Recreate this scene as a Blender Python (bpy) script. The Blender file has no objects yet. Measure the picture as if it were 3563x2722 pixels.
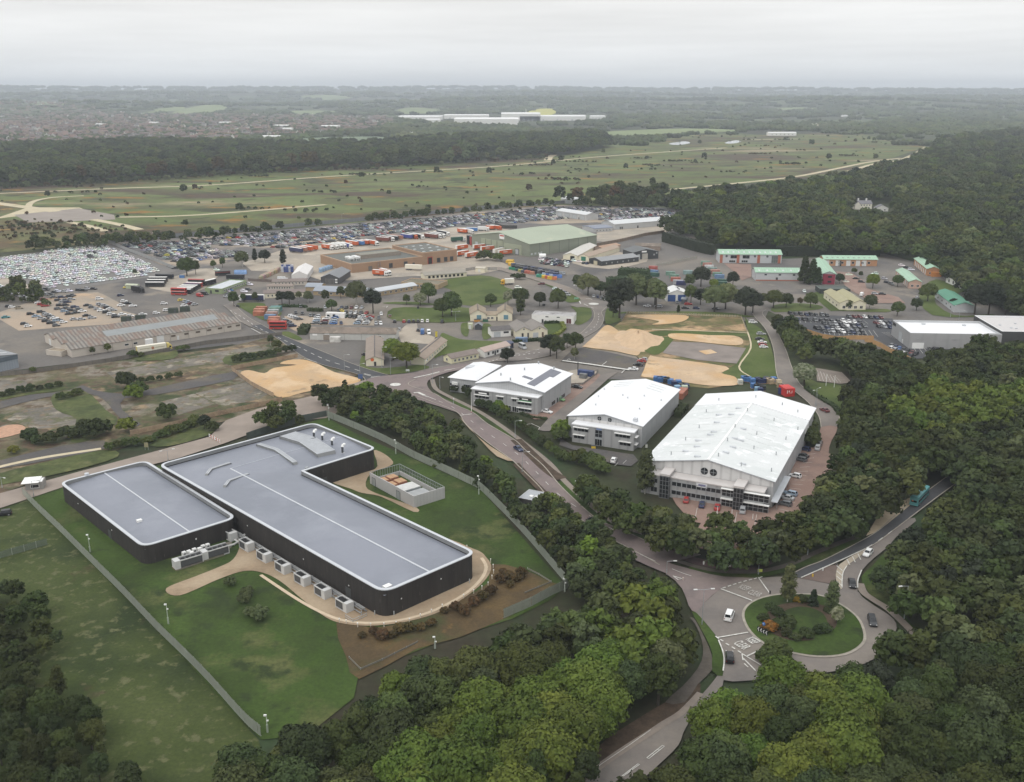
import bpy,bmesh,math,random
import numpy as np
from mathutils import Vector as V3,Matrix
R=math.radians
RU,RC,RCS,COS,SIN,PI,AT2,BD,EN,RG=random.uniform,random.choice,random.choices,math.cos,math.sin,math.pi,math.atan2,bpy.data,enumerate,range
random.seed(7)
sc=bpy.context.scene
col=sc.collection
for o in list(BD.objects):
 BD.objects.remove(o)
# -------------- camera, sky, sun, exposure
CAM_H=120.
FOC=3400.
PITCH=math.atan((1361.-316.)/FOC)
cam=BD.cameras.new('camera')
cam.sensor_fit='HORIZONTAL'
cam.sensor_width=36.
cam.lens=36.*FOC/3563.
cam.clip_start=1.
cam.clip_end=60000.
camo=BD.objects.new('camera',cam)
col.objects.link(camo)
camo.location=(0,0,CAM_H)
camo.rotation_euler=(PI/2-PITCH,0,0)
sc.camera=camo
SUN_EL,SUN_AZ=48.,215.
w=BD.worlds.new('World')
sc.world=w
w.use_nodes=True
nt=w.node_tree
nt.nodes.clear()
N=nt.nodes.new
wo=N('ShaderNodeOutputWorld')
bg=N('ShaderNodeBackground');bg.inputs['Strength'].default_value=.1
sky=N('ShaderNodeTexSky');sky.sky_type='NISHITA';sky.sun_disc=False
sky.sun_elevation=R(SUN_EL);sky.sun_rotation=R(SUN_AZ);sky.dust_density=4.;sky.air_density=1.
tc=N('ShaderNodeTexCoord')
sep=N('ShaderNodeSeparateXYZ');nt.links.new(tc.outputs['Generated'],sep.inputs[0])
ramp=N('ShaderNodeValToRGB')
nt.links.new(sep.outputs['Z'],ramp.inputs[0])
el=ramp.color_ramp.elements
el[0].position=.0;el[0].color=(.8,.835,.86,1)
el[1].position=1.;el[1].color=(1.34,1.36,1.38,1)
for p,c in((.012,(.87,.89,.9)),(.045,(.89,.895,.89)),(.11,(.9,.89,.87)),(.35,(1.06,1.07,1.08))):
 e=el.new(p);e.color=(*c,1)
mp=N('ShaderNodeMapping');mp.inputs['Scale'].default_value=(1.6,1.6,26.)
nt.links.new(tc.outputs['Generated'],mp.inputs[0])
cn=N('ShaderNodeTexNoise');cn.inputs['Scale'].default_value=1.7;cn.inputs['Detail'].default_value=6
cn.inputs['Roughness'].default_value=.55
nt.links.new(mp.outputs[0],cn.inputs['Vector'])
cr=N('ShaderNodeMapRange');cr.inputs['From Min'].default_value=.3;cr.inputs['From Max'].default_value=.7
cr.inputs['To Min'].default_value=.9;cr.inputs['To Max'].default_value=1.075
nt.links.new(cn.outputs[0],cr.inputs[0])
mul=N('ShaderNodeVectorMath');mul.operation='MULTIPLY'
nt.links.new(ramp.outputs[0],mul.inputs[0]);nt.links.new(cr.outputs[0],mul.inputs[1])
sc10=N('ShaderNodeVectorMath');sc10.operation='SCALE';sc10.inputs['Scale'].default_value=10.
nt.links.new(mul.outputs[0],sc10.inputs[0])
mx=N('ShaderNodeMix');mx.data_type='RGBA';mx.inputs[0].default_value=.97
nt.links.new(sky.outputs[0],mx.inputs[6]);nt.links.new(sc10.outputs[0],mx.inputs[7])
nt.links.new(mx.outputs[2],bg.inputs['Color'])
nt.links.new(bg.outputs[0],wo.inputs['Surface'])
sun=BD.lights.new('sun','SUN')
sun.energy=.9;sun.angle=R(25);sun.color=(1.,.96,.9)
suno=BD.objects.new('sun',sun);col.objects.link(suno)
az,ele=R(SUN_AZ),R(SUN_EL)
sdir=V3((SIN(az)*COS(ele),COS(az)*COS(ele),SIN(ele)))
suno.rotation_euler=(-sdir).to_track_quat('-Z','Y').to_euler()
sc.view_settings.view_transform='Standard'
sc.view_settings.look='None'
sc.view_settings.exposure=.14
sc.view_settings.gamma=1.
sc.cycles.max_bounces=4
sc.cycles.diffuse_bounces=2
sc.cycles.glossy_bounces=2
sc.cycles.transmission_bounces=2
sc.cycles.volume_bounces=0
sc.cycles.caustics_reflective=False
sc.cycles.caustics_refractive=False
# -------------- surveying: photograph pixel -> point on the plan
S9=1/2199.
VIEWS={'A':(0,250,1200),'B':(1100,250,1200),'C':(2300,250,1263),'D':(0,800,900),'E':(800,850,800),'F':(1500,650,800),'G':(2200,800,700),'H':(2800,800,763),'I':(0,1200,900),'J':(800,1050,800),'K':(1500,950,800),'L':(1900,1050,900),'M':(1500,1200,900),'N':(2200,1250,800),'O':(200,1450,1000),'Q':(1000,1450,1000),'R':(0,1900,1100),'S':(900,1900,1100),'T':(1700,1500,1000),'U':(2200,1800,1000),'V':(1900,2100,1000),'W':(2763,1900,800*2199/1635),'X':(2600,1050,963*2199/1903),'Y':(700,1900,1100),'Z':(0,0,3563),'a':(1640,1370,260),'b':(2660,1300,140),'c':(1600,760,300),'d':(2480,2060,320*2199/2068),'e':(1740,880,400),'f':(460,1180,180),'g':(560,960,200),'h':(2240,920,400),'i':(700,880,500),'j':(1000,740,760),'k':(2030,1280,300),'l':(2560,1280,300),'m':(560,1820,340),'n':(1820,660,680),'o':(0,820,560),'p':(200,1430,700),'q':(600,1430,700),'r':(1100,1750,700)}
_c,_s=COS(PITCH),SIN(PITCH)
def ray(v,x,y):
 x0,y0,wd=VIEWS[v]
 px=x0+x*wd*S9-1781.5
 py=y0+y*wd*S9-1361.
 return V3((px,FOC*_c-py*_s,-FOC*_s-py*_c))
def at(v,x,y,z=.0):
 d=ray(v,x,y)
 t=(z-CAM_H)/d.z
 return V3((d.x*t,d.y*t,z))
def G2(v,pts,z=.0):
 return[at(v,x,y,z)for x,y in pts]
def Sm(pts,n=5,closed=False):
 out=[]
 m=len(pts)
 P=[V3(p)for p in pts]
 rng=RG(m)if closed else RG(m-1)
 for i in rng:
  if closed:
   a,b,c,d=P[(i-1)%m],P[i],P[(i+1)%m],P[(i+2)%m]
  else:
   a,b,c,d=P[max(i-1,0)],P[i],P[i+1],P[min(i+2,m-1)]
  for k in RG(n):
   t=k/n
   out.append(.5*((2*b)+(c-a)*t+(2*a-5*b+4*c-d)*t*t+(3*b-a-3*c+d)*t**3))
 if not closed:
  out.append(P[-1])
 return out
def Is(x,y,poly):
 c=False
 j=len(poly)-1
 for i in RG(len(poly)):
  xi,yi,xj,yj=poly[i][0],poly[i][1],poly[j][0],poly[j][1]
  if(yi>y)!=(yj>y)and x<(xj-xi)*(y-yi)/(yj-yi)+xi:
   c=not c
  j=i
 return c
def to_px(p):
 """world point -> pixel of the 2199 px wide view, and depth"""
 dx,dy,dz=p[0],p[1],p[2]-CAM_H
 dep=dy*_c-dz*_s
 up=dy*_s+dz*_c
 return((1781.5+FOC*dx/dep)/1.6203,(1361-FOC*up/dep)/1.6203,dep)
# -------------- object helpers
def tag(o,label=None,cat=None,group=None,kind=None):
 if label:o['label']=label
 if cat:o['category']=cat
 if group:o['group']=group
 if kind:o['kind']=kind
 return o
def Tg(name,label,cat,loc=(0,0,0),rz=.0,group=None):
 o=BD.objects.new(name,None)
 o.empty_display_size=.5
 col.objects.link(o)
 o.location=loc
 o.rotation_euler=(0,0,rz)
 return tag(o,label,cat,group)
def obj(name,me,parent=None,loc=None,rz=None):
 o=BD.objects.new(name,me)
 col.objects.link(o)
 if parent is not None:o.parent=parent
 if loc is not None:o.location=loc
 if rz is not None:o.rotation_euler=(0,0,rz)
 return o
class MB:
 """collects faces, then links them as ONE mesh object"""
 def __init__(s):
  s.v,s.f,s.m=[],[],[]
 def fc(s,pts,m=0):
  n=len(s.v)
  s.v+=[tuple(p)for p in pts]
  s.f.append(tuple(RG(n,n+len(pts))))
  s.m.append(m)
  return s
 def box(s,x0,x1,y0,y1,z0,z1,m=0,mt=None,skip=''):
  n=len(s.v)
  s.v+=[(x0,y0,z0),(x1,y0,z0),(x1,y1,z0),(x0,y1,z0),(x0,y0,z1),(x1,y0,z1),(x1,y1,z1),(x0,y1,z1)]
  for k,f in zip('bfrklt',((3,2,1,0),(0,1,5,4),(1,2,6,5),(2,3,7,6),(3,0,4,7),(4,5,6,7))):
   if k in skip:continue
   s.f.append(tuple(n+i for i in f))
   s.m.append(mt if(k=='t' and mt is not None)else m)
  return s
 def prism(s,poly,z0,z1,m=0,mt=None,top=True):
  n=len(poly)
  for i in RG(n):
   a,b=poly[i],poly[(i+1)%n]
   s.fc([(a[0],a[1],z0),(b[0],b[1],z0),(b[0],b[1],z1),(a[0],a[1],z1)],m)
  if top:
   s.fc([(p[0],p[1],z1)for p in poly],m if mt is None else mt)
  return s
 def tube(s,a,b,r,n=6,m=0,r2=None,cap=True):
  a,b=V3(a),V3(b)
  d=(b-a).normalized()
  q=d.to_track_quat('Z','Y').to_matrix()
  r2=r if r2 is None else r2
  k0=len(s.v)
  for p,rr in((a,r),(b,r2)):
   for i in RG(n):
    t=2*PI*i/n
    s.v.append(tuple(p+q@V3((COS(t)*rr,SIN(t)*rr,0))))
  for i in RG(n):
   j=(i+1)%n
   s.f.append((k0+i,k0+j,k0+n+j,k0+n+i));s.m.append(m)
  if cap:
   s.f.append(tuple(k0+n+i for i in RG(n)));s.m.append(m)
   s.f.append(tuple(k0+n-1-i for i in RG(n)));s.m.append(m)
  return s
 def mesh(s,name,mats):
  me=BD.meshes.new(name)
  me.from_pydata(s.v,[],s.f)
  for m in(mats if isinstance(mats,(list,tuple))else[mats]):
   me.materials.append(m)
  me.polygons.foreach_set('material_index',s.m)
  me.update()
  return me
 def bd(s,name,mats,parent=None,loc=None,rz=None):
  return obj(name,s.mesh(name,mats),parent,loc,rz)
# -------------- materials
MATS={}
def _base(name):
 m=BD.materials.new(name)
 m.use_nodes=True
 t=m.node_tree
 return m,t,t.nodes['Principled BSDF']
def _noise(t,scale,detail=4,coord='Position',stretch=None,rough=.55):
 if coord=='Position':
  g=t.nodes.new('ShaderNodeNewGeometry').outputs['Position']
 else:
  g=t.nodes.new('ShaderNodeTexCoord').outputs[coord]
 mp=t.nodes.new('ShaderNodeMapping')
 mp.inputs['Scale'].default_value=stretch or(1,1,1)
 t.links.new(g,mp.inputs[0])
 n=t.nodes.new('ShaderNodeTexNoise')
 n.inputs['Scale'].default_value=scale
 n.inputs['Detail'].default_value=detail
 n.inputs['Roughness'].default_value=rough
 t.links.new(mp.outputs[0],n.inputs['Vector'])
 return n.outputs[0]
def _range(t,s,a,b,c,d):
 r=t.nodes.new('ShaderNodeMapRange')
 r.inputs['From Min'].default_value=a;r.inputs['From Max'].default_value=b
 r.inputs['To Min'].default_value=c;r.inputs['To Max'].default_value=d
 t.links.new(s,r.inputs[0])
 return r.outputs[0]
def _mix(t,fac,a,b,mode='MIX'):
 x=t.nodes.new('ShaderNodeMix');x.data_type='RGBA';x.blend_type=mode
 for i,q in((0,fac),(6,a),(7,b)):
  if hasattr(q,'links'):
   t.links.new(q,x.inputs[i])
  elif i==0:
   x.inputs[0].default_value=q
  else:
   x.inputs[i].default_value=(*q,1)
 return x.outputs[2]
def Pl(name,c,rough=.7,var=.12,scale=.6,metal=.0,coord='Position',stretch=None,spec=.5):
 if name in MATS:return MATS[name]
 m,t,b=_base(name)
 f=_range(t,_noise(t,scale,5,coord,stretch),.25,.75,1-var,1+var)
 cc=_mix(t,1.,c,f,'MULTIPLY')
 t.links.new(cc,b.inputs['Base Color'])
 b.inputs['Roughness'].default_value=rough
 b.inputs['Metallic'].default_value=metal
 b.inputs['Specular IOR Level'].default_value=spec
 MATS[name]=m
 return m
def Ly(name,layers,rough=.9,fine=.25,fscale=1.5,spec=.25,bump=.0):
 """layers: first a base colour, then (colour, noise scale, threshold, softness[, stretch])"""
 if name in MATS:return MATS[name]
 m,t,b=_base(name)
 c=layers[0]
 for k,L in EN(layers[1:]):
  st=L[4]if len(L)>4 else None
  n=_noise(t,L[1],6,'Position',st,.6)
  t.nodes[-2].inputs['Location'].default_value=(31.7*(k+1),17.3*(k+1),3.1*k)
  f=_range(t,n,L[2]-L[3],L[2]+L[3],0,1)
  c=_mix(t,f,c,L[0])
 f=_range(t,_noise(t,fscale,6,rough=.7),.25,.75,1-fine,1+fine)
 c=_mix(t,1.,c,f,'MULTIPLY')
 t.links.new(c,b.inputs['Base Color'])
 b.inputs['Roughness'].default_value=rough
 b.inputs['Specular IOR Level'].default_value=spec
 MATS[name]=m
 return m
def leaf(name,c,c2=None,rnd=.3,scale=.35):
 if name in MATS:return MATS[name]
 m,t,b=_base(name)
 oi=t.nodes.new('ShaderNodeObjectInfo')
 base=_mix(t,_range(t,_noise(t,scale,3),.35,.65,0,1),c,c2 or tuple(x*.7 for x in c))
 f=_range(t,oi.outputs['Random'],0,1,1-rnd,1+rnd)
 base=_mix(t,1.,base,f,'MULTIPLY')
 hs=t.nodes.new('ShaderNodeHueSaturation')
 r7=t.nodes.new('ShaderNodeMath');r7.operation='MULTIPLY';r7.inputs[1].default_value=7.31
 t.links.new(oi.outputs['Random'],r7.inputs[0])
 fr=t.nodes.new('ShaderNodeMath');fr.operation='FRACT';t.links.new(r7.outputs[0],fr.inputs[0])
 t.links.new(_range(t,fr.outputs[0],0,1,.475,.525),hs.inputs['Hue'])
 t.links.new(base,hs.inputs['Color'])
 t.links.new(hs.outputs[0],b.inputs['Base Color'])
 b.inputs['Roughness'].default_value=.75
 b.inputs['Specular IOR Level'].default_value=.15
 MATS[name]=m
 return m
def Rb(name,c,rough=.5,pitch=1.,depth=.06,axis='X',rust=None,var=.07,wide=.25):
 """sheet-metal cladding with ribs along an object axis and optional rust or moss"""
 if name in MATS:return MATS[name]
 m,t,b=_base(name)
 tcn=t.nodes.new('ShaderNodeTexCoord')
 wv=t.nodes.new('ShaderNodeTexWave');wv.wave_type='BANDS';wv.bands_direction=axis
 wv.inputs['Scale'].default_value=.314/pitch
 t.links.new(tcn.outputs['Object'],wv.inputs['Vector'])
 cc=_mix(t,_range(t,wv.outputs['Fac'],.0,wide,1,0),c,tuple(x*(1-depth*4)for x in c))
 if rust:
  st=(1,.25,1)if axis=='X' else(.25,1,1)
  cc=_mix(t,_range(t,_noise(t,.35,6,'Object',st,.65),.45,.6,0,.85),cc,rust)
 f=_range(t,_noise(t,.25,5),.25,.75,1-var,1+var)
 cc=_mix(t,1.,cc,f,'MULTIPLY')
 t.links.new(cc,b.inputs['Base Color'])
 b.inputs['Roughness'].default_value=rough
 MATS[name]=m
 return m
def objcolor(name,rough=.3,spec=.5):
 if name in MATS:return MATS[name]
 m,t,b=_base(name)
 oi=t.nodes.new('ShaderNodeObjectInfo')
 f=_range(t,_noise(t,.8,3),.3,.7,.93,1.05)
 t.links.new(_mix(t,1.,oi.outputs['Color'],f,'MULTIPLY'),b.inputs['Base Color'])
 b.inputs['Roughness'].default_value=rough
 b.inputs['Specular IOR Level'].default_value=spec
 MATS[name]=m
 return m
Gl=Pl('m0',(.018,.02,.023),.12,.3,.5)
BLACK=Pl('m1',(.012,.012,.012),.7)
Wh=Pl('m2',(.78,.78,.76),.5,.06)
MARK=Pl('m3',(.55,.54,.5),.7,.3,1.2)
MARK2=Pl('m4',(.38,.36,.33),.8,.35,1.5)
KERB=Pl('m5',(.3,.27,.225),.85,.25,.7)
St=Pl('m6',(.36,.38,.39),.45,.1,.8,.3)
Dk=Pl('m7',(.06,.065,.07),.5)
PAINT=objcolor('vehicle_paint')
BARK=Pl('m8',(.055,.045,.035),.9,.3,2.)
BIRCHBARK=Pl('m9',(.42,.4,.36),.8,.4,2.)
# -------------- terrain to the horizon
def hills(x,y):
 r=math.hypot(x,y)
 a=AT2(x,y)
 s=lambda k,p:SIN(a*k+p)
 def bump(c,wdt,h):
  d=(r-c)/wdt
  return h*math.exp(-d*d)if abs(d)<4 else .0
 h=.0
 if r>5200:
  k=min(1,(r-5200)/1500)
  h+=k*bump(7100+500*s(5,1),900,46+16*s(7,.4)+9*s(17,2))
  h+=k*bump(9800+500*s(4,2),1100,74-20*a+14*s(6,2.2)+8*s(15,1))
  h+=k*bump(14200,2200,146+9*s(4.5,-.3)-52*a+9*s(9,2.)+4*s(23,1))
  h+=k*(6*SIN(x/700.)*COS(y/900.)+6)
 return h-.05
mb=MB()
NA,rings=216,[.0]+[60*1.28**i for i in RG(10)]+[640*1.135**i for i in RG(1,26)]
rings=[r for r in rings if r<16900]+[16900]
idx={}
for i,r in EN(rings):
 for j in RG(NA if i else 1):
  a=2*PI*j/NA
  x,y=r*SIN(a),r*COS(a)
  idx[i,j]=len(mb.v)
  mb.v.append((x,y,hills(x,y)))
for i in RG(len(rings)-1):
 for j in RG(NA):
  k=(j+1)%NA
  f=(idx[0,0],idx[1,k],idx[1,j])if i==0 else(idx[i,j],idx[i,k],idx[i+1,k],idx[i+1,j])
  mb.f.append(tuple(reversed(f)));mb.m.append(0)
FLOOR=Ly('m10',[(.03,.034,.016),((.06,.075,.032),.0012,.5,.06),((.11,.14,.06),.0022,.555,.012,(1,.5,1)),((.17,.17,.085),.0028,.63,.012,(1,.5,1)),((.035,.03,.018),.06,.55,.1),((.03,.05,.02),.02,.6,.05)],.95,.3,.35)
tag(mb.bd('ground',FLOOR),'wooded lowland ground with field patches running out to the hills','ground',kind='structure')
BD.objects['ground'].data.polygons.foreach_set('use_smooth',[True]*len(mb.f))
def atT(x,y,v='Z'):
 """view pixel -> point on the terrain (far hills included)"""
 d=ray(v,x,y).normalized()
 t,o=1500.,V3((0,0,CAM_H))
 while t<17500:
  p=o+d*t
  if p.z<=hills(p.x,p.y):break
  t+=20
 return V3((p.x,p.y,hills(p.x,p.y)))
LVN={}
def lz(level):
 LVN[level]=LVN.get(level,0)+1
 return .06*level+.0015*LVN[level]
SHEETS=[]
def gz(x,y):
 """height of the topmost ground sheet under a point"""
 z=.0
 for x0,x1,y0,y1,P,h in SHEETS:
  if h>z and x0<x<x1 and y0<y<y1 and Is(x,y,P):z=h
 return z
def Sh(name,label,pts,m,level,cat='ground',sm=0,closed=True):
 if sm:pts=Sm(pts,sm,True)
 z=lz(level)
 b=MB().fc([(p[0],p[1],z)for p in pts])
 SHEETS.append((min(p[0]for p in pts),max(p[0]for p in pts),min(p[1]for p in pts),max(p[1]for p in pts),[(p[0],p[1])for p in pts],z))
 a=sum(pts[i][0]*pts[(i+1)%len(pts)][1]-pts[(i+1)%len(pts)][0]*pts[i][1]for i in RG(len(pts)))
 if a<0:b.f[0]=tuple(reversed(b.f[0]))
 return tag(b.bd(name,m),label,cat,kind='structure')
def Sp(name,label,pts,wd,m,level,cat='path',sm=4,h=.0):
 """a band of constant width along a line"""
 P=Sm(pts,sm)if sm else[V3(p)for p in pts]
 z=lz(level)+h
 b=MB()
 Rn(b,P,wd,z)
 return tag(b.bd(name,m),label,cat,kind='structure')
def Rn(b,P,wd,z,m=0):
 L,Rr=[],[]
 for i,p in EN(P):
  d=(P[min(i+1,len(P)-1)]-P[max(i-1,0)])
  n=V3((-d.y,d.x,0));n=n.normalized()if n.length>1e-6 else V3((1,0,0))
  L.append(p+n*wd/2);Rr.append(p-n*wd/2)
 for i in RG(len(P)-1):
  b.fc([(q.x,q.y,z)for q in(Rr[i],Rr[i+1],L[i+1],L[i])],m)
def Dh(b,P,wd,on,off,z):
 acc,cur=.0,[]
 on_now=True
 pts=[]
 for i in RG(len(P)-1):
  n=max(1,int((P[i+1]-P[i]).length/.5))
  pts+=[P[i].lerp(P[i+1],k/n)for k in RG(n)]
 pts.append(P[-1])
 for i in RG(len(pts)-1):
  if on_now:cur.append(pts[i])
  acc+=(pts[i+1]-pts[i]).length
  if acc>(on if on_now else off):
   if on_now and len(cur)>1:Rn(b,cur,wd,z*1.9+.003)
   acc,cur,on_now=.0,[],not on_now
# -- ground covers
HEATH=Ly('m11',[(.092,.122,.034),((.125,.152,.052),.005,.5,.1),((.085,.09,.034),.014,.53,.06,(.6,1,1)),((.07,.05,.03),.0075,.56,.04,(.5,1,1)),((.21,.115,.022),.028,.615,.03,(.55,1,1)),((.045,.05,.02),.028,.6,.03,(.6,1,1)),((.26,.215,.13),.0065,.635,.03,(.35,1,1))],.95,.3,.1)
SCRUBHEATH=Ly('m12',[(.12,.12,.045),((.1,.07,.035),.02,.5,.08),((.3,.17,.03),.03,.62,.03),((.05,.055,.02),.05,.58,.05)],.95,.3,.3)
TARMAC=Ly('m13',[(.135,.125,.115),((.2,.175,.145),.012,.55,.08),((.095,.09,.088),.02,.58,.05),((.27,.23,.18),.03,.68,.05)],.9,.16,.6)
LOT=Ly('m14',[(.12,.115,.112),((.33,.27,.205),.012,.53,.06),((.085,.085,.09),.022,.58,.06)],.9,.15,.5)
CONC=Ly('m15',[(.36,.31,.25),((.28,.25,.21),.03,.55,.08),((.42,.37,.3),.05,.6,.06)],.9,.12,.6)
GRAVELLOT=Ly('m16',[(.36,.285,.215),((.26,.23,.19),.02,.52,.08),((.42,.3,.2),.025,.62,.05),((.2,.18,.11),.03,.66,.05)],.95,.14,.8)
GRASS=Ly('m17',[(.034,.062,.01),((.048,.08,.015),.025,.5,.1),((.03,.048,.01),.05,.53,.08),((.085,.095,.032),.06,.6,.06),((.024,.038,.01),.14,.6,.05)],.95,.3,1.1)
LAWN=Ly('m18',[(.07,.098,.022),((.095,.115,.036),.03,.52,.08),((.052,.076,.018),.05,.56,.08)],.95,.2,.9)
ROUGH=Ly('m19',[(.038,.054,.012),((.058,.074,.021),.03,.52,.1),((.021,.034,.009),.028,.54,.08),((.095,.1,.045),.35,.6,.05),((.055,.038,.02),.045,.64,.04)],.95,.3,1.2)
BROWN=Ly('m20',[(.155,.125,.082),((.085,.085,.038),.035,.48,.07),((.2,.175,.14),.028,.55,.04),((.045,.058,.022),.05,.54,.05),((.26,.19,.115),.06,.6,.04),((.1,.07,.045),.2,.55,.05)],.95,.4,.3)
SLAB=Ly('m21',[(.175,.158,.132),((.125,.115,.095),.06,.52,.08),((.1,.1,.052),.12,.57,.05),((.27,.24,.195),.13,.61,.04),((.17,.125,.08),.3,.6,.04)],.95,.32,.4)
DARKTAR=Ly('m22',[(.088,.082,.08),((.12,.105,.085),.05,.56,.08),((.1,.1,.06),.1,.66,.05)],.9,.2,1.)
NEWTAR=Ly('m23',[(.062,.063,.068),((.075,.075,.078),.05,.55,.1)],.85,.12,1.)
PINKTAR=Ly('m24',[(.185,.148,.142),((.215,.175,.16),.03,.55,.1),((.15,.125,.12),.15,.6,.08)],.9,.1,.9)
ROADTAR=Ly('m25',[(.175,.155,.14),((.21,.185,.16),.06,.55,.1),((.145,.132,.122),.09,.6,.08)],.9,.1,1.)
PAVE=Ly('m26',[(.23,.195,.165),((.18,.155,.135),.1,.6,.08)],.9,.15,1.)
DARKPAVE=Ly('m27',[(.105,.09,.078),((.075,.066,.05),.1,.56,.1)],.95,.2,1.)
BRICKPAVE=Ly('m28',[(.235,.155,.125),((.27,.19,.155),.05,.55,.1),((.19,.13,.11),.12,.6,.08)],.9,.12,1.4)
SAND=Ly('m29',[(.5,.325,.165),((.44,.315,.195),.03,.52,.08),((.55,.4,.25),.07,.56,.06),((.3,.22,.135),.1,.64,.04),((.48,.37,.27),.02,.6,.08)],.95,.08,.9)
WASTE=Ly('m30',[(.25,.18,.1),((.115,.11,.042),.05,.48,.06,(.6,1,1)),((.4,.27,.155),.035,.56,.05),((.075,.085,.03),.07,.56,.05),((.16,.11,.06),.12,.58,.05)],.95,.35,.3)
TRACK=Ly('m31',[(.3,.225,.15),((.35,.275,.19),.08,.54,.08),((.24,.18,.12),.12,.62,.08)],.95,.12,1.2)
PALETRACK=Ly('m32',[(.5,.43,.3),((.4,.35,.22),.05,.6,.1)],.95,.12,.3)
SOIL=Ly('m33',[(.055,.038,.026),((.085,.06,.04),.3,.55,.1)],.95,.3,2.)
BANK=Ly('m34',[(.075,.052,.026),((.105,.07,.03),.08,.52,.08),((.055,.058,.022),.06,.58,.06),((.14,.085,.03),.2,.68,.05)],.95,.3,1.6)
FIELD=Ly('m35',[(.2,.24,.11),((.16,.2,.09),.004,.55,.1)],.95,.1,.02)
RAPE=Pl('m36',(.42,.4,.07),.95,.1,.01)
WATER=Pl('m37',(.42,.44,.45),.15,.05,.02)
Z=lambda pts:G2('Z',pts)
Sh('heath','open green heath common with brown heather and orange gorse',Z([(-500,440),(0,402),(300,386),(700,362),(1000,348),(1200,336),(1300,318),(1270,292),(1480,284),(1640,291),(1830,284),(1990,315),(1900,345),(1830,372),(1700,386),(1480,404),(1380,440),(1200,446),(1000,460),(600,492),(250,518),(-500,590)]),HEATH,1,'heath')
Sh('heath_scrub','brown gorse scrub at the left edge of the heath',Z([(-300,478),(60,474),(190,482),(250,512),(230,520),(-300,560)]),SCRUBHEATH,2,'heath',3)
Sh('heath_scrub','brown heather patch at the far left of the heath',Z([(-200,440),(0,432),(60,448),(20,458),(-200,470)]),SCRUBHEATH,2,'heath',3)
Sh('old_runway','grey remnant of concrete runway on the heath',Z([(30,462),(170,448),(245,462),(248,472),(150,476),(60,478)]),Pl('m38',(.25,.215,.185),.9,.15,.05),3,'runway')
Sh('bare_ground','pale bare earth around the runway remnant',Z([(60,446),(170,446),(180,450),(60,462),(-5,470),(-5,468)]),PALETRACK,2)
for pts,wd in(([(-300,428),(0,416),(250,405),(450,398),(700,380),(900,368),(1090,356),(1300,336),(1560,318)],9),([(-60,430),(60,446),(120,455)],14),([(200,472),(262,484),(300,494)],9),([(150,478),(190,486),(226,497)],8),([(60,446),(70,434),(110,425),(180,421)],7),([(255,467),(430,462),(700,440)],8),([(1340,416),(1500,402),(1640,388),(1720,378),(1800,362),(1870,348),(1935,340)],9),([(1810,372),(1880,352),(1940,342),(1990,316)],9),([(1176,345),(1180,338),(1190,333)],14)):
 Sp('track','pale gravel track winding across the heath',Z(pts),wd,PALETRACK,4,'track')
Sh('estate_ground','grey tarmac ground of the industrial estate',Z([(-500,610),(0,552),(240,522),(600,494),(900,466),(1100,447),(1210,440),(1420,446),(1560,466),(1480,492),(1500,520),(1560,560),(1720,555),(1900,545),(2060,590),(2250,650),(2300,700),(2250,790),(1990,770),(1860,745),(1760,720),(1650,668),(1640,690),(1290,690),(1420,820),(1000,800),(940,790),(860,808),(790,800),(640,750),(500,740),(60,792),(-500,870)]),TARMAC,1,'ground')
Sh('storage_lot','dark and sandy ground of the vehicle storage lot',Z([(235,524),(600,494),(900,467),(1200,441),(1420,446),(1550,466),(1440,486),(1280,478),(1100,485),(980,492),(640,530),(400,584),(340,585)]),LOT,2)
Sh('compound_ground','sandy ground of the white car compound',Z([(-500,612),(0,553),(235,526),(380,582),(345,592),(150,622),(90,632),(-500,680)]),Pl('m39',(.15,.14,.13),.9,.15,.2),2)
Sh('concrete_yard','tan concrete lorry yard around the brick warehouse',Z([(520,566),(610,536),(820,514),(980,488),(1080,492),(1130,500),(1010,530),(1060,556),(1100,574),(1030,590),(880,594),(700,606),(640,586),(540,582)]),CONC,3)
Sh('concrete_yard','tan concrete apron right of the green hangar',G2('n',[(830,470),(1040,455),(1580,375),(1760,330),(1820,400),(1600,485),(900,590),(830,580)]),CONC,3)
Sh('concrete_yard','tan yard in front of the black workshop',G2('F',[(1230,700),(1640,590),(2080,690),(2060,720),(1860,770),(1700,790),(1480,770)]),CONC,3)
Sh('gravel_lot','pinkish gravel used car lot',G2('D',[(-300,720),(0,700),(300,600),(640,545),(830,530),(900,560),(1010,620),(1040,690),(1180,725),(1020,800),(560,830),(160,860),(0,765),(-300,800)]),GRAVELLOT,2)
Sh('concrete_yard','pale concrete corner beside the white car compound',G2('D',[(-300,420),(0,415),(110,400),(300,505),(190,530),(0,470),(-300,470)]),CONC,3)
Sh('gravel_lot','tan gravel car lot beside the long brown shed',G2('E',[(520,690),(920,690),(1090,700),(1380,690),(1380,780),(770,775),(700,870),(560,800)]),GRAVELLOT,2)
Sh('gravel_lot','pale gravel forecourt between the two long huts',G2('E',[(1600,850),(1690,770),(1790,760),(1800,840),(1960,890),(1950,960),(1640,940)]),CONC,2)
Sh('gravel_lot','dusty yard behind the green coach office',G2('D',[(1230,470),(1480,400),(1700,330),(1860,330),(1850,400),(1740,500),(1600,560),(1280,500)]),CONC,2)
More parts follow.
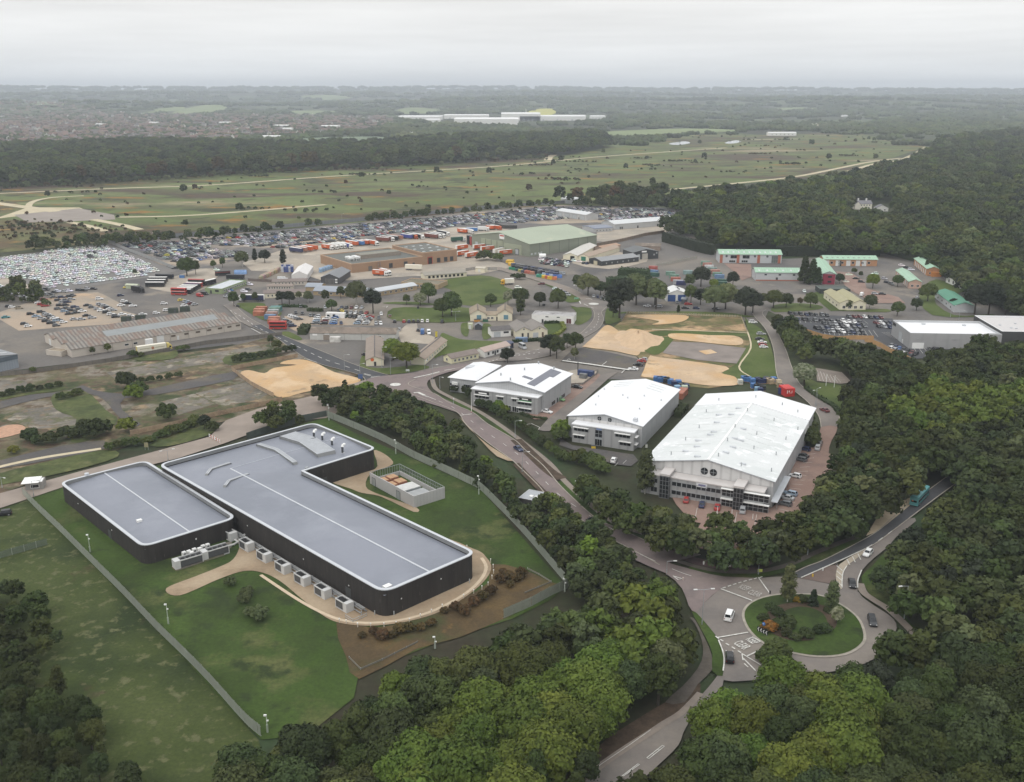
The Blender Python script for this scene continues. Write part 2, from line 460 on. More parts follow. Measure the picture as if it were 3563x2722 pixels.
# -- lawns, verges
for lab,v,pts in(('mown lawn between the low cream offices and the lorry park','F',[(100,900),(480,850),(690,900),(700,960),(790,1000),(690,1120),(250,1130),(200,1000),(110,960)]),('lawn with parked cars along its near edge','E',[(1560,615),(1950,615),(2250,640),(2250,745),(1570,735)]),('lawn strip below the leafy round tree','E',[(1500,560),(1760,555),(1960,575),(1960,585),(1510,575)]),('lawn in front of the twin cream bungalow','K',[(-20,340),(370,340),(370,460),(240,470),(-20,462)]),('curved lawn behind the yellow hut','K',[(30,820),(60,700),(100,580),(170,600),(300,640),(540,655),(780,665),(430,740),(110,790)]),('small lawn beside the white garage','K',[(290,490),(360,490),(350,610),(290,580)]),('small lawn right of the dark kiosk','K',[(490,500),(570,500),(590,600),(500,640)]),('lawn inside the curve by the white flat hall','K',[(1340,325),(1500,335),(1538,390),(1510,455),(1420,500),(1375,480),(1390,380)]),('hedged lawn beside the cream twin workshop','K',[(1090,480),(1230,475),(1280,540),(1170,610),(1100,600)]),('triangle of grass by the estate mini roundabout','F',[(1300,1110),(1270,1050),(1340,1030),(1425,1075),(1420,1100)]),('verge along the lorry park road','F',[(790,820),(930,850),(1160,930),(1390,1040),(1360,1060),(1000,900)]),('grass beside the orange shipping containers','E',[(70,570),(330,570),(330,640),(500,660),(360,740),(150,640)]),('grass by the junction of the hut with the red disc','E',[(1340,960),(1400,930),(1310,1100),(1300,1170),(1480,1190),(1800,1160),(1900,1190),(1530,1250),(1240,1170)]),('triangle of grass left of the red double decker bus','E',[(480,860),(560,840),(690,905),(640,920)]),('grass verge with parked cars beside the right hand road','L',[(1690,130),(1720,170),(1870,280),(1955,560),(1960,640),(1640,690),(1480,600),(1610,540),(1700,400),(1750,330),(1720,270)]),('grass along the road above the sand patch','L',[(640,90),(1100,85),(1500,95),(1700,120),(1700,135),(690,100),(640,160),(510,190),(520,60)]),('green strip between wasteland and sand bed','L',[(880,260),(1120,250),(1680,275),(1690,300),(1150,290),(900,300)]),('grass patch by the grey slab','L',[(800,350),(1000,300),(1080,330),(960,450),(850,430)]),('tree lined grass along the upper estate road','H',[(-300,830),(150,800),(140,760),(-100,740),(-300,760)]),('grass round the cream twin gabled hall','H',[(80,650),(200,640),(350,800),(620,800),(830,800),(820,830),(330,815),(250,810)]),('grass beside the shed with the dark green roof','H',[(1150,640),(1320,500),(1600,620),(1300,700),(1500,860),(1860,850),(1850,870),(1280,860)]),('lawn in front of the hidden car park at right','X',[(400,520),(480,560),(640,580),(660,700),(600,760),(430,650)])):
 Sh('lawn',lab,G2(v,pts),LAWN,4,'lawn',3)
# -- data centre compound
Sh('rough_meadow','rough olive meadow outside the palisade fence',Z([(-600,1100),(48,1064),(130,1145),(270,1285),(400,1420),(500,1530),(556,1590),(620,1900),(-600,1900)]),ROUGH,1,'meadow')
Sh('compound_grass','mown grass inside the palisade fence round the timber clad halls',Z([(48,1064),(150,1042),(385,992),(700,897),(760,930),(1030,1050),(1215,1262),(1180,1290),(1100,1330),(930,1385),(770,1450),(760,1500),(660,1580),(562,1590),(500,1530),(400,1420),(270,1285),(130,1145)]),GRASS,2,'grass')
Sh('brown_bank','brown scrubby bank below the perimeter track',G2('S',[(540,540),(800,575),(1100,510),(1400,375),(1600,260),(1620,130),(1830,165),(2035,255),(2080,290),(1900,420),(1400,640),(1100,720),(700,930),(610,780)]),BANK,3,'bank',2)
GP=[(357,1266),(386,1281),(470,1246),(522,1229),(560,1231),(600,1249),(650,1290),(700,1328),(740,1342),(800,1346),(870,1338),(940,1318),(1000,1284),(1040,1250),(1055,1222),(1045,1200),(1015,1180),(900,1150),(520,1130),(515,1175),(500,1204),(470,1220),(420,1240)]
Sh('perimeter_path','tan gravel path curving round the L shaped timber hall',Sm(Z(GP),5,True),TRACK,4,'path')
Sh('perimeter_path','tan gravel apron behind the generator enclosure',G2('Q',[(330,500),(470,455),(600,430),(690,385),(660,265),(740,290),(808,350),(780,385),(640,440),(600,540),(700,600),(985,700),(965,735),(720,620),(570,590),(490,560)]),TRACK,4,'path',3)
Sp('wheel_track','pale wheel track worn along the perimeter path',Z([(560,1237),(640,1290),(700,1322),(745,1336),(800,1340),(870,1332),(935,1312),(998,1278),(1033,1246),(1044,1220),(1034,1200)]),.9,Pl('m40',(.52,.42,.3),.95),5)
Sp('concrete_edging','thin concrete strip at the foot of the smaller timber hall',G2('p',[(140,960),(300,1090),(500,1250),(700,1430),(860,1571),(1010,1640),(1240,1600)]),1.,KERB,5,'edging')
Sh('concrete_pad','grey concrete alley between the two timber halls',G2('q',[(0,660),(90,640),(830,1120),(720,1330),(560,1180)]),SLAB,4)
Sh('concrete_pad','concrete plinth strip under the row of chillers',G2('q',[(700,1180),(830,1300),(1720,1900),(1690,1960),(820,1420),(640,1420)]),SLAB,5)
Sh('concrete_pad','concrete pad under the two long chillers',G2('m',[(240,1010),(340,1110),(960,900),(1440,750),(1400,690),(1600,560),(1600,420),(1100,580),(840,640),(480,760)]),SLAB,4)
# -- brownfield at left
Sh('brownfield','derelict brownfield land with cracked slabs and weeds',Z([(-600,890),(100,795),(480,748),(590,722),(650,748),(775,800),(690,862),(560,882),(480,906),(330,938),(0,1062),(-600,1160)]),BROWN,2)
for lab,v,pts in(('grey slab at the right of the brownfield','I',[(1660,415),(2199,300),(2280,420),(2199,470),(1890,530)]),('grey slab beside the weeds','I',[(1360,490),(1650,420),(1830,505),(1520,600)]),('pale slab in the middle of the brownfield','I',[(900,235),(1380,150),(1520,210),(1000,310)]),('broad slab near the parked lorry','I',[(1390,140),(1700,90),(2199,10),(2260,60),(1900,150),(1480,205)]),('brown slab at the left of the brownfield','I',[(150,560),(420,530),(700,600),(680,690),(300,720),(60,640)]),('slab at the far left of the brownfield','I',[(-100,310),(200,300),(280,380),(60,410),(-100,420)])):
 Sh('concrete_slab','cracked '+lab,G2(v,pts),SLAB,3,'slab')
Sh('bare_ground','orange brick rubble patch on the brownfield',G2('I',[(-60,740),(60,690),(190,690),(210,740),(60,790),(-60,800)]),Pl('m41',(.42,.25,.165),.95,.2,.8),4,sm=3)
Sh('derelict_road','old dark road running through the brownfield',Sm(G2('I',[(-100,510),(0,490),(260,430),(560,400),(700,350),(800,390),(1010,420),(1200,400),(1560,320),(1985,235),(1985,300),(1600,380),(1330,430),(1060,460),(1040,560),(1200,680),(1090,690),(960,560),(880,470),(740,420),(400,450),(0,550),(-100,570)]),2,True),DARKTAR,4,'road')
Sh('derelict_road','narrow dark track above the lower access road',G2('I',[(-60,1010),(0,990),(500,870),(880,820),(890,890),(500,970),(0,1060)]),DARKTAR,4,'road',2)
Sp('track','pale dirt track along the foot of the brownfield',G2('I',[(-60,1060),(100,1020),(400,960),(860,890)]),2.2,PALETRACK,5,'track')
for lab,v,pts in(('weedy hedge line across the brownfield','I',[(-60,420),(150,390),(500,350),(540,385),(250,430),(-60,480)]),('overgrown patch at the top right of the brownfield','I',[(1910,110),(2199,60),(2350,50),(2300,130),(1960,180)]),('weeds along the lower road','I',[(-60,1120),(400,1000),(900,900),(1000,960),(600,1080),(0,1200),(-60,1200)]),('grassy middle of the brownfield','I',[(450,430),(720,400),(900,560),(1000,650),(800,800),(600,830),(650,640),(480,560)]),('weeds below the parked lorry','I',[(1100,80),(1400,70),(1500,50),(1480,120),(1180,140)]),('grass along the fence by the lower road','I',[(1250,850),(1400,760),(1700,640),(1850,690),(1760,780),(1420,870)])):
 Sh('weeds',lab,G2(v,pts),Ly('m42',[(.075,.09,.03),((.05,.065,.022),.08,.55,.08),((.12,.12,.05),.1,.58,.05)],.95,.4,.4),5,'weeds',3)
Sh('sand_patch','orange sand bed inside the timber hoarding',Sm(G2('J',[(100,690),(180,660),(330,690),(420,640),(640,610),(480,600),(560,565),(700,560),(830,595),(1000,680),(1222,735),(1220,780),(950,830),(700,875),(500,925),(350,860),(200,770)]),3,True),SAND,4,'sand')
# -- roads
def road(name,label,vL,L,vR,Rr,m,level,kerbs=True,kw=.35):
 A_,B_=Sm(G2(vL,L),5),Sm(G2(vR,Rr),5)
 Sh(name,label,A_+B_[::-1],m,level,'road')
 if kerbs:
  b=MB()
  for P in(A_,B_):
   Rn(b,P,kw,.06*level+.13)
  tag(b.bd('kerb',KERB),'pale kerb edging '+label,'kerb',kind='structure')
Sh('access_road','pinkish concrete access road along the lower left',Z([(-600,1190),(-100,1088),(0,1062),(152,1020),(350,967),(450,940),(485,905),(556,879),(680,850),(770,822),(800,812),(830,840),(700,900),(640,905),(548,930),(480,955),(384,986),(149,1044),(0,1094),(-100,1120),(-600,1240)]),Pl('m43',(.26,.215,.18),.9,.15,.15),6,'road',0)
road('estate_road','grey estate road rising past the striped shed','E',[(-60,590),(0,640),(100,740),(195,795)],'E',[(20,560),(60,600),(170,700),(300,775)],ROADTAR,6)
road('new_road','freshly laid black road running to the junction','J',[(190,240),(330,300),(430,345),(580,450),(720,545),(900,615),(1230,705),(1300,765)],'J',[(300,224),(380,268),(470,315),(680,402),(900,490),(1200,612),(1380,672),(1530,716)],NEWTAR,6)
MLV,ML='M',[(-420,370),(-200,420),(0,490),(220,582),(300,690),(480,840),(680,985),(740,1040),(900,1195),(1000,1310),(1150,1420),(1290,1510),(1420,1600),(1600,1700),(1790,1800),(1940,1885)]
MR=[(-130,300),(-190,350),(30,425),(150,500),(350,582),(480,682),(700,812),(800,905),(950,1035),(1080,1190),(1200,1310),(1330,1430),(1440,1510),(1640,1595),(1850,1690),(2000,1740),(2290,1800)]
road('main_road','pinkish main road between the woods and the white warehouses',MLV,ML,'M',MR,PINKTAR,7)
Sh('junction','pinkish mini roundabout junction at the end of the black road',Sm(G2('J',[(1290,770),(1380,730),(1530,712),(1750,690),(2000,640),(2260,600),(2300,640),(2100,680),(1930,740),(1885,790),(1910,850),(1990,910),(2199,1010),(2250,1090),(2000,1010),(1800,950),(1600,880),(1400,830)]),2,True),PINKTAR,7,'road')
road('estate_road','curving estate road from the junction to the upper mini roundabout','K',[(-120,950),(0,920),(300,870),(600,820),(800,775),(1000,740),(1200,700),(1390,610),(1500,520),(1560,430),(1540,350),(1430,330),(1300,320)],'K',[(-60,1010),(0,985),(200,930),(420,880),(650,850),(900,840),(1150,790),(1300,720),(1450,630),(1600,540),(1650,450),(1630,380),(1690,320)],ROADTAR,5)
Sh('estate_road','tarmac mini roundabout at the far estate junction',Sm(G2('F',[(1320,1130),(1420,1120),(1430,1070),(1500,1080),(1700,1110),(1700,1150),(1640,1200),(1560,1180),(1500,1150),(1400,1160)]),2,True),ROADTAR,6,'road')
road('estate_road','lane from the hangar yard past the scrap yard','F',[(640,800),(900,870),(1100,935),(1300,1010),(1440,1085)],'F',[(640,770),(800,810),(1000,870),(1300,960),(1480,1050),(1540,1090)],PAVE,6)
road('right_road','grey road descending beside the sand beds','X',[(30,60),(45,100),(130,200),(180,330),(210,530),(300,600),(420,700),(490,790),(508,870)],'X',[(130,60),(105,90),(190,190),(262,330),(300,440),(360,570),(480,655),(590,730),(632,800),(620,870)],ROADTAR,5)
Sh('block_paving','red block paved car park beside the largest warehouse',Sm(G2('X',[(506,868),(495,950),(470,1000),(420,1010),(360,1010),(200,1400),(-100,1540),(-300,1500),(-350,1700),(0,1700),(300,1500),(440,1380),(520,1230),(640,1080),(560,1050),(580,960),(622,868)]),2,True),BRICKPAVE,6,'car park')
Sh('block_paving','red block paved forecourt in front of the largest warehouse',G2('N',[(380,1330),(900,1380),(1400,1440),(1300,1700),(560,1560),(420,1400)]),BRICKPAVE,5,'car park')
Sh('block_paving','red block paved strip beside the first warehouse',G2('M',[(760,560),(900,570),(1180,380),(1420,250),(1440,262),(1390,320),(990,640),(880,640),(790,600)]),BRICKPAVE,5,'car park')
Sh('car_park','grey access lane between the first two warehouses',G2('M',[(1440,262),(1600,230),(1500,300),(1150,620),(1120,740),(960,740),(910,730),(990,640),(1390,320)]),ROADTAR,5,'car park')
Sh('car_park','tarmac apron below the second warehouse',G2('M',[(1100,800),(1200,860),(1720,940),(1760,990),(1700,1040),(1540,1020),(1300,930),(1090,860)]),DARKTAR,5,'car park')
Sh('car_park','dark tarmac car park beside the sand heap',G2('K',[(1240,850),(1330,760),(1430,722),(1700,765),(1990,832),(2070,860),(1900,935),(1500,880)]),DARKTAR,5,'car park')
Sh('dealer_lot','new black car park of the dealer building',G2('H',[(-330,900),(200,860),(880,895),(900,1060),(1060,1190),(1500,1180),(1400,1290),(1080,1300),(840,1170),(700,1090),(300,1080),(-120,990)]),NEWTAR,5,'car park')
Sh('brick_court','pinkish paved court among the green roofed units',G2('H',[(310,420),(460,430),(600,520),(620,590),(940,680),(1010,740),(700,740),(420,590)]),BRICKPAVE,4,'car park')
Sh('brick_court','pinkish yard beside the green roofed workshop',G2('G',[(1000,370),(1300,380),(1300,520),(1200,560),(1120,470)]),BRICKPAVE,4,'yard')
Sh('car_park','hidden car park with white bays among the right hand trees',G2('X',[(470,460),(650,490),(720,560),(640,570),(480,550)]),PAVE,5,'car park')
Sh('pavement','pale concrete apron behind the first warehouse',G2('M',[(1165,230),(1240,215),(1410,230),(1400,270),(1290,345),(1165,350)]),CONC,5,'yard')
# -- wasteland and sand beds
Sh('wasteland','patchy sandy wasteland beyond the warehouses',G2('L',[(640,170),(690,98),(1660,132),(1715,270),(1740,400),(1620,560),(1490,610),(1640,700),(1380,740),(960,700),(800,640),(860,560),(780,470),(600,430),(330,395)]),WASTE,2,'wasteland')
for lab,pts in(('broad orange sand patch at the roadside',[(325,375),(420,290),(500,210),(560,215),(640,265),(720,235),(830,250),(890,290),(830,365),(790,455),(720,455),(560,420),(330,392)]),('long narrow orange sand bed',[(1040,282),(1160,275),(1400,290),(1600,295),(1675,335),(1620,377),(1300,347),(1080,322)]),('large orange sand bed behind the white warehouses',[(880,470),(960,478),(1530,556),(1490,612),(1600,642),(1632,690),(1600,718),(1400,720),(1200,695),(920,655),(815,640),(830,590)]),('orange sand streak by the upper road',[(720,130),(820,115),(1180,120),(1190,160),(1080,190),(900,200),(960,170)])):
 Sh('sand_patch',lab,Sm(G2('L',pts),3,True),SAND,5,'sand')
Sh('concrete_slab','large grey cracked slab beside the sand beds',G2('L',[(990,440),(1070,345),(1300,352),(1700,400),(1620,532),(1280,500)]),Pl('m44',(.205,.175,.155),.95,.25,.12),4,'slab')
Sh('sand_patch','small square of sand on the grey slab',G2('L',[(1295,425),(1400,412),(1455,440),(1360,456)]),SAND,6,'sand')
Sp('track','pale trodden line round the sand beds',G2('L',[(690,98),(1660,132),(1715,268),(900,240)]),1.2,PALETRACK,5,'track',0)
Sp('track','pale footpath over the right hand verge',G2('L',[(1715,268),(1740,400),(1640,560),(1730,640)]),.8,PALETRACK,6,'track')
hc=at('L',780,330)
b=MB()
n1,n2=36,12
rx,ry,hh=13.5,21.,4.6
for i in RG(n2+1):
 for j in RG(n1):
  t=2*PI*j/n1
  q=i/n2
  wob=1+.13*SIN(3*t+1)+.06*SIN(7*t)
  b.v.append((hc.x+rx*wob*q*COS(t),hc.y+ry*wob*q*SIN(t),hh*(.5+.5*COS(PI*q))*(1+.12*SIN(5*t+4*q))+.1))
for i in RG(n2):
 for j in RG(n1):
  k=(j+1)%n1
  b.f.append((i*n1+j,(i+1)*n1+j,(i+1)*n1+k,i*n1+k));b.m.append(0)
o=b.bd('sand_heap',Pl('m45',(.5,.36,.23),.95,.12,.4))
o.data.polygons.foreach_set('use_smooth',[True]*len(b.f))
tag(o,'rounded heap of pale sand on the roadside sand patch','sand heap')
# -- roundabout and its arms
Sh('roundabout','grey circulating carriageway of the large roundabout',Sm(G2('U',[(485,742),(540,680),(670,565),(780,510),(960,482),(1100,468),(1230,472),(1330,486),(1520,528),(1600,565),(1720,580),(1760,625),(1850,690),(2000,795),(2010,900),(1900,1060),(1700,1160),(1300,1230),(1000,1260),(945,1260),(695,1260),(702,1100),(685,1000),(650,935),(600,870),(545,805)]),3,True),ROADTAR,8,'road')
Sh('main_road','pinkish mouth of the main road at the roundabout',Sm(G2('U',[(0,225),(180,330),(480,420),(700,468),(960,480),(800,510),(670,566),(560,660),(485,742),(430,690),(380,560),(250,440),(0,330)]),2,True),PINKTAR,9,'road')
road('new_road','black tarmac lane climbing away to the right of the roundabout','U',[(1210,455),(1330,395),(1480,336),(1780,180),(1900,100),(2010,0),(2120,-90),(2260,-190),(2450,-330),(2600,-440)],'U',[(1290,482),(1400,434),(1600,345),(1700,295),(1850,222),(2000,112),(2120,20),(2330,-140),(2480,-250),(2650,-380)],NEWTAR,9)
Sh('new_road','grey approach lane into the roundabout from the right',Sm(G2('U',[(1600,565),(1605,440),(1640,385),(1760,290),(1850,225),(2000,115),(2120,20),(2170,40),(2020,160),(1960,235),(1850,322),(1755,420),(1722,500),(1722,580)]),2,True),ROADTAR,8,'road')
Sh('traffic_island','red brown triangular island between the two right hand lanes',G2('U',[(1300,484),(1480,396),(1575,372),(1560,450),(1548,505),(1522,526)]),Pl('m46',(.13,.095,.08),.9,.15,.6),10,'traffic island')
Sh('hatched_strip','pale paved hatching beside the approach lane',Sm(G2('U',[(1556,490),(1562,420),(1590,372),(1700,300),(1785,258),(1800,264),(1690,350),(1635,392),(1603,460),(1603,565),(1580,545)]),2,True),Pl('m47',(.36,.31,.24),.9,.15,.6),10,'road')
Sh('layby','buff paved wedge beside the black lane behind the teal bus',G2('X',[(815,1625),(860,1550),(900,1480),(1000,1405),(1120,1360),(1118,1412),(1000,1510),(900,1590)]),Pl('m48',(.42,.34,.235),.9,.15,.5),10,'lay-by')
Sh('bottom_road','grey road leaving the roundabout towards the bottom of the picture',Sm(G2('V',[(1330,540),(1350,640),(1160,832),(1060,980),(1010,1100),(860,1250),(700,1390),(600,1480),(120,1480),(290,1368),(480,1200),(800,985),(1040,842),(1200,700),(1300,580)]),3,True),ROADTAR,7,'road')
Sp('pavement','pale pavement along the bottom road',G2('V',[(1180,700),(1040,846),(900,935),(780,1015),(600,1130),(400,1270),(240,1400),(100,1500)]),1.5,PAVE,8,'pavement')
Sh('pavement','dark tarmac footway left of the roundabout',Sm(G2('U',[(440,780),(480,830),(530,950),(540,1060),(500,1170),(380,1310),(250,1430),(400,1430),(500,1290),(610,1180),(605,1060),(560,950),(500,830),(470,785)]),2,True),DARKPAVE,7,'pavement')
Sh('verge','grass verge left of the roundabout entry',Sm(G2('U',[(455,740),(490,745),(545,808),(600,872),(650,940),(680,1010),(700,1100),(690,1230),(610,1190),(612,1060),(568,950),(505,830)]),2,True),GRASS,8,'verge')
Sh('verge','dark earthy verge along the bottom road',Sm(G2('V',[(1150,600),(1180,690),(1040,842),(780,1005),(480,1200),(200,1400),(100,1400),(500,1020),(1030,700)]),2,True),SOIL,6,'verge')
Sh('verge','grass verge right of the roundabout',Sm(G2('U',[(1750,470),(1840,380),(1950,270),(2050,300),(2050,700),(2199,900),(2199,1000),(2000,760),(1850,640),(1790,560)]),2,True),GRASS,8,'verge')
Sp('pavement','brown footway curving right of the roundabout',G2('U',[(1740,520),(1770,590),(1850,650),(1960,720),(2100,850),(2199,960)]),2.,PAVE,9,'pavement')
ISL=Sm(G2('U',[(838,780),(860,700),(950,640),(1100,604),(1280,598),(1450,612),(1600,680),(1730,780),(1785,900),(1770,990),(1640,1070),(1420,1090),(1180,1050),(1000,985),(890,890)]),4,True)
o=Sh('island_kerb','pale kerb ring of the roundabout island',ISL,KERB,10,'kerb')
cx=sum(p.x for p in ISL)/len(ISL);cy=sum(p.y for p in ISL)/len(ISL)
Sh('roundabout_island','grassy roundabout island',[V3((cx+(p.x-cx)*.955,cy+(p.y-cy)*.955,0))for p in ISL],GRASS,11,'island')
Sh('island_planting','dark planting bed ring on the roundabout island',Sm(G2('U',[(1000,800),(1100,700),(1280,670),(1480,700),(1560,780),(1540,880),(1400,910),(1380,960),(1200,960),(1060,900)]),3,True),SOIL,12,'planting bed')
Sh('roundabout_island','smooth oval lawn at the centre of the roundabout',Sm(G2('U',[(1130,790),(1180,730),(1300,706),(1440,745),(1490,830),(1440,890),(1300,920),(1180,880)]),4,True),GRASS,13,'island')
Sp('pavement','tan footway running beside the main road',G2('M',[(10,300),(40,380),(160,450),(400,570),(600,700),(800,850),(1000,1010),(1130,1160),(1300,1320),(1480,1470),(1640,1560),(1900,1640)]),2.,PAVE,6,'pavement')
Sp('verge','narrow grass verge between main road and footway',G2('M',[(20,430),(200,500),(400,590),(560,700),(710,800)]),3.2,GRASS,5,'verge')
Sp('verge','grass verge between road and footway further down',G2('M',[(1100,1170),(1200,1290),(1330,1410),(1500,1520),(1700,1590),(1950,1660),(2250,1745)]),3.2,GRASS,5,'verge')
Sp('planting_bed','dark bark mulch bed between main road and footway',G2('M',[(720,815),(850,940),(1000,1080),(1110,1150)]),4.2,SOIL,7,'planting bed')
Sp('planting_bed','dark bark mulch bed on the wood side of the main road',G2('M',[(720,1020),(830,1140),(930,1240),(990,1310)]),2.4,SOIL,8,'planting bed')
Sh('layby','dusty tan verge on the wood side of the main road',Sm(G2('M',[(240,620),(330,730),(500,870),(700,1000),(560,960),(430,830),(330,720)]),2,True),TRACK,8,'verge')
Sh('verge','wide grass slope below the warehouse trees',G2('T',[(620,370),(760,420),(1000,640),(1300,860),(1650,1040),(1400,960),(1060,860),(860,690),(740,540)]),GRASS,4,'verge',3)
Sh('planting_bed','purple brown shrub bed at the corner of the main road',G2('U',[(300,300),(420,300),(700,370),(1000,400),(1080,360),(1000,300),(1100,300),(960,420),(700,415),(480,370)]),Pl('m49',(.075,.045,.045),.95,.3,.6),5,'planting bed')
Sp('pavement','footway bending round the top of the roundabout',G2('U',[(290,320),(480,385),(700,425),(960,425),(1200,370),(1400,280),(1600,200),(1800,120),(1900,20),(2000,-70)]),1.8,DARKPAVE,6,'pavement')
Sp('verge','grass verge round the top of the roundabout',G2('U',[(430,400),(640,440),(860,460),(1100,420),(1270,370),(1500,290),(1740,180)]),3.,GRASS,5,'verge')
# -- markings
def marks(label,f):
 b=MB();f(b)
 tag(b.bd('road_marking',MARK),label,'marking',kind='structure')
LNC=[0]
def LN(b,v,pts,wd,z=.36,sm=0):
 LNC[0]+=1
 Rn(b,Sm(G2(v,pts),5)if sm else G2(v,pts),wd,z*1.9+.0011*(LNC[0]%23))
def mk1(b):
 LN(b,'U',[(650,940),(885,900)],.35,.36);LN(b,'U',[(878,1082),(1048,1000)],.35)
 LN(b,'U',[(835,1062),(960,1138),(1010,1170)],.25);LN(b,'U',[(838,1066),(846,1115)],.25);LN(b,'U',[(850,1102),(942,1195)],.3)
 LN(b,'U',[(855,1140),(885,1168)],.25);LN(b,'U',[(658,958),(690,1040),(702,1110),(694,1195)],.3,sm=1)
 for x,y in((672,955),(715,985),(760,1012),(806,1042)):LN(b,'U',[(x,y),(x+24,y+15)],.35)
 LN(b,'U',[(676,566),(915,656)],.35);LN(b,'U',[(963,478),(1050,600)],.3)
 for i in RG(8):
  x,y=690+i*40,555-i*11+(i-4)**2*.4
  LN(b,'U',[(x,y),(x+24,y-8)],.35)
 LN(b,'U',[(635,930),(660,950)],.3)
 LN(b,'U',[(1290,482),(1400,434),(1600,345),(1780,262)],.3,.42)
 for i in RG(5):LN(b,'U',[(1640+i*42,340-i*20),(1662+i*42,385-i*20)],.25,.42)
 for y in(400,440,480,520):LN(b,'U',[(1562,y-8),(1606,y+30)],.25,.42)
 LN(b,'U',[(1640,392),(1612,440),(1603,500),(1603,560)],.25,.42,1)
 Dh(b,Sm(G2('U',[(1790,255),(1880,200),(2060,70)]),5),.25,3,3,.42)
 LN(b,'U',[(1722,560),(1724,500),(1752,425)],.3,.42,1)
 LN(b,'U',[(310,470),(380,492),(350,500),(310,470)],.3,.42)
marks('white give way lines and dashes painted round the large roundabout',mk1)
def mk2(b):
 Dh(b,Sm(G2('M',[(-60,445),(180,540),(420,720),(700,915),(860,1060),(1050,1255),(1200,1370),(1500,1560),(1750,1690)]),6),.18,3,6,.3)
 Dh(b,Sm(G2('U',[(60,300),(330,424),(500,480),(700,520)]),5),.2,6,5,.36)
 LN(b,'J',[(1760,740),(1900,710),(2005,682)],.9,.3);LN(b,'J',[(2050,668),(2150,652)],.4,.3)
 LN(b,'J',[(1760,885),(1800,880),(1860,908)],1.3,.3);LN(b,'M',[(-60,440),(40,478)],.3,.3)
 LN(b,'M',[(245,612),(345,600)],.4,.3)
marks('worn white centre dashes along the pinkish main road',mk2)
def mk3(b):
 Dh(b,Sm(G2('J',[(0,90),(130,165),(240,240),(350,300),(500,370),(680,455),(900,560),(1080,620),(1260,680)]),5),.35,4,3.2,.3)
 LN(b,'J',[(1280,705),(1340,722),(1350,715),(1285,700)],.4,.3);LN(b,'J',[(1345,740),(1440,722),(1350,728)],.4,.3)
 LN(b,'J',[(205,265),(295,315)],.4,.3);LN(b,'J',[(710,555),(830,590)],.3,.3)
 Dh(b,Sm(G2('K',[(450,900),(700,820),(1085,765)]),4),.6,1.2,.9,.3)
 Dh(b,Sm(G2('K',[(800,790),(1000,750),(1200,690),(1400,620),(1560,530),(1602,450),(1595,380)]),4),.25,3,3,.3)
 LN(b,'K',[(1255,848),(1500,880),(1900,938)],1.6,.27);LN(b,'K',[(1635,893),(1680,858)],.3,.3);LN(b,'K',[(1820,970),(1850,940)],.3,.3)
 LN(b,'K',[(1300,845),(1322,828),(1330,845)],.4,.3);LN(b,'K',[(905,825),(960,838)],.5,.3)
 LN(b,'F',[(1418,1102),(1430,1128)],.7,.3);LN(b,'F',[(1480,1075),(1545,1085)],.5,.3);LN(b,'F',[(1460,1130),(1500,1150)],.5,.3);LN(b,'F',[(1530,1165),(1555,1172)],.5,.3)
 LN(b,'E',[(1460,605),(1510,600),(1495,615)],.4,.3)
marks('crisp white centre dashes on the black estate road',mk3)
def mk4(b):
 for i in RG(15):LN(b,'N',[(1405+i*20,1450-i*40),(1520+i*18,1475-i*43)],.12,.3)
 for i in RG(14):LN(b,'N',[(1800+i*8,1170-i*18),(1880+i*6,1180-i*18)],.12,.3)
 for i in RG(5):LN(b,'N',[(620+i*190,1440+i*20),(600+i*190,1540+i*20)],.12,.3)
 for i in RG(12):LN(b,'H',[(180+i*46,985+i*3),(205+i*48,1060+i*2)],.15,.27)
 for i in RG(14):LN(b,'H',[(-60+i*50,905+i),(-40+i*52,940+i)],.15,.27)
 for i in RG(6):LN(b,'H',[(1080+i*50,1180),(1130+i*55,1250)],.2,.27)
 for i in RG(8):LN(b,'H',[(770+i*18,1040+i*9),(850+i*10,1040+i*9)],.2,.27)
 for i in RG(7):LN(b,'X',[(480+i*22,480+i*8),(500+i*24,552+i*2)],.12,.27)
 for x,y in((1560,1045),(1630,1025)):LN(b,'M',[(x,y),(x+30,y-30)],.12,.3)
 LN(b,'M',[(905,740),(925,715),(850,680),(810,690)],.2,.3)
marks('white parking bay lines across the car parks',mk4)
def disc(name,label,c,r,m,z,cat):
 b=MB().fc([(c.x+r*COS(2*PI*i/28),c.y+r*SIN(2*PI*i/28),z*1.9+.03)for i in RG(28)])
 return tag(b.bd(name,m),label,cat,kind='structure')
disc('road_marking','white painted dot of the nearer mini roundabout',at('J',1583,805),2.3,MARK,.3,'marking')
disc('road_marking','white painted dot of the farther mini roundabout',at('F',1555,1130),3.,MARK,.3,'marking')
def Lt(txt,m,size,depth=.0,bold=.0):
 cu=BD.curves.new('lettering','FONT')
 cu.body=txt;cu.size=size;cu.align_x='CENTER';cu.align_y='CENTER';cu.extrude=depth;cu.offset=bold
 to=BD.objects.new('lettering',cu);col.objects.link(to)
 bpy.context.view_layer.update()
 me=BD.meshes.new_from_object(to.evaluated_get(bpy.context.evaluated_depsgraph_get()))
 BD.objects.remove(to)
 me.materials.clear();me.materials.append(m)
 return me
def road_text(txt,v,c,top,width,length,label,m=MARK):
 """c: centre pixel, top: pixel towards which the letters' tops point"""
 p,q=at(v,*c),at(v,*top)
 me=Lt(txt,m,1.,0,.012)
 xs=[k.co.x for k in me.vertices];ys=[k.co.y for k in me.vertices]
 sx,sy=width/(max(xs)-min(xs)),length/(max(ys)-min(ys))
 for k in me.vertices:k.co.x*=sx;k.co.y*=sy
 d=q-p
 tag(obj('road_lettering',me,None,(p.x,p.y,.72),AT2(-d.x,d.y)),label,'marking',kind='structure')
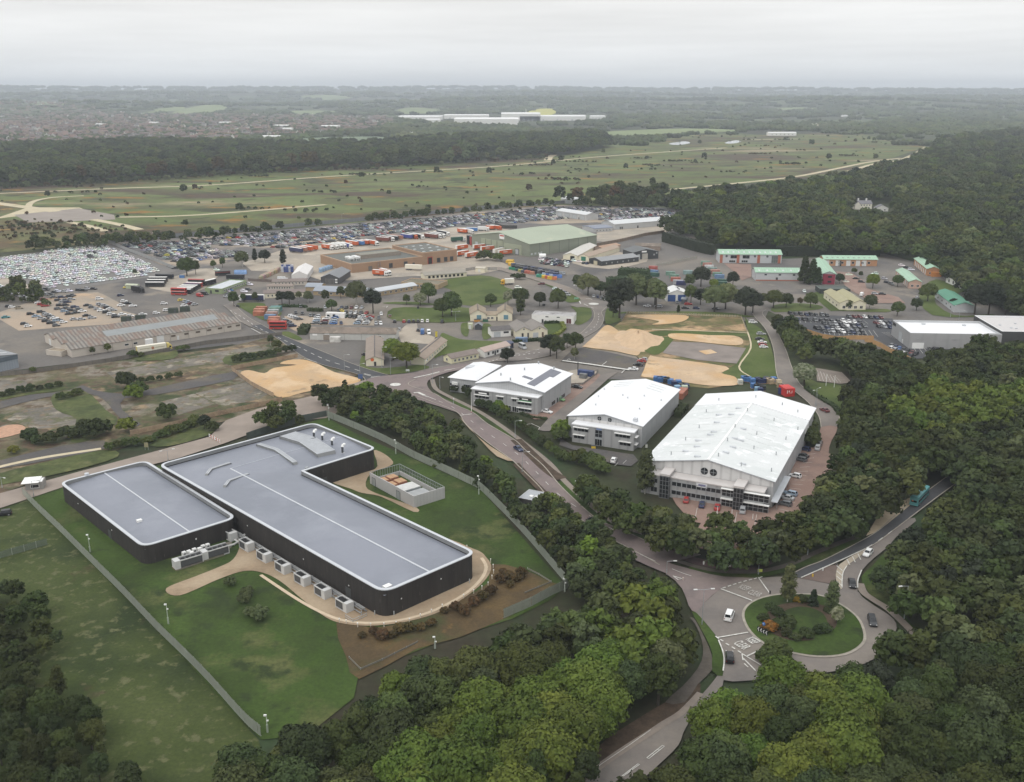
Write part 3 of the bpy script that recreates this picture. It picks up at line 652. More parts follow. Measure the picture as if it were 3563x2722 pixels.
road_text('KEEP','U',(920,965),(981,940),2.5,2.5,'white painted word on the roundabout entry reading KEEP')
road_text('CLEAR','U',(836,1000),(897,975),3.2,2.6,'white painted word on the roundabout entry reading CLEAR')
road_text('KEEP','U',(858,560),(905,520),2.6,2.4,'worn painted word on the far side of the roundabout reading KEEP',MARK2)
road_text('CLEAR','U',(935,604),(980,566),3.2,2.5,'worn painted word on the far side of the roundabout reading CLEAR',MARK2)
def mk5(b):
 LN(b,'V',[(580,1340),(705,1245)],.15,.3);LN(b,'V',[(590,1342),(715,1250)],.15,.3)
 LN(b,'V',[(770,1200),(890,1105)],.15,.3);LN(b,'V',[(785,1207),(905,1112)],.15,.3)
 for x,y in((770,1200),(812,1168),(852,1135),(890,1105)):LN(b,'V',[(x,y),(x+15,y+7)],.12,.3)
 LN(b,'V',[(290,1368),(420,1250),(640,1100),(800,985)],.12,.3)
marks('white double line and ladder hatching on the bottom road',mk5)
for lab,pts,m in(('pale green pasture on the far hillside at left',[(290,243),(340,235),(395,231),(385,240),(330,246)],FIELD),('pale green sloping pasture beyond the town',[(362,246),(400,234),(455,226),(485,228),(480,242),(420,246)],FIELD),('pale strip of pasture right of the town',[(610,243),(640,239),(720,240),(735,245),(640,247)],FIELD),('yellow rape field beyond the white factories',[(1125,243),(1160,235),(1195,237),(1185,248),(1140,250)],RAPE),('yellowish field left of the rape field',[(850,238),(890,232),(945,238),(930,244),(870,246)],FIELD),('green field on the hillside',[(640,208),(700,205),(760,210),(700,216)],FIELD),('long green pasture at far right',[(1640,236),(1700,232),(1760,234),(1700,238)],FIELD),('green field beside the heath wood',[(1255,291),(1330,283),(1480,278),(1600,283),(1480,290),(1300,300)],FIELD),('grey green field in front of the town',[(640,300),(740,296),(830,297),(800,307),(660,310)],Pl('m50',(.13,.17,.1),.95)),('small green clearing in the far wood',[(1140,296),(1175,291),(1215,296),(1180,303)],FIELD),('pale field above the town at far left',[(40,222),(90,218),(140,222),(100,226)],FIELD)):
 P=Sm([atT(*p)for p in pts],3,True)
 b=MB().fc([(p.x,p.y,hills(p.x,p.y)+2.5)for p in P])
 tag(b.bd('field',m),lab,'field',kind='structure')
for lab,pts in(('pale sheet of water on the far heath',[(1436,309),(1470,304),(1482,308),(1455,312)]),('smaller pale pool on the far heath',[(1556,307),(1580,302),(1592,305),(1570,309)])):
 Sh('pond',lab,Z(pts),WATER,5,'pond',3)
Sp('bare_ground','pale sandy bar on the far heath',Z([(1600,300),(1660,300),(1712,299)]),18,PALETRACK,5,'ground')
# -------------- buildings
class Bld:
 """a rectangular building: local x runs along its front (left to right), y to the back"""
 def __init__(s,name,label,cat,A,B,C,h,group=None):
  A,B=V3((A.x,A.y,0)),V3((B.x,B.y,0))
  u=(B-A);s.L=u.length;u.normalize()
  v=V3((-u.y,u.x,0))
  s.W=C if isinstance(C,(int,float))else max(3.,(V3((C.x,C.y,0))-A).dot(v))
  s.h=h
  s.root=Tg(name,label,cat,A,AT2(u.y,u.x),group)
  s.u,s.v,s.A=u,v,A
 def loc(s,p):
  d=V3((p.x,p.y,0))-s.A
  return d.dot(s.u),d.dot(s.v)
 def gable(s,wall,roof,rise,axis='v',bays=1,over=.4,th=.18,trim=None):
  """ridges run along local y (axis v) or x (axis u); several bays give an M shaped roof"""
  L,W,h=s.L,s.W,s.h
  s.rise,s.axis,s.bays=rise,axis,bays
  b=MB()
  if axis=='v':
   pts=[(0,0)]+[(L*(k+.5*q)/bays,h+rise*(q==1))for k in RG(bays)for q in(0,1)]+[(L,h),(L,0)]
   b.fc([(x,0,z)for x,z in pts[::-1]][::-1]);b.fc([(x,W,z)for x,z in pts][::-1])
   b.fc([(0,W,0),(0,0,0),(0,0,h),(0,W,h)]);b.fc([(L,0,0),(L,W,0),(L,W,h),(L,0,h)])
  else:
   pts=[(0,0)]+[(W*(k+.5*q)/bays,h+rise*(q==1))for k in RG(bays)for q in(0,1)]+[(W,h),(W,0)]
   b.fc([(0,y,z)for y,z in pts][::1]);b.fc([(L,y,z)for y,z in pts][::-1])
   b.fc([(0,0,0),(L,0,0),(L,0,h),(0,0,h)]);b.fc([(L,W,0),(0,W,0),(0,W,h),(L,W,h)])
  b.bd('wall',wall,s.root)
  b=MB()
  n=L if axis=='v' else W
  m0=W if axis=='v' else L
  e=over
  sl=rise/(n/bays/2)
  for k in RG(bays):
   for sg in(0,1):
    a0=n*k/bays if sg==0 else n*(k+1)/bays
    r0=n*(k+.5)/bays
    ee=e if(k==0 and sg==0)or(k==bays-1 and sg==1)else 0
    a1=a0-ee if sg==0 else a0+ee
    za=h-ee*sl
    P=[(a1,za),(r0,h+rise)]
    if sg:P=P[::-1]
    (p0,z0),(p1,z1)=P
    z0+=.03;z1+=.03
    if axis=='v':
     q=[(p0,-e,z0),(p1,-e,z1),(p1,m0+e,z1),(p0,m0+e,z0)]
    else:
     q=[(-e,p0,z0),(m0+e,p0,z0),(m0+e,p1,z1),(-e,p1,z1)]
    t=[(x,y,z+th)for x,y,z in q]
    b.fc(t);b.fc(q[::-1],1)
    for i in RG(4):
     j=(i+1)%4
     b.fc([q[i],q[j],t[j],t[i]],1)
  s.roof=b.bd('roof',[roof,trim or roof],s.root)
  s.th=th+.03
  return s
 def flat(s,wall,roof,par=.6,pw=.4,trim=None):
  L,W,h=s.L,s.W,s.h
  s.rise,s.axis,s.bays,s.th=0,'v',1,0
  s.par=par
  MB().box(0,L,0,W,0,h,skip='tb').bd('wall',wall,s.root)
  b=MB().fc([(pw,pw,h-par),(L-pw,pw,h-par),(L-pw,W-pw,h-par),(pw,W-pw,h-par)])
  o=[(0,0),(L,0),(L,W),(0,W)];i_=[(pw,pw),(L-pw,pw),(L-pw,W-pw),(pw,W-pw)]
  for k in RG(4):
   j=(k+1)%4
   b.fc([(*o[k],h),(*o[j],h),(*i_[j],h),(*i_[k],h)],1)
   b.fc([(*i_[k],h),(*i_[j],h),(*i_[j],h-par),(*i_[k],h-par)],1)
  s.roof=b.bd('roof',[roof,trim or wall],s.root)
  return s
 def zroof(s,x,y):
  if not s.rise:return s.h-getattr(s,'par',0)
  n,c=(s.L,x)if s.axis=='v' else(s.W,y)
  w_=n/s.bays
  return s.h+s.rise*(1-abs((c%w_)-w_/2)/(w_/2))+s.th
 def place(s,fc,t,z):
  """local point on a wall: t metres from its left end as one looks at it"""
  return{'F':(t,0),'R':(s.L,t),'L':(0,s.W-t),'K':(s.L-t,s.W)}[fc]
 def pn(s,name,fc,t,z,w_,h,m,out=.06,frame=None,nx=1,nz=1,fw=.08,parent=None,label=None):
  """a window or door standing slightly proud of a wall, panes divided nx by nz"""
  b=MB()
  def bx(t0,t1,z0,z1,d0,d1,mi):
   if fc=='F':b.box(t0,t1,-d1,-d0,z0,z1,mi)
   elif fc=='R':b.box(s.L+d0,s.L+d1,t0,t1,z0,z1,mi)
   elif fc=='L':b.box(-d1,-d0,s.W-t1,s.W-t0,z0,z1,mi)
   else:b.box(s.L-t1,s.L-t0,s.W+d0,s.W+d1,z0,z1,mi)
  bx(t,t+w_,z,z+h,.003,out,0)
  mats=[m]
  if frame:
   mats.append(frame)
   o2=out+.05
   for k in RG(nx+1):
    c=t+w_*k/nx
    bx(c-fw/2,c+fw/2,z-fw/2,z+h+fw/2,.003,o2,1)
   for k in RG(nz+1):
    c=z+h*k/nz
    bx(t-fw/2+.001,t+w_+fw/2-.001,c-fw/2-.001,c+fw/2+.001,.004,o2+.004,1)
  o=b.bd(name,mats,parent or s.root)
  if label:o['label']=label
  return o
 def canopy(s,fc,t,z,w_,d=.9,m=None):
  b=MB()
  if fc=='F':b.box(t,t+w_,-d,-.003,z,z+.16)
  elif fc=='R':b.box(s.L+.003,s.L+d,t,t+w_,z,z+.16)
  return b.bd('sunshade',m or Wh,s.root)
 def seams(s,fc,n,z0,z1,m,w_=.12):
  for k in RG(1,n):
   ln=s.L if fc in 'FK' else s.W
   s.pn('wall_seam',fc,ln*k/n-w_/2,z0,w_,z1-z0,m,.03)
 def onr(s,name,x,y,w_,d,hh,m,cap=None):
  z=s.zroof(x+w_/2,y+d/2)
  b=MB().box(x,x+w_,y,y+d,z-.3,z+hh)
  return b.bd(name,m,s.root)
 def sky_l(s,x0,x1,y0,y1,m,name='skylight',lift=.05):
  z=lambda x,y:s.zroof(x,y)+lift
  b=MB()
  q=[(x0,y0),(x1,y0),(x1,y1),(x0,y1)]
  t=[(x,y,z(x,y))for x,y in q];d=[(x,y,z(x,y)-lift-.02)for x,y in q]
  b.fc(t)
  for i in RG(4):
   j=(i+1)%4
   b.fc([d[i],d[j],t[j],t[i]])
  return b.bd(name,m,s.root)
 def cowl(s,x,y,r=.28,hh=.9,m=None,name='roof_vent'):
  z=s.zroof(x,y)
  b=MB().tube((x,y,z-.3),(x,y,z+hh),r,8).tube((x,y,z+hh),(x,y,z+hh+.2),r*1.5,8,r2=r*.6)
  return b.bd(name,m or St,s.root)
Wf=Pl('m51',(.72,.725,.735),.55,.03,.08)
WHITEROOF2=Ly('m52',[(.62,.635,.63),((.56,.585,.575),.1,.54,.08,(.3,1,1)),((.74,.75,.75),.2,.6,.05)],.6,.03,.6,.4)
GREYCLAD=Rb('m53',(.4,.405,.41),.5,1.,.03)
GREYCLAD2=Rb('m54',(.335,.335,.335),.45,3.,.05)
PALECLAD=Rb('m55',(.56,.55,.54),.5,3.,.05)
Cm=Pl('m56',(.66,.61,.47),.85,.08,.5)
Wr=Pl('m57',(.72,.71,.68),.8,.07,.4)
Br=Ly('m58',[(.215,.175,.145),((.16,.135,.11),.15,.52,.08),((.28,.235,.19),.25,.62,.06)],.9,.12,1.)
TANROOF=Ly('m59',[(.3,.25,.185),((.25,.2,.15),.2,.54,.08)],.9,.12,.9)
DKROOF=Pl('m60',(.1,.092,.09),.8,.15,.5)
GREYROOF=Pl('m61',(.245,.25,.26),.6,.12,.25)
Gr=Rb('m62',(.3,.46,.33),.5,1.5,.03)
Dw=Pl('m63',(.62,.62,.6),.6)
Dd=Pl('m64',(.03,.03,.032),.6)
Dg=Pl('m65',(.42,.44,.45),.6)
ORANGEBRICK=Pl('m66',(.42,.22,.115),.9,.1,.6)
SKYL=Pl('m67',(.5,.53,.52),.5)
ROOFLIGHT=Pl('m68',(.56,.58,.575),.5)
# -- the L shaped timber hall and its smaller neighbour
TIMBER=None
def timber():
 m,t,b=_base('weathered_dark_timber')
 n1=_noise(t,2.2,6,'Object',(1.2,1.2,.05),.75)
 n2=_noise(t,.5,4,'Object',(1,1,.12))
 c=_mix(t,_range(t,n2,.35,.65,0,1),(.021,.0175,.0155),(.034,.029,.0255))
 c=_mix(t,_range(t,n1,.42,.7,0,.7),c,(.012,.01,.009))
 n3=_noise(t,3.,3,'Object',(1.4,1.4,.09),.6)
 c=_mix(t,_range(t,n3,.66,.72,0,.75),c,(.19,.17,.15))
 t.links.new(c,b.inputs['Base Color']);b.inputs['Roughness'].default_value=.85
 return m
TIMBER=timber()
LEADROOF=Ly('m69',[(.205,.218,.258),((.172,.186,.22),.035,.52,.1),((.228,.242,.282),.06,.6,.08)],.45,.035,.8,.5)
Cp=Pl('m70',(.5,.52,.545),.4,.05)
PARIN=Pl('m71',(.2,.205,.205),.7)
def rounded(poly,rad):
 out=[]
 n=len(poly)
 for i in RG(n):
  p,a,c=V3(poly[i]),V3(poly[i-1]),V3(poly[(i+1)%n])
  r=rad[i]if isinstance(rad,(list,tuple))else rad
  if r<=0:out.append((p.x,p.y));continue
  d1,d2=(a-p).normalized(),(c-p).normalized()
  for k in RG(9):
   t=k/8
   q=(p+d1*r)*(1-t)**2+p*2*t*(1-t)+(p+d2*r)*t**2
   out.append((q.x,q.y))
 return out
def offset(poly,d):
 out=[]
 n=len(poly)
 for i in RG(n):
  a,p,c=V3(poly[i-1]),V3(poly[i]),V3(poly[(i+1)%n])
  t=((p-a).normalized()+(c-p).normalized())
  t=t.normalized()if t.length>1e-6 else(c-p).normalized()
  nrm=V3((-t.y,t.x))
  e=(p-a).normalized();k=max(.4,abs(e.dot(t)))
  out.append((p.x+nrm.x*d/k,p.y+nrm.y*d/k))
 return out
def timber_hall(label,poly,radii,h,ridge):
 """poly counter-clockwise in local coordinates"""
 outer=rounded(poly,radii)
 inner=offset(outer,.75)
 par=1.05
 root=Tg('timber_clad_hall',label,'building')
 MB().prism(outer,0,h,top=False).bd('wall',TIMBER,root)
 b=MB()
 n=len(outer)
 o2=offset(outer,-.12)
 for i in RG(n):
  j=(i+1)%n
  b.fc([(*o2[i],h+.12),(*o2[j],h+.12),(*inner[j],h+.12),(*inner[i],h+.12)])
  b.fc([(*o2[i],h-.1),(*o2[j],h-.1),(*o2[j],h+.12),(*o2[i],h+.12)])
 b.bd('parapet_cap',Cp,root)
 b=MB()
 for i in RG(n):
  j=(i+1)%n
  b.fc([(*inner[j],h-par),(*inner[i],h-par),(*inner[i],h+.12),(*inner[j],h+.12)])
 b.bd('parapet_upstand',PARIN,root)
 return root,inner,h-par
def place_root(root,A,u):
 root.location=A;root.rotation_euler=(0,0,AT2(u.y,u.x))
h=7.2
P0,P1,NT,WC,BR,BL=at('r',738,986,h),at('r',1671,558,h),at('Q',149,399,h),at('Q',681,254,h),at('q',1580,132,h),at('q',35,524,h)
u=((P1-P0).normalized()+(WC-NT).normalized()*.5);u.z=0;u.normalize()
v=V3((-u.y,u.x,0))
lc=lambda p,o,u,v:((p-o).dot(u),(p-o).dot(v))
O=V3((P0.x,P0.y,0))
q1,qn,qw,qb,ql=[lc(p,O,u,v)for p in(P1,NT,WC,BR,BL)]
LX=(q1[0]+qn[0])/2;NY=(qn[1]+qw[1])/2;WX=(qw[0]+qb[0])/2;LY=(qb[1]+ql[1])/2
root,inner,rz_=timber_hall('large L shaped hall clad in dark timber with blue grey roof and white parapet',[(0,0),(LX,0),(LX,NY),(WX,NY),(WX,LY),(0,LY)],[4,3.2,.05,3,3.5,3.5],h,None)
place_root(root,O,u)
HALL=(O,u,v,LX,NY,WX,LY,rz_)
iz=rz_-.25
e=.72
rx=LX/2;ry=(NY+LY)/2;rr=1.
b=MB()
A1,A2,A3,A4,A5,A6=(e,e),(LX-e,e),(LX-e,NY+e),(WX-e,NY+e),(WX-e,LY-e),(e,LY-e)
z0,z1=iz,iz+rr
jx=(rx,ry)
f=lambda*pp:b.fc(pp)
b.fc([(e,e,z0),(rx,e,z1),(*jx,z1),(e,LY-e,z0)])
b.fc([(rx,e,z1),(LX-e,e,z0),(LX-e,NY+e,z0),(*jx,z1)])
b.fc([(LX-e,NY+e,z0),(WX-e,NY+e,z0),(WX-e,ry,z1),(*jx,z1)])
b.fc([(*jx,z1),(WX-e,ry,z1),(WX-e,LY-e,z0),(e,LY-e,z0)])
b.bd('roof',LEADROOF,root)
b=MB().box(rx-.22,rx+.22,e,ry,z1-.1,z1+.12);b.bd('ridge_cap',Cp,root)
MB().box(rx+.4,WX-1,ry-.14,ry+.14,z1-.1,z1+.08).bd('ridge_cap',Pl('m72',(.36,.38,.42),.5),root)
hp=lambda x,y:(x,y)
def hall_pt(vw,x,y,z):
 p=at(vw,x,y,z);return lc(p,O,u,v)
DUCT=Pl('m73',(.33,.345,.365),.5)
DUCT2=Pl('m74',(.46,.48,.5),.45)
def duct(pts,wd,hh,name='roof_duct'):
 """a low boxed duct lying across the roof, cranked at the ridge"""
 b=MB()
 P=[V3((*p[:2],p[2]))for p in pts]
 for i in RG(len(P)-1):
  d=(P[i+1]-P[i]);n=V3((-d.y,d.x,0)).normalized()*wd/2
  a0,a1,b0,b1=P[i]-n,P[i]+n,P[i+1]-n,P[i+1]+n
  up=V3((0,0,hh))
  b.fc([a0+up,b0+up,b1+up,a1+up][::1],0)
  for s_,t_ in((a0,b0),(b1,a1)):
   b.fc([s_-up,t_-up,t_+up,s_+up],1)
  for k in(-1,1):
   c0,c1=P[i]+n*k,P[i+1]+n*k
   m_=n.normalized()*.2*k
   b.fc([c0+up*1.06-m_,c1+up*1.06-m_,c1+up*1.06,c0+up*1.06][::(1 if k<0 else-1)],2)
 for p,q in((P[0],P[1]),(P[-1],P[-2])):
  d=(q-p);n=V3((-d.y,d.x,0)).normalized()*wd/2
  dn=V3((0,0,hh+.35))
  out=p-d.normalized()*1.1
  b.fc([out-n-dn,out+n-dn,p+n+V3((0,0,hh)),p-n+V3((0,0,hh))],1)
 b.bd(name,[DUCT,PARIN,DUCT2],root)
zr=lambda t:iz+rr*t
for(y0,x0,x1,wd,hh)in((LY-10.5,0,0,0,0),):
 pass
def across(vw,pa,pb,pc,wd,hh):
 a,b_,c=(hall_pt(vw,*p,iz+.9)for p in(pa,pb,pc))
 def zz(p):
  dy=1-min(1,abs(p[1]-ry)/(ry-NY));dx=1-min(1,abs(p[0]-rx)/rx)
  return iz+rr*(dy if p[0]>rx else min(dx,1 if p[1]<NY else max(dx,dy)))
 duct([(*a,zz(a)),(*b_,zz(b_)),(*c,zz(c))],wd,hh)
across('q',(940,360),(1140,440),(1340,570),1.5,.75)
across('q',(1260,260),(1480,345),(1680,470),6.4,1.05)
across('q',(375,690),(420,640),(630,575),.9,.5)
across('q',(575,815),(620,765),(830,690),.9,.5)
for i,(x,y)in EN(((1548,295),(1640,330),(1745,385),(1860,455))):
 px,py=hall_pt('q',x,y,iz+.4)
 b=MB().tube((px,py,iz),(px,py,iz+2.3),.36,10,1).tube((px,py,iz),(px,py,iz+.35),.55,10,0)
 b.tube((px,py,iz+2.25),(px+.45,py+.2,iz+2.95),.48,10,0).tube((px+.4,py+.18,iz+2.85),(px+1.3,py+.55,iz+2.8),.48,10,0)
 b.bd('exhaust_flue',[Wh,Dk],root)
b=MB().box(2.6,4.6,2.6,4.,iz,iz+.7);b.bd('roof_hatch',Wh,root)
for vw,x,y in(('q',1468,622),('r',1115,765),('r',1238,715)):
 px,py=hall_pt(vw,x,y,iz+.4)
 MB().box(px-.5,px+.5,py-.4,py+.4,iz,iz+.6).bd('roof_vent',St,root)
DOORT=Pl('m75',(.05,.053,.053),.6)
def hall_panel(root,name,fc,t,z,w_,hh,m,L_=None):
 b=MB()
 if fc=='F':b.box(t,t+w_,-.08,-.003,z,z+hh)
 elif fc=='L':b.box(-.08,-.003,t,t+w_,z,z+hh)
 else:b.box(LX+.003,LX+.08,t,t+w_,z,z+hh)
 return b.bd(name,m,root)
hall_panel(root,'door','L',13.4,0,2.2,3.,DOORT)
LAMP=Pl('m76',(.75,.75,.72),.5)
for t,z in((14,3.6),(34,3.6),(62,3.8)):hall_panel(root,'wall_light','L',t,z,.28,.28,LAMP)
for t,z in((5.,3.6),(17.5,4.2)):hall_panel(root,'wall_light','F',t,z,.28,.3,LAMP)
b=MB().box(LX+6,LX+8.4,NY-.09,NY-.003,0,2.9);b.bd('door',DOORT,root)
h2=5.6
pa,pb,pc,pd=at('p',934,1490,h2),at('p',1975,1177,h2),at('p',1021,535,h2),at('p',92,759,h2)
u2=((pb-pa).normalized()+u*1.);u2.z=0;u2.normalize();v2=V3((-u2.y,u2.x,0))
O2=V3((pa.x,pa.y,0))
w2=(lc(pb,O2,u2,v2)[0]);d2=(lc(pc,O2,u2,v2)[1]+lc(pd,O2,u2,v2)[1])/2
root2,inn2,rz2=timber_hall('smaller rectangular hall clad in dark timber beside the L shaped one',[(0,0),(w2,0),(w2,d2),(0,d2)],3.4,h2,None)
place_root(root2,O2,u2)
b=MB();e=.72;zz=rz2-.2
b.fc([(e,e,zz),(w2/2,e,zz+.8),(w2/2,d2-e,zz+.8),(e,d2-e,zz)]);b.fc([(w2/2,e,zz+.8),(w2-e,e,zz),(w2-e,d2-e,zz),(w2/2,d2-e,zz+.8)])
b.bd('roof',LEADROOF,root2)
MB().box(w2/2-.2,w2/2+.2,e,d2-e,zz+.7,zz+.92).bd('ridge_cap',Cp,root2)
px,py=lc(at('p',895,1210,zz+.4),O2,u2,v2)
MB().box(px-.7,px+.7,py-.5,py+.5,zz,zz+1.).bd('roof_vent',Wh,root2)
px,py=lc(at('p',320,695,h2+.3),O2,u2,v2)
MB().tube((px,py,zz),(px,py,h2+.7),.7,10).bd('roof_vent',Cp,root2)
MB().box(-.08,-.003,22,24,0,2.6).bd('door',DOORT,root2)
for t in(21,46):MB().box(-.09,-.003,t,t+.28,3.1,3.4).bd('wall_light',LAMP,root2)
MB().box(14.4,14.7,-.09,-.003,3,3.4).bd('wall_light',LAMP,root2)
# -- generator enclosure: open topped, steel louvre screen on the far sides
A,B=at('Q',970,702),at('Q',1206,628)
hq=3.9
pl=at('Q',610,432,hq)
g=Bld('generator_enclosure','pale grey open topped generator enclosure with steel screen behind the L shaped hall','enclosure',A,B,10.,hq)
g.W=(V3((pl.x,pl.y,0))-g.A).dot(g.v)
ENCL=Rb('m77',(.43,.42,.415),.6,1.2,.02)
b=MB()
t=.25
L_,W_=g.L,g.W
b.box(0,L_,0,t,0,hq);b.box(0,t,t,W_,0,hq);b.box(t,L_,W_-t,W_,0,1.6);b.box(L_-t,L_,t,W_-t,0,1.6)
b.bd('wall',ENCL,g.root)
b=MB()
n=int(W_/.9)
for i in RG(n+1):
 y=t+(W_-2*t)*i/n
 b.box(L_-.14,L_-.02,y-.05,y+.05,1.6,hq)
b.box(L_-.16,L_,t,W_,hq,hq+.12);b.box(L_-.12,L_-.04,t,W_,2.7,2.8)
n=int(L_/.9)
for i in RG(n+1):
 x=t+(L_-2*t)*i/n
 b.box(x-.05,x+.05,W_-.14,W_-.02,1.6,hq)
b.box(t,L_,W_-.16,W_-.001,hq+.002,hq+.122)
b.bd('steel_screen',Pl('m78',(.22,.24,.24),.5),g.root)
g.pn('door','L',1.5,0,1.9,2.7,St,frame=Dk);g.pn('door','L',W_*.62,0,2.,2.8,St,frame=Dk)
PAL=Pl('m79',(.42,.26,.15),.9,.15,1.)
for i,(x,y,sx,sy,hh,m,lab)in EN(((1.2,.6,3.,3.4,1.9,PAL,'timber topped crate nearest the front wall'),(4.8,.62,3.2,3.4,1.9,PAL,'timber topped crate by the far screen'),(1.2,.8,3.,3.2,1.8,PAL,'rear timber topped crate at the left'),(4.8,.82,3.2,3.,1.8,PAL,'rear timber topped crate at the right'),(1.6,.33,6.6,5.,2.3,Pl('m80',(.5,.5,.48),.6),'pale lidded generator in the middle'),(1.8,.06,6.4,5.6,2.2,Pl('m81',(.3,.31,.31),.6),'grey lidded generator at the near end'))):
 sx=min(sx,L_-x-.6)
 th_=Tg('generator_set',lab+' of the grey enclosure','generator',g.A+g.u*x+g.v*(y*W_),g.root.rotation_euler.z,'sets inside the grey enclosure')
 MB().box(0,sx,0,sy,.15,hh).bd('casing',Pl('m82',(.3,.12,.07),.8)if m is PAL else St,th_)
 b=MB().box(.12,sx-.12,.12,sy-.12,hh,hh+.14)
 if m is PAL:b.box(sx/2-.08,sx/2+.08,.1,sy-.1,hh+.14,hh+.24)
 b.bd('lid',m,th_)
 MB().box(.1,sx-.1,.1,sy-.1,.03,.15).bd('skid',Dk,th_)
# -- white warehouse 1 (two signs, solar panels)
eL,eR,eB=at('M',370,322,8.6),at('M',965,405,8.6),at('M',1185,240,8.6)
gA=V3((eL.x,eL.y,0));gB=V3((eR.x,eR.y,0));uu=(gB-gA).normalized();vv=V3((-uu.y,uu.x,0))
w1=Bld('warehouse','white roofed warehouse with solar panels and a green sign nearest the mini roundabout','warehouse',gA+uu*.7+vv*.7,gB-uu*.7+vv*.7,V3((eB.x,eB.y,0))-vv*.7,8.4)
w1.gable(GREYCLAD,Wf,2.6,'v',1,.7,.2,Cp)
SIGNB=Pl('m83',(.015,.015,.016),.5)
L_,W_=w1.L,w1.W
bd=4.
fb=MB().box(-.3,L_-.8,-bd,-.003,0,6.9,0)
fb.bd('office_block',GREYCLAD2,w1.root)
MB().box(-.6,L_-.5,-bd-.35,-.003,6.903,7.25).bd('office_roof',Wf,w1.root)
def Fr(bld,bd,name,t,z,w_,hh,m,**k):
 """a panel on the projecting office front"""
 o=bld.pn(name,'F',t,z,w_,hh,m,**k)
 o.location.y=-bd
 return o
def Fc(bld,bd,t,z,w_,d=.9):
 o=bld.canopy('F',t,z,w_,d);o.location.y=-bd;return o
Fr(w1,bd,'gable_sign',1.2,5.,6.2,1.5,SIGNB)
Fr(w1,bd,'sign_lettering',2.8,5.5,3.6,.55,Wh,out=.1)
Fr(w1,bd,'gable_sign',L_-9.3,5.2,6.,1.1,SIGNB)
Fr(w1,bd,'sign_lettering',L_-7.4,5.6,2.6,.4,Wh,out=.1)
Fr(w1,bd,'sign_stripe',L_-9.3,4.85,6.,.35,Pl('m84',(.05,.26,.07),.5))
FR=Pl('m85',(.3,.31,.32),.5)
for t,w_,z,n in((1.,6.6,3.7,4),(1.,6.6,.9,4),(L_-9.5,6.4,3.5,4),(L_-9.5,6.4,.9,4)):
 Fr(w1,bd,'window',t+.2,z,w_-.4,1.15,Gl,frame=FR,nx=n)
 Fc(w1,bd,t,z+1.3,w_)
for t in(11.,17.6):
 Fr(w1,bd,'window',t,4.3,2.6,1.2,Gl,frame=FR,nx=3);Fc(w1,bd,t-.3,5.6,3.3)
 Fr(w1,bd,'door',t,.05,2.6,2.2,Gl,frame=Wh,nx=3)
Fr(w1,bd,'door',14.4,.05,2.6,2.3,Gl,frame=Wh,nx=3)
for t in(2.,5.):
 for z in(1.,3.8):pass
for y,w_ in((W_*.28,3.5),(W_*.62,4.)):
 w1.pn('window','R',y,.6,w_,1.5,Gl,frame=FR,nx=3)
w1.pn('door','R',W_*.47,0,1.2,2.2,Dd);w1.seams('R',5,.2,8.2,St)
b=MB()
sx0=L_*.7
PV=Pl('m86',(.115,.12,.15),.35,.1,.5)
for(x0,x1,y0,y1)in((.56,.7,.27,.34),(.72,.83,.08,.92),(.83,.88,.62,.92)):
 x0,x1,y0,y1=x0*L_,x1*L_,y0*W_,y1*W_
 nx_,ny_=max(1,int((x1-x0)/1.7)),max(1,int((y1-y0)/1.1))
 o=w1.sky_l(x0,x1,y0,y1,PV,'solar_panel',.16)
 o['label']='array of dark solar panels on the white roof'
for x,y in((.5,.02),(.5,.98),(.2,.35),(.45,.6),(.75,.96)):w1.cowl(L_*x,W_*y)
aA,aB,aC=at('M',165,385),at('M',385,425),at('M',600,175,7)
an=Bld('office_annex','lower white hipped roof office joined to the left of the first warehouse','building',at('M',140,275,6.3),at('M',372,303,6.3),at('M',600,175,6.3),6.2)
L2,W2=an.L,an.W
MB().box(.7,L2+1,.7,W2,0,6.2,skip='b').bd('wall',GREYCLAD,an.root)
b=MB()
E=.0;zt=6.25;zr_=8.5;rx0,ry0,ry1=L2*.55,L2*.6,W2-L2*.4
b.fc([(E,E,zt),(L2+1,E,zt),(rx0,ry0,zr_)]);b.fc([(L2+1,E,zt),(L2+1,W2,zt),(rx0,ry1,zr_),(rx0,ry0,zr_)])
b.fc([(L2+1,W2,zt),(E,W2,zt),(rx0,ry1,zr_)]);b.fc([(E,W2,zt),(E,E,zt),(rx0,ry0,zr_),(rx0,ry1,zr_)])
b.box(E,L2+1,E,W2,zt-.18,zt-.002,skip='t')
b.bd('roof',Wf,an.root)
MB().box(L2*.25,L2*.25+3,W2*.42,W2*.42+3.4,6.4,8.4).bd('roof_plant',Cp,an.root)
an.pn('sign_board','F',L2*.18,3.6,2.6,1.1,Wh,out=.8)
for t in(.12,.62):
 for z in(.9,3.2):
  o=an.pn('window','F',L2*t,z,2.8,1.1,Gl,frame=FR,nx=3,out=.77);
 MB().box(L2*t-.2,L2*t+3,-.25,.69,2.2,2.34).bd('sunshade',Wh,an.root)
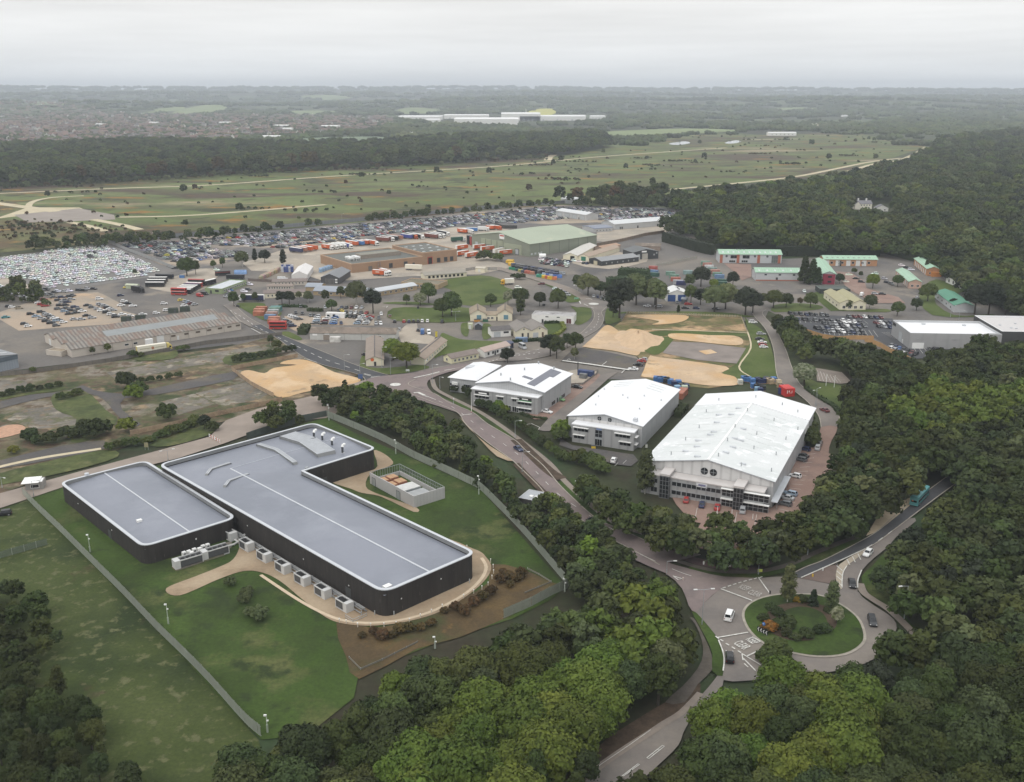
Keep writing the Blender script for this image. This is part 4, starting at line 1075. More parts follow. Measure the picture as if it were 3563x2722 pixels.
# -- white warehouse 2 (round windows)
def big_shed(label,vw,l,r,bk,ez,rise,eave,over=.5):
 eL,eR,eB=at(vw,*l,ez),at(vw,*r,ez),at(vw,*bk,ez)
 gA,gB=V3((eL.x,eL.y,0)),V3((eR.x,eR.y,0));uu=(gB-gA).normalized();vv=V3((-uu.y,uu.x,0))
 s=Bld('warehouse',label,'warehouse',gA+uu*over+vv*over,gB-uu*over+vv*over,V3((eB.x,eB.y,0))-vv*over,eave)
 return s
w2_=big_shed('white roofed warehouse with two small round gable windows, middle of the three','M',(1152,602),(1802,695),(2095,375),8.2,2.6,8.)
w2_.gable(GREYCLAD,Wf,2.5,'v',1,.5,.2,Cp)
L_,W_=w2_.L,w2_.W
bd=4.2;t0,t1=L_*.115,L_*.945
MB().box(t0,t1,-bd,-.003,0,6.6).bd('office_block',GREYCLAD2,w2_.root)
MB().box(t0-.2,t1+.2,-bd-.25,-.003,6.603,6.95).bd('office_roof',Wf,w2_.root)
MB().box(.02,L_-.02,-.06,-.003,6.96,8.02).bd('gable_band',PALECLAD,w2_.root)
def Rw(bld,x,z,r,y=-.02):
 b=MB()
 for i in RG(18):
  a0,a1=2*PI*i/18,2*PI*(i+1)/18
  b.fc([(x,y-.1,z),(x+r*COS(a0),y-.1,z+r*SIN(a0)),(x+r*COS(a1),y-.1,z+r*SIN(a1))],0)
  b.fc([(x+r*COS(a0),y,z+r*SIN(a0)),(x+r*COS(a1),y,z+r*SIN(a1)),(x+r*COS(a1),y-.1,z+r*SIN(a1)),(x+r*COS(a0),y-.1,z+r*SIN(a0))],1)
 b.box(x-r,x+r,y-.14,y-.1,z-.05,z+.05,1);b.box(x-.05,x+.05,y-.142,y-.102,z-r,z+r,1)
 return b.bd('round_window',[Gl,FR],bld.root)
Rw(w2_,L_*.43,8.7,.75);Rw(w2_,L_*.57,8.7,.75)
for t,z,n in((.14,4.4,4),(.14,1.6,3),(.7,4.4,4),(.76,1.6,3)):
 Fr(w2_,bd,'window',L_*t,z,n*1.35,1.25,Gl,frame=FR,nx=n);Fc(w2_,bd,L_*t-.2,z+1.4,n*1.35+.4)
Fr(w2_,bd,'window',L_*.43,3.2,2.6,2.6,Gl,frame=FR,nx=2,nz=2);Fr(w2_,bd,'door',L_*.43,.05,2.6,2.4,Gl,frame=FR,nx=3)
Fr(w2_,bd,'door_panel',L_*.43,2.45,2.6,.75,St)
Fr(w2_,bd,'sign_board',L_*.445,5.95,2.,.5,Pl('m87',(.2,.27,.48),.5),out=.1)
w2_.seams('R',8,.2,7.9,St)
for x0 in(.14,.62):
 for k in RG(3):
  w2_.sky_l(L_*x0,L_*(x0+.22),W_*(.8+.06*k),W_*(.8+.06*k)+.7,ROOFLIGHT)
w2_.onr('roof_plant',L_*.86,W_*.03,1.4,1.6,1.1,Cp)
for x,y in((.1,.5),(.22,.25),(.45,.5),(.55,.45),(.8,.3),(.7,.6),(.93,.62),(.05,.72)):w2_.cowl(L_*x,W_*y,.22,.5,Cp)
for k in RG(2):
 MB().box(t1,t1+.9,-bd+.6,-bd+3.4,2.+2.7*k,2.15+2.7*k).bd('sunshade',Wh,w2_.root)
# -- white warehouse 3, the largest
w3=big_shed('largest white roofed warehouse with two round windows and dark glazed stair towers','N',(105,970),(1366,1172),(1705,462),9.,3,8.8)
w3.gable(GREYCLAD,WHITEROOF2,3.6,'v',1,.6,.22,Cp)
L_,W_=w3.L,w3.W
MB().box(L_/2-.35,L_/2+.35,-.5,W_*.8,w3.h+3.6+.1,w3.h+3.6+.34).bd('ridge_cap',Wh,w3.root)
MB().box(.03,L_-.03,-.06,-.003,6.9,8.83).bd('gable_band',PALECLAD,w3.root)
b=MB().fc([(.2,-.05,8.83),(L_-.2,-.05,8.83),(L_/2,-.05,12.3)]);b.bd('gable_panel',PALECLAD,w3.root)
bd=4.6
t1=L_*.955
MB().box(.4,t1,-bd,-.003,0,6.4).bd('office_block',GREYCLAD2,w3.root)
MB().box(.3,t1+.2,-bd-.2,-.003,6.403,6.75).bd('office_roof',Pl('m88',(.52,.49,.47),.8,.08,.3),w3.root)
Rw(w3,L_*.475,8.6,1.15,-.08);Rw(w3,L_*.545,8.6,1.15,-.08)
TG=Pl('m89',(.16,.165,.17),.5)
for t in(.165,.735):
 x=L_*t
 MB().box(x,x+3.2,-bd-1.7,-.1,7.35,8.).bd('tower_roof',Pl('m88',(.52,.49,.47)),w3.root)
 MB().box(x+.15,x+3.05,-bd-1.5,-bd-.003,0,7.34).bd('tower_glazing',Gl,w3.root)
 b=MB()
 for k in RG(4):b.box(x+.1+k*.96,x+.22+k*.96,-bd-1.62,-bd-1.5,0,7.34)
 for k in RG(6):b.box(x+.1,x+3.1,-bd-1.6,-bd-1.502,.02+k*1.4,.14+k*1.4)
 for k in RG(6):b.box(x+3.052,x+3.1,-bd-1.5,-bd,.02+k*1.4,.14+k*1.4)
 b.bd('tower_frame',TG,w3.root)
for t,n in((.255,2),(.335,4),(.485,4)):
 for z in(1.2,4.):
  Fr(w3,bd,'window',L_*t,z,n*1.5,1.4,Gl,frame=FR,nx=n,fw=.16)
for t,n,w_ in((.645,3,3.9),(.81,5,7.4)):
 for z in(.3,3.5):
  Fr(w3,bd,'window',L_*t,z,w_,2.3,Gl,frame=FR,nx=n,nz=2,fw=.12);Fc(w3,bd,L_*t-.2,z+2.5,w_+.5,1.1)
Fr(w3,bd,'window',L_*.09,1.,2.,1.6,Gl,frame=FR,nx=2);Fr(w3,bd,'window',L_*.09,4.,2.,1.4,Gl,frame=FR,nx=2)
Fr(w3,bd,'sign_board',L_*.445,5.,3.4,1.7,Pl('m90',(.6,.61,.63),.5),out=.1)
Fr(w3,bd,'sign_lettering',L_*.445+.7,5.45,2.2,.5,Pl('m91',(.17,.17,.29),.5),out=.14)
MB().box(L_+.003,L_+1.9,-2,W_*.27,2.9,3.1).bd('side_canopy',Cp,w3.root)
for k in RG(5):MB().tube((L_+1.7,-1+k*W_*.065,0),(L_+1.7,-1+k*W_*.065,2.9),.07).bd('canopy_post',St,w3.root)
w3.seams('R',9,.2,8.6,St)
MB().box(L_+.003,L_+.3,W_*.74,W_*.83,5.5,7.5).bd('sunshade',Wh,w3.root)
b=MB()
yy0,yy1=W_*.8,W_+.62
for x0,x1,z0_,z1_ in((-.65,L_/2,w3.h-.2,w3.h+3.6),(L_/2,L_+.65,w3.h+3.6,w3.h-.2)):
 q=[(x0,yy0,z0_+.5),(x1,yy0,z1_+.5),(x1,yy1,z1_+.5),(x0,yy1,z0_+.5)]
 b.fc(q)
 d=[(x,y,z-.3)for x,y,z in q]
 b.fc([d[0],d[1],q[1],q[0]]);b.fc([d[2],d[3],q[3],q[2]])
 b.fc([d[3],d[0],q[0],q[3]]if x0<0 else[d[1],d[2],q[2],q[1]])
b.bd('rear_roof',Wf,w3.root)
for k in RG(9):
 w3.sky_l(L_*.64,L_*.84,W_*(.22+.062*k),W_*(.22+.062*k)+.55,ROOFLIGHT)
for k in RG(7):
 w3.sky_l(L_*.13,L_*.42,W_*(.1+.095*k),W_*(.1+.095*k)+.35,Pl('m92',(.55,.565,.555),.6),'roof_seam')
random.seed(3)
for x,y in((.27,.1),(.33,.16),(.4,.03),(.3,.24),(.36,.32),(.37,.36),(.33,.5),(.4,.62),(.29,.62),(.42,.72),(.58,.12),(.6,.2),(.57,.3),(.62,.3),(.58,.44),(.74,.06)):
 px,py=L_*x,W_*y
 z=w3.zroof(px,py)
 b=MB().tube((px-1.,py,z+.18),(px+1.,py,z+.18),.36,8)
 b.bd('roof_extractor',Cp,w3.root)
for x in(.2,.5,.72,.93):
 for y in(.06,.25,.45,.66,.88):w3.cowl(L_*x+RU(-2,2),W_*y+RU(-2,2),.16,1.)
# -------------- the rest of the estate
def Sd(name,label,v,A,B,C,eave,rise=0,axis='v',wall=None,roof=None,bays=1,cat='building',over=.35,group=None,trim=None,par=.4):
 c=C if isinstance(C,(int,float))else at(v,*C)
 s=Bld(name,label,cat,at(v,*A),at(v,*B),c,eave,group)
 if rise:s.gable(wall,roof,rise,axis,bays,over,.15,trim)
 else:s.flat(wall,roof,par,.3,trim)
 return s
def Wn(s,fc,n,z,w_,h,m=None,frame=None,t0=.06,t1=.94,name='window',nx=2):
 ln=s.L if fc in 'FK' else s.W
 for k in RG(n):
  t=ln*(t0+(t1-t0)*(k+.5)/n)-w_/2
  s.pn(name,fc,t,z,w_,h,m or Gl,frame=frame,nx=nx)
STRIPED=Rb('m93',(.255,.235,.21),.9,1.9,.13,'X',(.2,.135,.105),.12,.75)
TANWALL=Pl('m94',(.5,.45,.39),.85,.08,.3)
s=Sd('storage_shed','long beige shed with rust striped triple pitched roof at left','D',(612,1088),(2052,848),(1800,686,3.5),3.9,1.9,'u',TANWALL,STRIPED,3,over=.3)
for t in(.56,.64,.71,.78,.85,.91,.965):s.pn('window','F',s.L*t,2.,2.4,1.,Pl('m95',(.1,.075,.055)),frame=TANWALL)
s.pn('loading_door','F',s.L*.475,.1,3.6,3.6,Dw,out=.25);s.pn('window','F',s.L*.29,1.5,2.,1.,Gl,frame=Wh);s.pn('window','F',s.L*.34,1.5,2.,1.,Gl,frame=Wh)
s.pn('door','F',s.L*.595,.1,1.1,2.2,Dw);s.seams('F',9,.1,3.9,Pl('m96',(.12,.11,.1)))
MB().box(s.L*.405,s.L*.445,-1.8,-.003,0,3.3).bd('porch',Wh,s.root)
s.pn('door','L',s.W*.16,0,3.,3.2,Dw)
s.sky_l(s.L*.25,s.L*.93,s.W*.345,s.W*.49,Pl('m97',(.245,.26,.26),.7,.1,.2),'replaced_roof_sheets',.06)
hut=Sd('lean_to_hut','small tan block hut with pale roof at the left end of the striped shed','D',(395,1065),(525,1080),5.5,2.6,0,'v',TANWALL,TANROOF)
s=Sd('industrial_unit','blue grey steel unit cut by the left edge of the picture','D',(-230,1262),(162,1172),(-60,925,6),6.2,1.4,'v',Rb('m98',(.27,.3,.335),.5,1.2,.03),GREYROOF)
MB().box(-.12,s.L+.12,-.12,s.W+.12,4.2,6.15,skip='bt').bd('cladding_band',Pl('m99',(.1,.125,.15),.5),s.root)
for k in RG(5):s.sky_l(s.L*.62,s.L*.93,s.W*(.14+.16*k),s.W*(.14+.16*k)+1.,ROOFLIGHT)
s=Sd('coach_office','green walled single storey office with pale flat roof beside the buses','D',(1745,540),(1890,548),(2040,430,3),3.4,0,'v',Pl('m100',(.24,.3,.16),.8),Pl('m101',(.5,.52,.54),.6))
Wn(s,'R',12,1.1,1.3,1.4,frame=Wh);s.pn('window','F',s.L*.6,1.4,2.4,1.,Gl,frame=Dk);s.pn('door','F',s.L*.3,0,1.1,2.1,Dd)
s=Sd('substation','small pale green kiosk beside the yellow car','D',(1070,500),(1165,505),3.,2.4,.5,'u',Pl('m102',(.42,.46,.33)),Pl('m103',(.45,.48,.36)))
for i,(x,y)in EN(((1030,785),(1150,772),(1430,712),(1530,700))):
 k=Sd('site_cabin',('dark green site cabin behind the striped shed, %s'%['leftmost of four','second from left','third from left','rightmost of four'][i]),'D',(x,y),(x+85,y-4),2.8,2.7,0,'v',Pl('m104',(.045,.06,.045)),Pl('m105',(.25,.25,.24)),cat='cabin',group='site cabins behind the striped shed')
 k.pn('door','F',k.L*.6,0,.9,2.,Dk)
TANBRICK=Ly('m106',[(.33,.215,.14),((.29,.19,.125),.2,.55,.1)],.9,.06,1.2)
TANCAP=Pl('m107',(.45,.31,.21),.8)
DKFLAT=Ly('m108',[(.125,.13,.118),((.15,.15,.135),.03,.55,.1)],.8,.08,.5)
A,B=at('j',650,612),at('j',1708,490)
lf=at('j',216,434,6.5)
s=Bld('brick_warehouse','tan brick warehouse with stepped flat roofs and loading docks in the lorry park','warehouse',A,B,10,6.5)
D_=(V3((lf.x,lf.y,0))-s.A).dot(s.v)
L_=s.L
hi0=L_*.66
for nm,x0,x1,y1,hh in(('low_block',0,hi0,D_,6.5),('high_block',hi0,L_,D_*.9,9.)):
 MB().box(x0,x1,0,y1,0,hh,skip='tb').bd('wall',TANBRICK,s.root)
 b=MB().fc([(x0+.5,.5,hh-.7),(x1-.5,.5,hh-.7),(x1-.5,y1-.5,hh-.7),(x0+.5,y1-.5,hh-.7)])
 o=[(x0-.05,-.05),(x1+.05,-.05),(x1+.05,y1+.05),(x0-.05,y1+.05)];n_=[(x0+.5,.5),(x1-.5,.5),(x1-.5,y1-.5),(x0+.5,y1-.5)]
 for k in RG(4):
  j=(k+1)%4
  b.fc([(*o[k],hh),(*o[j],hh),(*n_[j],hh),(*n_[k],hh)],1);b.fc([(*n_[k],hh),(*n_[j],hh),(*n_[j],hh-.7),(*n_[k],hh-.7)],1)
  b.fc([(*o[k],hh-.45),(*o[j],hh-.45),(*o[j],hh),(*o[k],hh)],1)
 b.bd('roof',[DKFLAT,TANCAP],s.root)
pp=[s.loc(at('j',x,y,8))for x,y in((665,430),(1105,400))]
MB().box(hi0*.3,hi0*.86,D_*.36,D_*.56,5.8,8.6,0,1).bd('roof_plant_house',[Pl('m109',(.26,.22,.18)),Pl('m110',(.2,.19,.15))],s.root)
for k in RG(4):
 x,y=hi0*.1+(k%2)*5.,D_*.28+(k//2)*4.4
 b=MB().box(x,x+3.4,y,y+3.,7.2,8.5)
 for dx in(.1,3.1):
  for dy in(.1,2.7):b.box(x+dx,x+dx+.2,y+dy,y+dy+.2,5.8,7.2)
 b.bd('cooling_fan',Wh,s.root)
for k in RG(12):
 x,y=hi0+4+(k%4)*(L_-hi0-8)/3.3,6+(k//4)*D_*.26
 MB().box(x,x+2.,y,y+1.6,8.2,8.7).bd('skylight',SKYL,s.root)
s.pn('loading_door','F',L_*.71,0,3.6,5.2,Pl('m111',(.012,.012,.012)),frame=Pl('m112',(.35,.05,.03)),fw=.5)
for t in(.8,.87,.93,.34,.48):s.pn('loading_door','F',L_*t,.9,2.6,3.,Dd,frame=Dk,fw=.3)
s.pn('loading_door','F',L_*.15,.1,2.8,3.4,Pl('m113',(.13,.12,.11)),frame=Dk);s.pn('door','F',L_*.56,1.,1.8,1.6,Dd)
b=MB()
for k in(0,1):b.tube((L_*.235+k*1.6,-.9,0),(L_*.235+k*1.6,-.9,6.2),.35,8)
b.bd('dust_extractor',Pl('m114',(.27,.2,.16)),s.root)
HGREEN=Pl('m115',(.225,.245,.19),.6,.06,.12)
HDOOR=Pl('m116',(.3,.325,.235),.6,.05,.2)
HROOF=Ly('m117',[(.345,.385,.295),((.315,.35,.27),.04,.55,.1,(.3,1,1)),((.4,.42,.32),.08,.66,.05)],.7,.04,.4)
s=Sd('hangar','large sage green aircraft hangar with orange trailers at its doors','F',(392,574),(942,672),(1565,575),9.6,5.2,'v',HGREEN,HROOF,over=.6)
L_,W_=s.L,s.W
s.pn('hangar_door','F',L_*.17,0,L_*.38,8.4,HDOOR,out=.2);s.pn('hangar_door','F',L_*.57,0,L_*.3,7.6,HDOOR,out=.2)
for t in(.25,.35,.45):s.pn('door_rail','F',L_*t,.1,.35,8.2,Dk,out=.3)
for t,z in((.27,3.6),(.5,3.8),(.765,4.2)):s.pn('loading_door','F',L_*t,.2,4.,z,Dg,out=.35,frame=Dk,fw=.4)
s.pn('sign_board','F',L_*.5,10.2,5.5,3.6,Wh,out=.5);s.pn('sign_lettering','F',L_*.508,12.2,4.7,1.1,Pl('m118',(.45,.08,.05)),out=.55)
s.pn('door','F',L_*.06,.1,3.2,4.6,Dg)
s.seams('R',7,.3,9.4,Dk,.25)
for t in(.02,.07,.12,.155):s.pn('window','R',W_*t,1.3,1.6,1.2,Pl('m119',(.45,.48,.48)),frame=Wh)
for k,(x,c)in EN((('black',(.02,.02,.025)),('red',(.3,.035,.03)))):
 t_=Tg('storage_tower','tall %s storage silo cabinet at the left corner of the hangar'%x,'silo',at('c',175+75*k,668+25*k),s.root.rotation_euler.z)
 MB().box(0,2.4,0,2.4,0,7.4).bd('body',Pl('silo_'+x,c,.5),t_);MB().box(-.08,2.48,-.08,2.48,7.4,7.7).bd('cap',GREYROOF,t_)
LOTCLAD=Rb('m120',(.46,.46,.455),.5,1.,.02)
LOTROOF=Pl('m121',(.55,.56,.56),.5,.04,.1)
s=Sd('workshop','small pale grey shed at the far edge of the storage lot','n',(425,152),(584,168),(690,152),5.2,1.6,'u',LOTCLAD,LOTROOF)
s.pn('loading_door','F',s.L*.36,0,4.6,4.2,Dg,frame=Dk);s.pn('door','F',s.L*.04,0,1.2,2.2,Dd)
s=Sd('workshop','pale grey workshop with four roller doors among the stored cars','n',(372,298),(708,350),(828,334),5.4,1.8,'u',LOTCLAD,LOTROOF)
for t in(.05,.3,.55,.8):s.pn('loading_door','F',s.L*t,0,s.L*.15,4.2,Dg,frame=Pl('m122',(.25,.25,.25)),fw=.3)
s.pn('door','F',s.L*.755,0,1.2,2.2,Dd)
s=Sd('long_shed','very long pale grey shed beside the empty concrete apron','n',(882,425),(1028,455),(1575,372),5.,2.2,'v',LOTCLAD,LOTROOF)
s.pn('loading_door','R',s.W*.02,0,4.4,4.,Dg,frame=Dk)
for t in(.08,.11,.36,.68):s.pn('door','R',s.W*t,0,1.4,2.4,Dd)
s=Sd('low_shed','low blue edged shed between the hangar and the long grey shed','n',(668,455),(800,486),(976,464),3.6,.9,'v',LOTCLAD,Pl('m123',(.2,.22,.27),.6),trim=Pl('m124',(.06,.15,.42)))
Wn(s,'R',5,1.,1.2,1.2,frame=Wh)
s=Sd('workshop','cream workshop with pale roof and dark doorway near the scrap yard','F',(1262,700),(1400,708),(1660,610),3.6,1.8,'v',Cm,Pl('m125',(.52,.5,.46),.8,.06))
s.pn('loading_door','F',s.L*.5,0,3.2,3.2,Pl('m111',(.012,.012,.012)))
s=Sd('workshop','cream workshop with green door and brown roof','F',(1403,706),(1508,716),(1840,625),3.5,1.7,'v',Cm,Pl('m126',(.34,.265,.205),.9,.08))
s.pn('loading_door','F',s.L*.3,0,s.L*.42,3.2,Pl('m127',(.03,.17,.11),.5))
BLKCLAD=Rb('m128',(.035,.038,.042),.6,1.,.01)
s=Sd('workshop','black clad workshop with beige door and grey roof','F',(1510,735),(1628,762),(1925,706),3.6,1.7,'v',BLKCLAD,Pl('m129',(.25,.255,.26),.7,.08))
s.pn('loading_door','F',s.L*.38,0,s.L*.3,3.,Pl('m130',(.46,.42,.3)));Wn(s,'R',6,1.2,1.,1.1,Pl('m131',(.3,.31,.31)))
s=Sd('garage','tall black garage with white sign and grey shutter','F',(1930,702),(2172,688),18.,5.4,2.2,'v',BLKCLAD,Pl('m132',(.115,.12,.12),.7,.1))
s.pn('sign_board','F',s.L*.34,5.3,s.L*.19,1.1,Wh);s.pn('loading_door','F',s.L*.36,0,s.L*.22,4.4,Pl('m133',(.36,.34,.3)));s.pn('loading_door','F',s.L*.17,0,s.L*.1,4.,Dg)
for t in(.8,.9):s.pn('window','F',s.L*t,2.6+(t>.85)*1.2,1.3,1.2,Pl('m131',(.3,.31,.31)))
s=Sd('storage_hut','low building with rusty pinkish roof behind the cream workshops','F',(1640,632),(1810,600),9.,3.4,1.2,'u',Pl('m134',(.26,.2,.16)),Pl('m135',(.36,.235,.165),.9,.15,.2))
s=Sd('storage_hut','brown pitched roof hut behind the tall black garage','F',(1950,605),(2190,612),10.,3.2,1.6,'u',Pl('m134',(.26,.2,.16)),Br)
s=Sd('garage','white gabled garage with two blue shutters beside the estate road','h',(432,712),(832,712),15.,4.6,2.3,'v',Wr,Pl('m136',(.62,.62,.6),.6))
for t in(.06,.54):s.pn('shutter','F',s.L*t,0,s.L*.37,4.,Pl('m137',(.025,.075,.24),.5))
for k in RG(2):s.onr('roof_vent',s.L*.54,4+k*5,1.6,.9,.4,Dk)
s=Sd('porch_kiosk','small grey roofed kiosk in front of the blue shuttered garage','h',(718,755),(805,762),3.4,2.8,.8,'u',Pl('m138',(.09,.1,.11)),Pl('m139',(.22,.24,.265)))
LGREY=Pl('m140',(.46,.47,.48),.6,.05)
s=Sd('industrial_unit','green roofed two storey unit with red brick piers by the dark hedge','G',(948,362),(1628,368),15.,6.4,2.4,'u',LGREY,Gr,over=.5)
for t in(.03,.3,.63,.96):s.pn('brick_pier','F',s.L*t-.9,0,s.L*.045,6.1,Pl('m141',(.36,.13,.08),.9),out=.15)
for t in(.18,.375):s.pn('window','F',s.L*t,3.4,s.L*.11,2.3,Gl,frame=FR,nx=2)
s.pn('window','F',s.L*.84,.3,s.L*.1,5.2,Pl('m142',(.12,.14,.13),.2),frame=FR,nx=3,nz=2)
for t in(.36,.16):s.pn('window','F',s.L*t,.5,s.L*.1,1.6,Gl,frame=Wh,nx=3)
for t in(.115,.57,.77):Rw(s,s.L*t,5.,.8)
for k in RG(11):s.sky_l(s.L*(.05+.085*k),s.L*(.05+.085*k)+1.2,1.8,4.2,SKYL)
for t in(.3,.36,.42):s.cowl(s.L*t,s.W/2,.5,.7,Dk)
s=Sd('industrial_unit','green roofed plain grey unit in front of the brick piered one','G',(1345,556),(1872,562),13.,5.6,2.,'u',LGREY,Gr,over=.5)
for k in RG(6):s.sky_l(s.L*(.06+.165*k),s.L*(.06+.165*k)+1.2,1.6,3.4,SKYL)
Wn(s,'F',3,3.6,1.6,.9);s.pn('door','F',s.L*.42,0,1.4,2.3,Dd);s.pn('door','F',s.L*.93,0,1.6,2.6,Dd)
s.pn('brick_plinth','F',.2,0,s.L*.94,.7,Pl('m141',(.36,.13,.08)),out=.1)
s=Sd('industrial_unit','long green roofed orange brick terrace of units at the back','H',(190,362),(722,366),12.,4.8,1.8,'u',ORANGEBRICK,Gr,over=.6)
for t in(.02,.22,.42,.6,.72):s.pn('shutter','F',s.L*t,0,s.L*.08,4.,Dw);s.pn('window','F',s.L*(t+.1),1.6,s.L*.05,1.6,Gl,frame=Wh)
s.pn('loading_door','F',s.L*.27,0,s.L*.06,3.8,Pl('m111',(.012,.012,.012)))
for k in RG(9):s.sky_l(s.L*(.05+.1*k),s.L*(.05+.1*k)+1.4,1.5,3.,Pl('m143',(.22,.27,.22)))
s=Sd('industrial_unit','green roofed unit with a crimson end wall facing the road','H',(172,546),(300,550),(60,330,5),7.,1.6,'v',LGREY,Gr,over=.8)
s.pn('end_wall','F',.15,.1,s.L-.3,6.6,Pl('m144',(.24,.02,.045),.7),out=.1)
for z in(1.2,4.4):s.pn('window','F',s.L*.42,z,s.L*.3,1.2,Gl,out=.16,frame=Dk,nx=3)
s=Sd('industrial_unit','green roofed unit with a bright orange brick end at the far right','H',(1222,462),(1348,466),(1075,290,4.5),4.8,1.5,'v',ORANGEBRICK,Gr,over=.5)
Wn(s,'F',2,1.2,1.6,1.5,frame=Wh);Wn(s,'L',7,.1,2.2,3.4,Dw,name='shutter')
MB().box(s.L*.3,s.L+.6,-3.2,-.003,0,3.).bd('porch',Pl('m145',(.5,.2,.05)),s.root)
s=Sd('industrial_unit','green roofed unit with a pale pink brick end wall','H',(1040,588),(1164,592),(845,400,4.5),4.4,1.5,'v',Pl('m146',(.5,.33,.26)),Gr,over=.5)
Wn(s,'F',2,1.1,1.5,1.4,frame=Wh);Wn(s,'L',7,.1,2.2,3.2,Dw,name='shutter')
s=Sd('shop','brown roofed shop with cluttered frontage by the wood','H',(1535,446),(1690,440),(1470,330,3),3.2,1.,'v',Pl('m147',(.17,.12,.1)),Pl('m148',(.105,.085,.08),.9,.1))
Wn(s,'L',6,.3,2.4,2.2,Pl('m149',(.32,.25,.22),.5,.5,1.5),frame=Wh)
s=Sd('hall','white walled hall with wide grey and brown roof at the right edge','H',(1412,530),(1606,612),(1960,500,4),4.4,2.4,'v',Wr,Pl('m150',(.265,.245,.225),.9,.1,.3),over=.6)
Wn(s,'F',4,1.2,1.4,1.8,frame=Dk,nx=1)
s=Sd('hall','white gabled wing with brown roof beside the white walled hall','H',(1892,692),(2168,672),(2000,560,4),3.6,3.,'v',Wr,Pl('m151',(.13,.1,.085),.9,.12,.4),over=.5)
for t in(.3,.42,.5):s.pn('window','F',s.L*t,1.2,1.5,1.5,Gl,frame=Dk)
s=Sd('hall','cream twin gabled hall with olive roof beside the upper road','H',(345,806),(608,808),(400,640,3),4.2,1.7,'v',Cm,Pl('m152',(.34,.315,.19),.8,.08),2)
Wn(s,'F',4,1.,1.6,1.6,frame=Wh);Wn(s,'L',4,1.4,1.4,.8,frame=Dk)
s=Sd('office','flat dark green roofed office behind the cream twin gabled hall','H',(150,645),(455,648),12.,3.2,0,'v',Pl('m153',(.025,.032,.028)),Pl('m154',(.07,.085,.075),.8,.1),trim=Pl('m155',(.13,.15,.13)))
Wn(s,'F',5,.9,1.6,1.3)
s=Sd('shed','pale grey shed with a dark green roof among the trees at right','H',(1492,828),(1692,834),(1365,620,4),4.,1.7,'v',LGREY,Pl('m156',(.055,.21,.13),.6,.06))
Wn(s,'L',4,1.2,1.4,1.)
DEAL=Rb('m157',(.355,.355,.355),.45,6.,.02)
hd=8.
A,B,Lc=at('H',1060,1035,hd),at('H',1982,1050,hd),at('H',886,904,hd)
s=Bld('car_showroom','large grey clad car showroom with white flat roof','showroom',A,B,10,hd)
s.W=(V3((Lc.x,Lc.y,0))-s.A).dot(s.v);s.root.location=s.A
s.flat(DEAL,Wf,1.,.35,LGREY)
s.pn('loading_door','L',s.W*.42,0,5.,5.2,Dg,frame=St,fw=.3);s.pn('door','L',s.W*.62,0,1.4,2.4,Dw);s.pn('sign_board','L',s.W*.03,5.8,5.,1.4,SIGNB)
MB().box(1.5,7.,-.12,-.003,0,3.2).bd('roller_door',Wh,s.root)
MB().box(s.L*.84,s.L-.4,1.,1.3,7.,8.2).bd('roof_screen',LGREY,s.root)
for x,y in((.3,.8),(.75,.75)):s.onr('roof_plant',s.L*x,s.W*y,1.6,1.2,.7,Cp)
for t in(.08,.47,.5,.93):s.pn('wall_lamp','F',s.L*t,5.,.6,.3,St,out=.4)
s2=Bld('car_showroom','second white roofed showroom block cut by the right edge','showroom',s.A+s.u*(s.L+.3)+s.v*(s.W*.05),s.A+s.u*(s.L+50)+s.v*(s.W*.05),s.W*1.25,9.2)
s2.flat(Pl('m158',(.05,.05,.05)),Pl('m159',(.52,.5,.49),.6,.05),.8,.5,Wf)  # shadow on the wall is put into its near-black colour
for x,y in((5,16),(8,10),(10,9),(14,20)):s2.onr('roof_vent',x,y,1.,.8,.5,Cp)
s=Sd('storage_tent','white fabric storage tent among stacked pallets','E',(592,348),(742,346),(858,262),3.6,2.4,'v',Pl('m160',(.64,.62,.6),.8,.04),Pl('m161',(.66,.64,.62),.8,.04),over=.1)
Wn(s,'R',9,.6,.5,2.4,Pl('m162',(.5,.49,.48)),name='fabric_panel')
s=Sd('barn','dark timber barn with grey roof beside the white tent','E',(872,380),(1045,384),(1162,312),4.2,2.4,'v',Pl('m163',(.07,.068,.07),.8),Pl('m164',(.19,.195,.205),.7,.08))
for t in(.25,.5):s.pn('door','F',s.L*t,0,s.L*.2,3.4,Pl('m165',(.1,.095,.09)),frame=Pl('m166',(.3,.29,.27)))
for z in(.8,2.5):s.pn('window','F',s.L*.78,z,1.6,.9,Wh)
for lab,A,B,d,ev,ri,w_,r_ in(('low brown roofed range behind the pallet yard wall',(405,400),(735,392),9.,2.6,1.,TANWALL,Pl('m167',(.19,.155,.14),.9,.1)),('middle brown roofed range left of the tent',(355,442),(600,440),6.,2.6,.8,TANWALL,Pl('m168',(.24,.195,.165),.9,.1)),('cream walled range with brown roof behind the garden trees',(325,520),(720,505),9.,3.,1.2,Cm,Pl('m167',(.19,.155,.14)))):
 s=Sd('low_range',lab,'E',A,B,d,ev,ri,'u',w_,r_)
 Wn(s,'F',9,1.,.8,1.2,frame=Wh,nx=1)
BLUER=Pl('m169',(.26,.285,.325),.5,.06,.15)
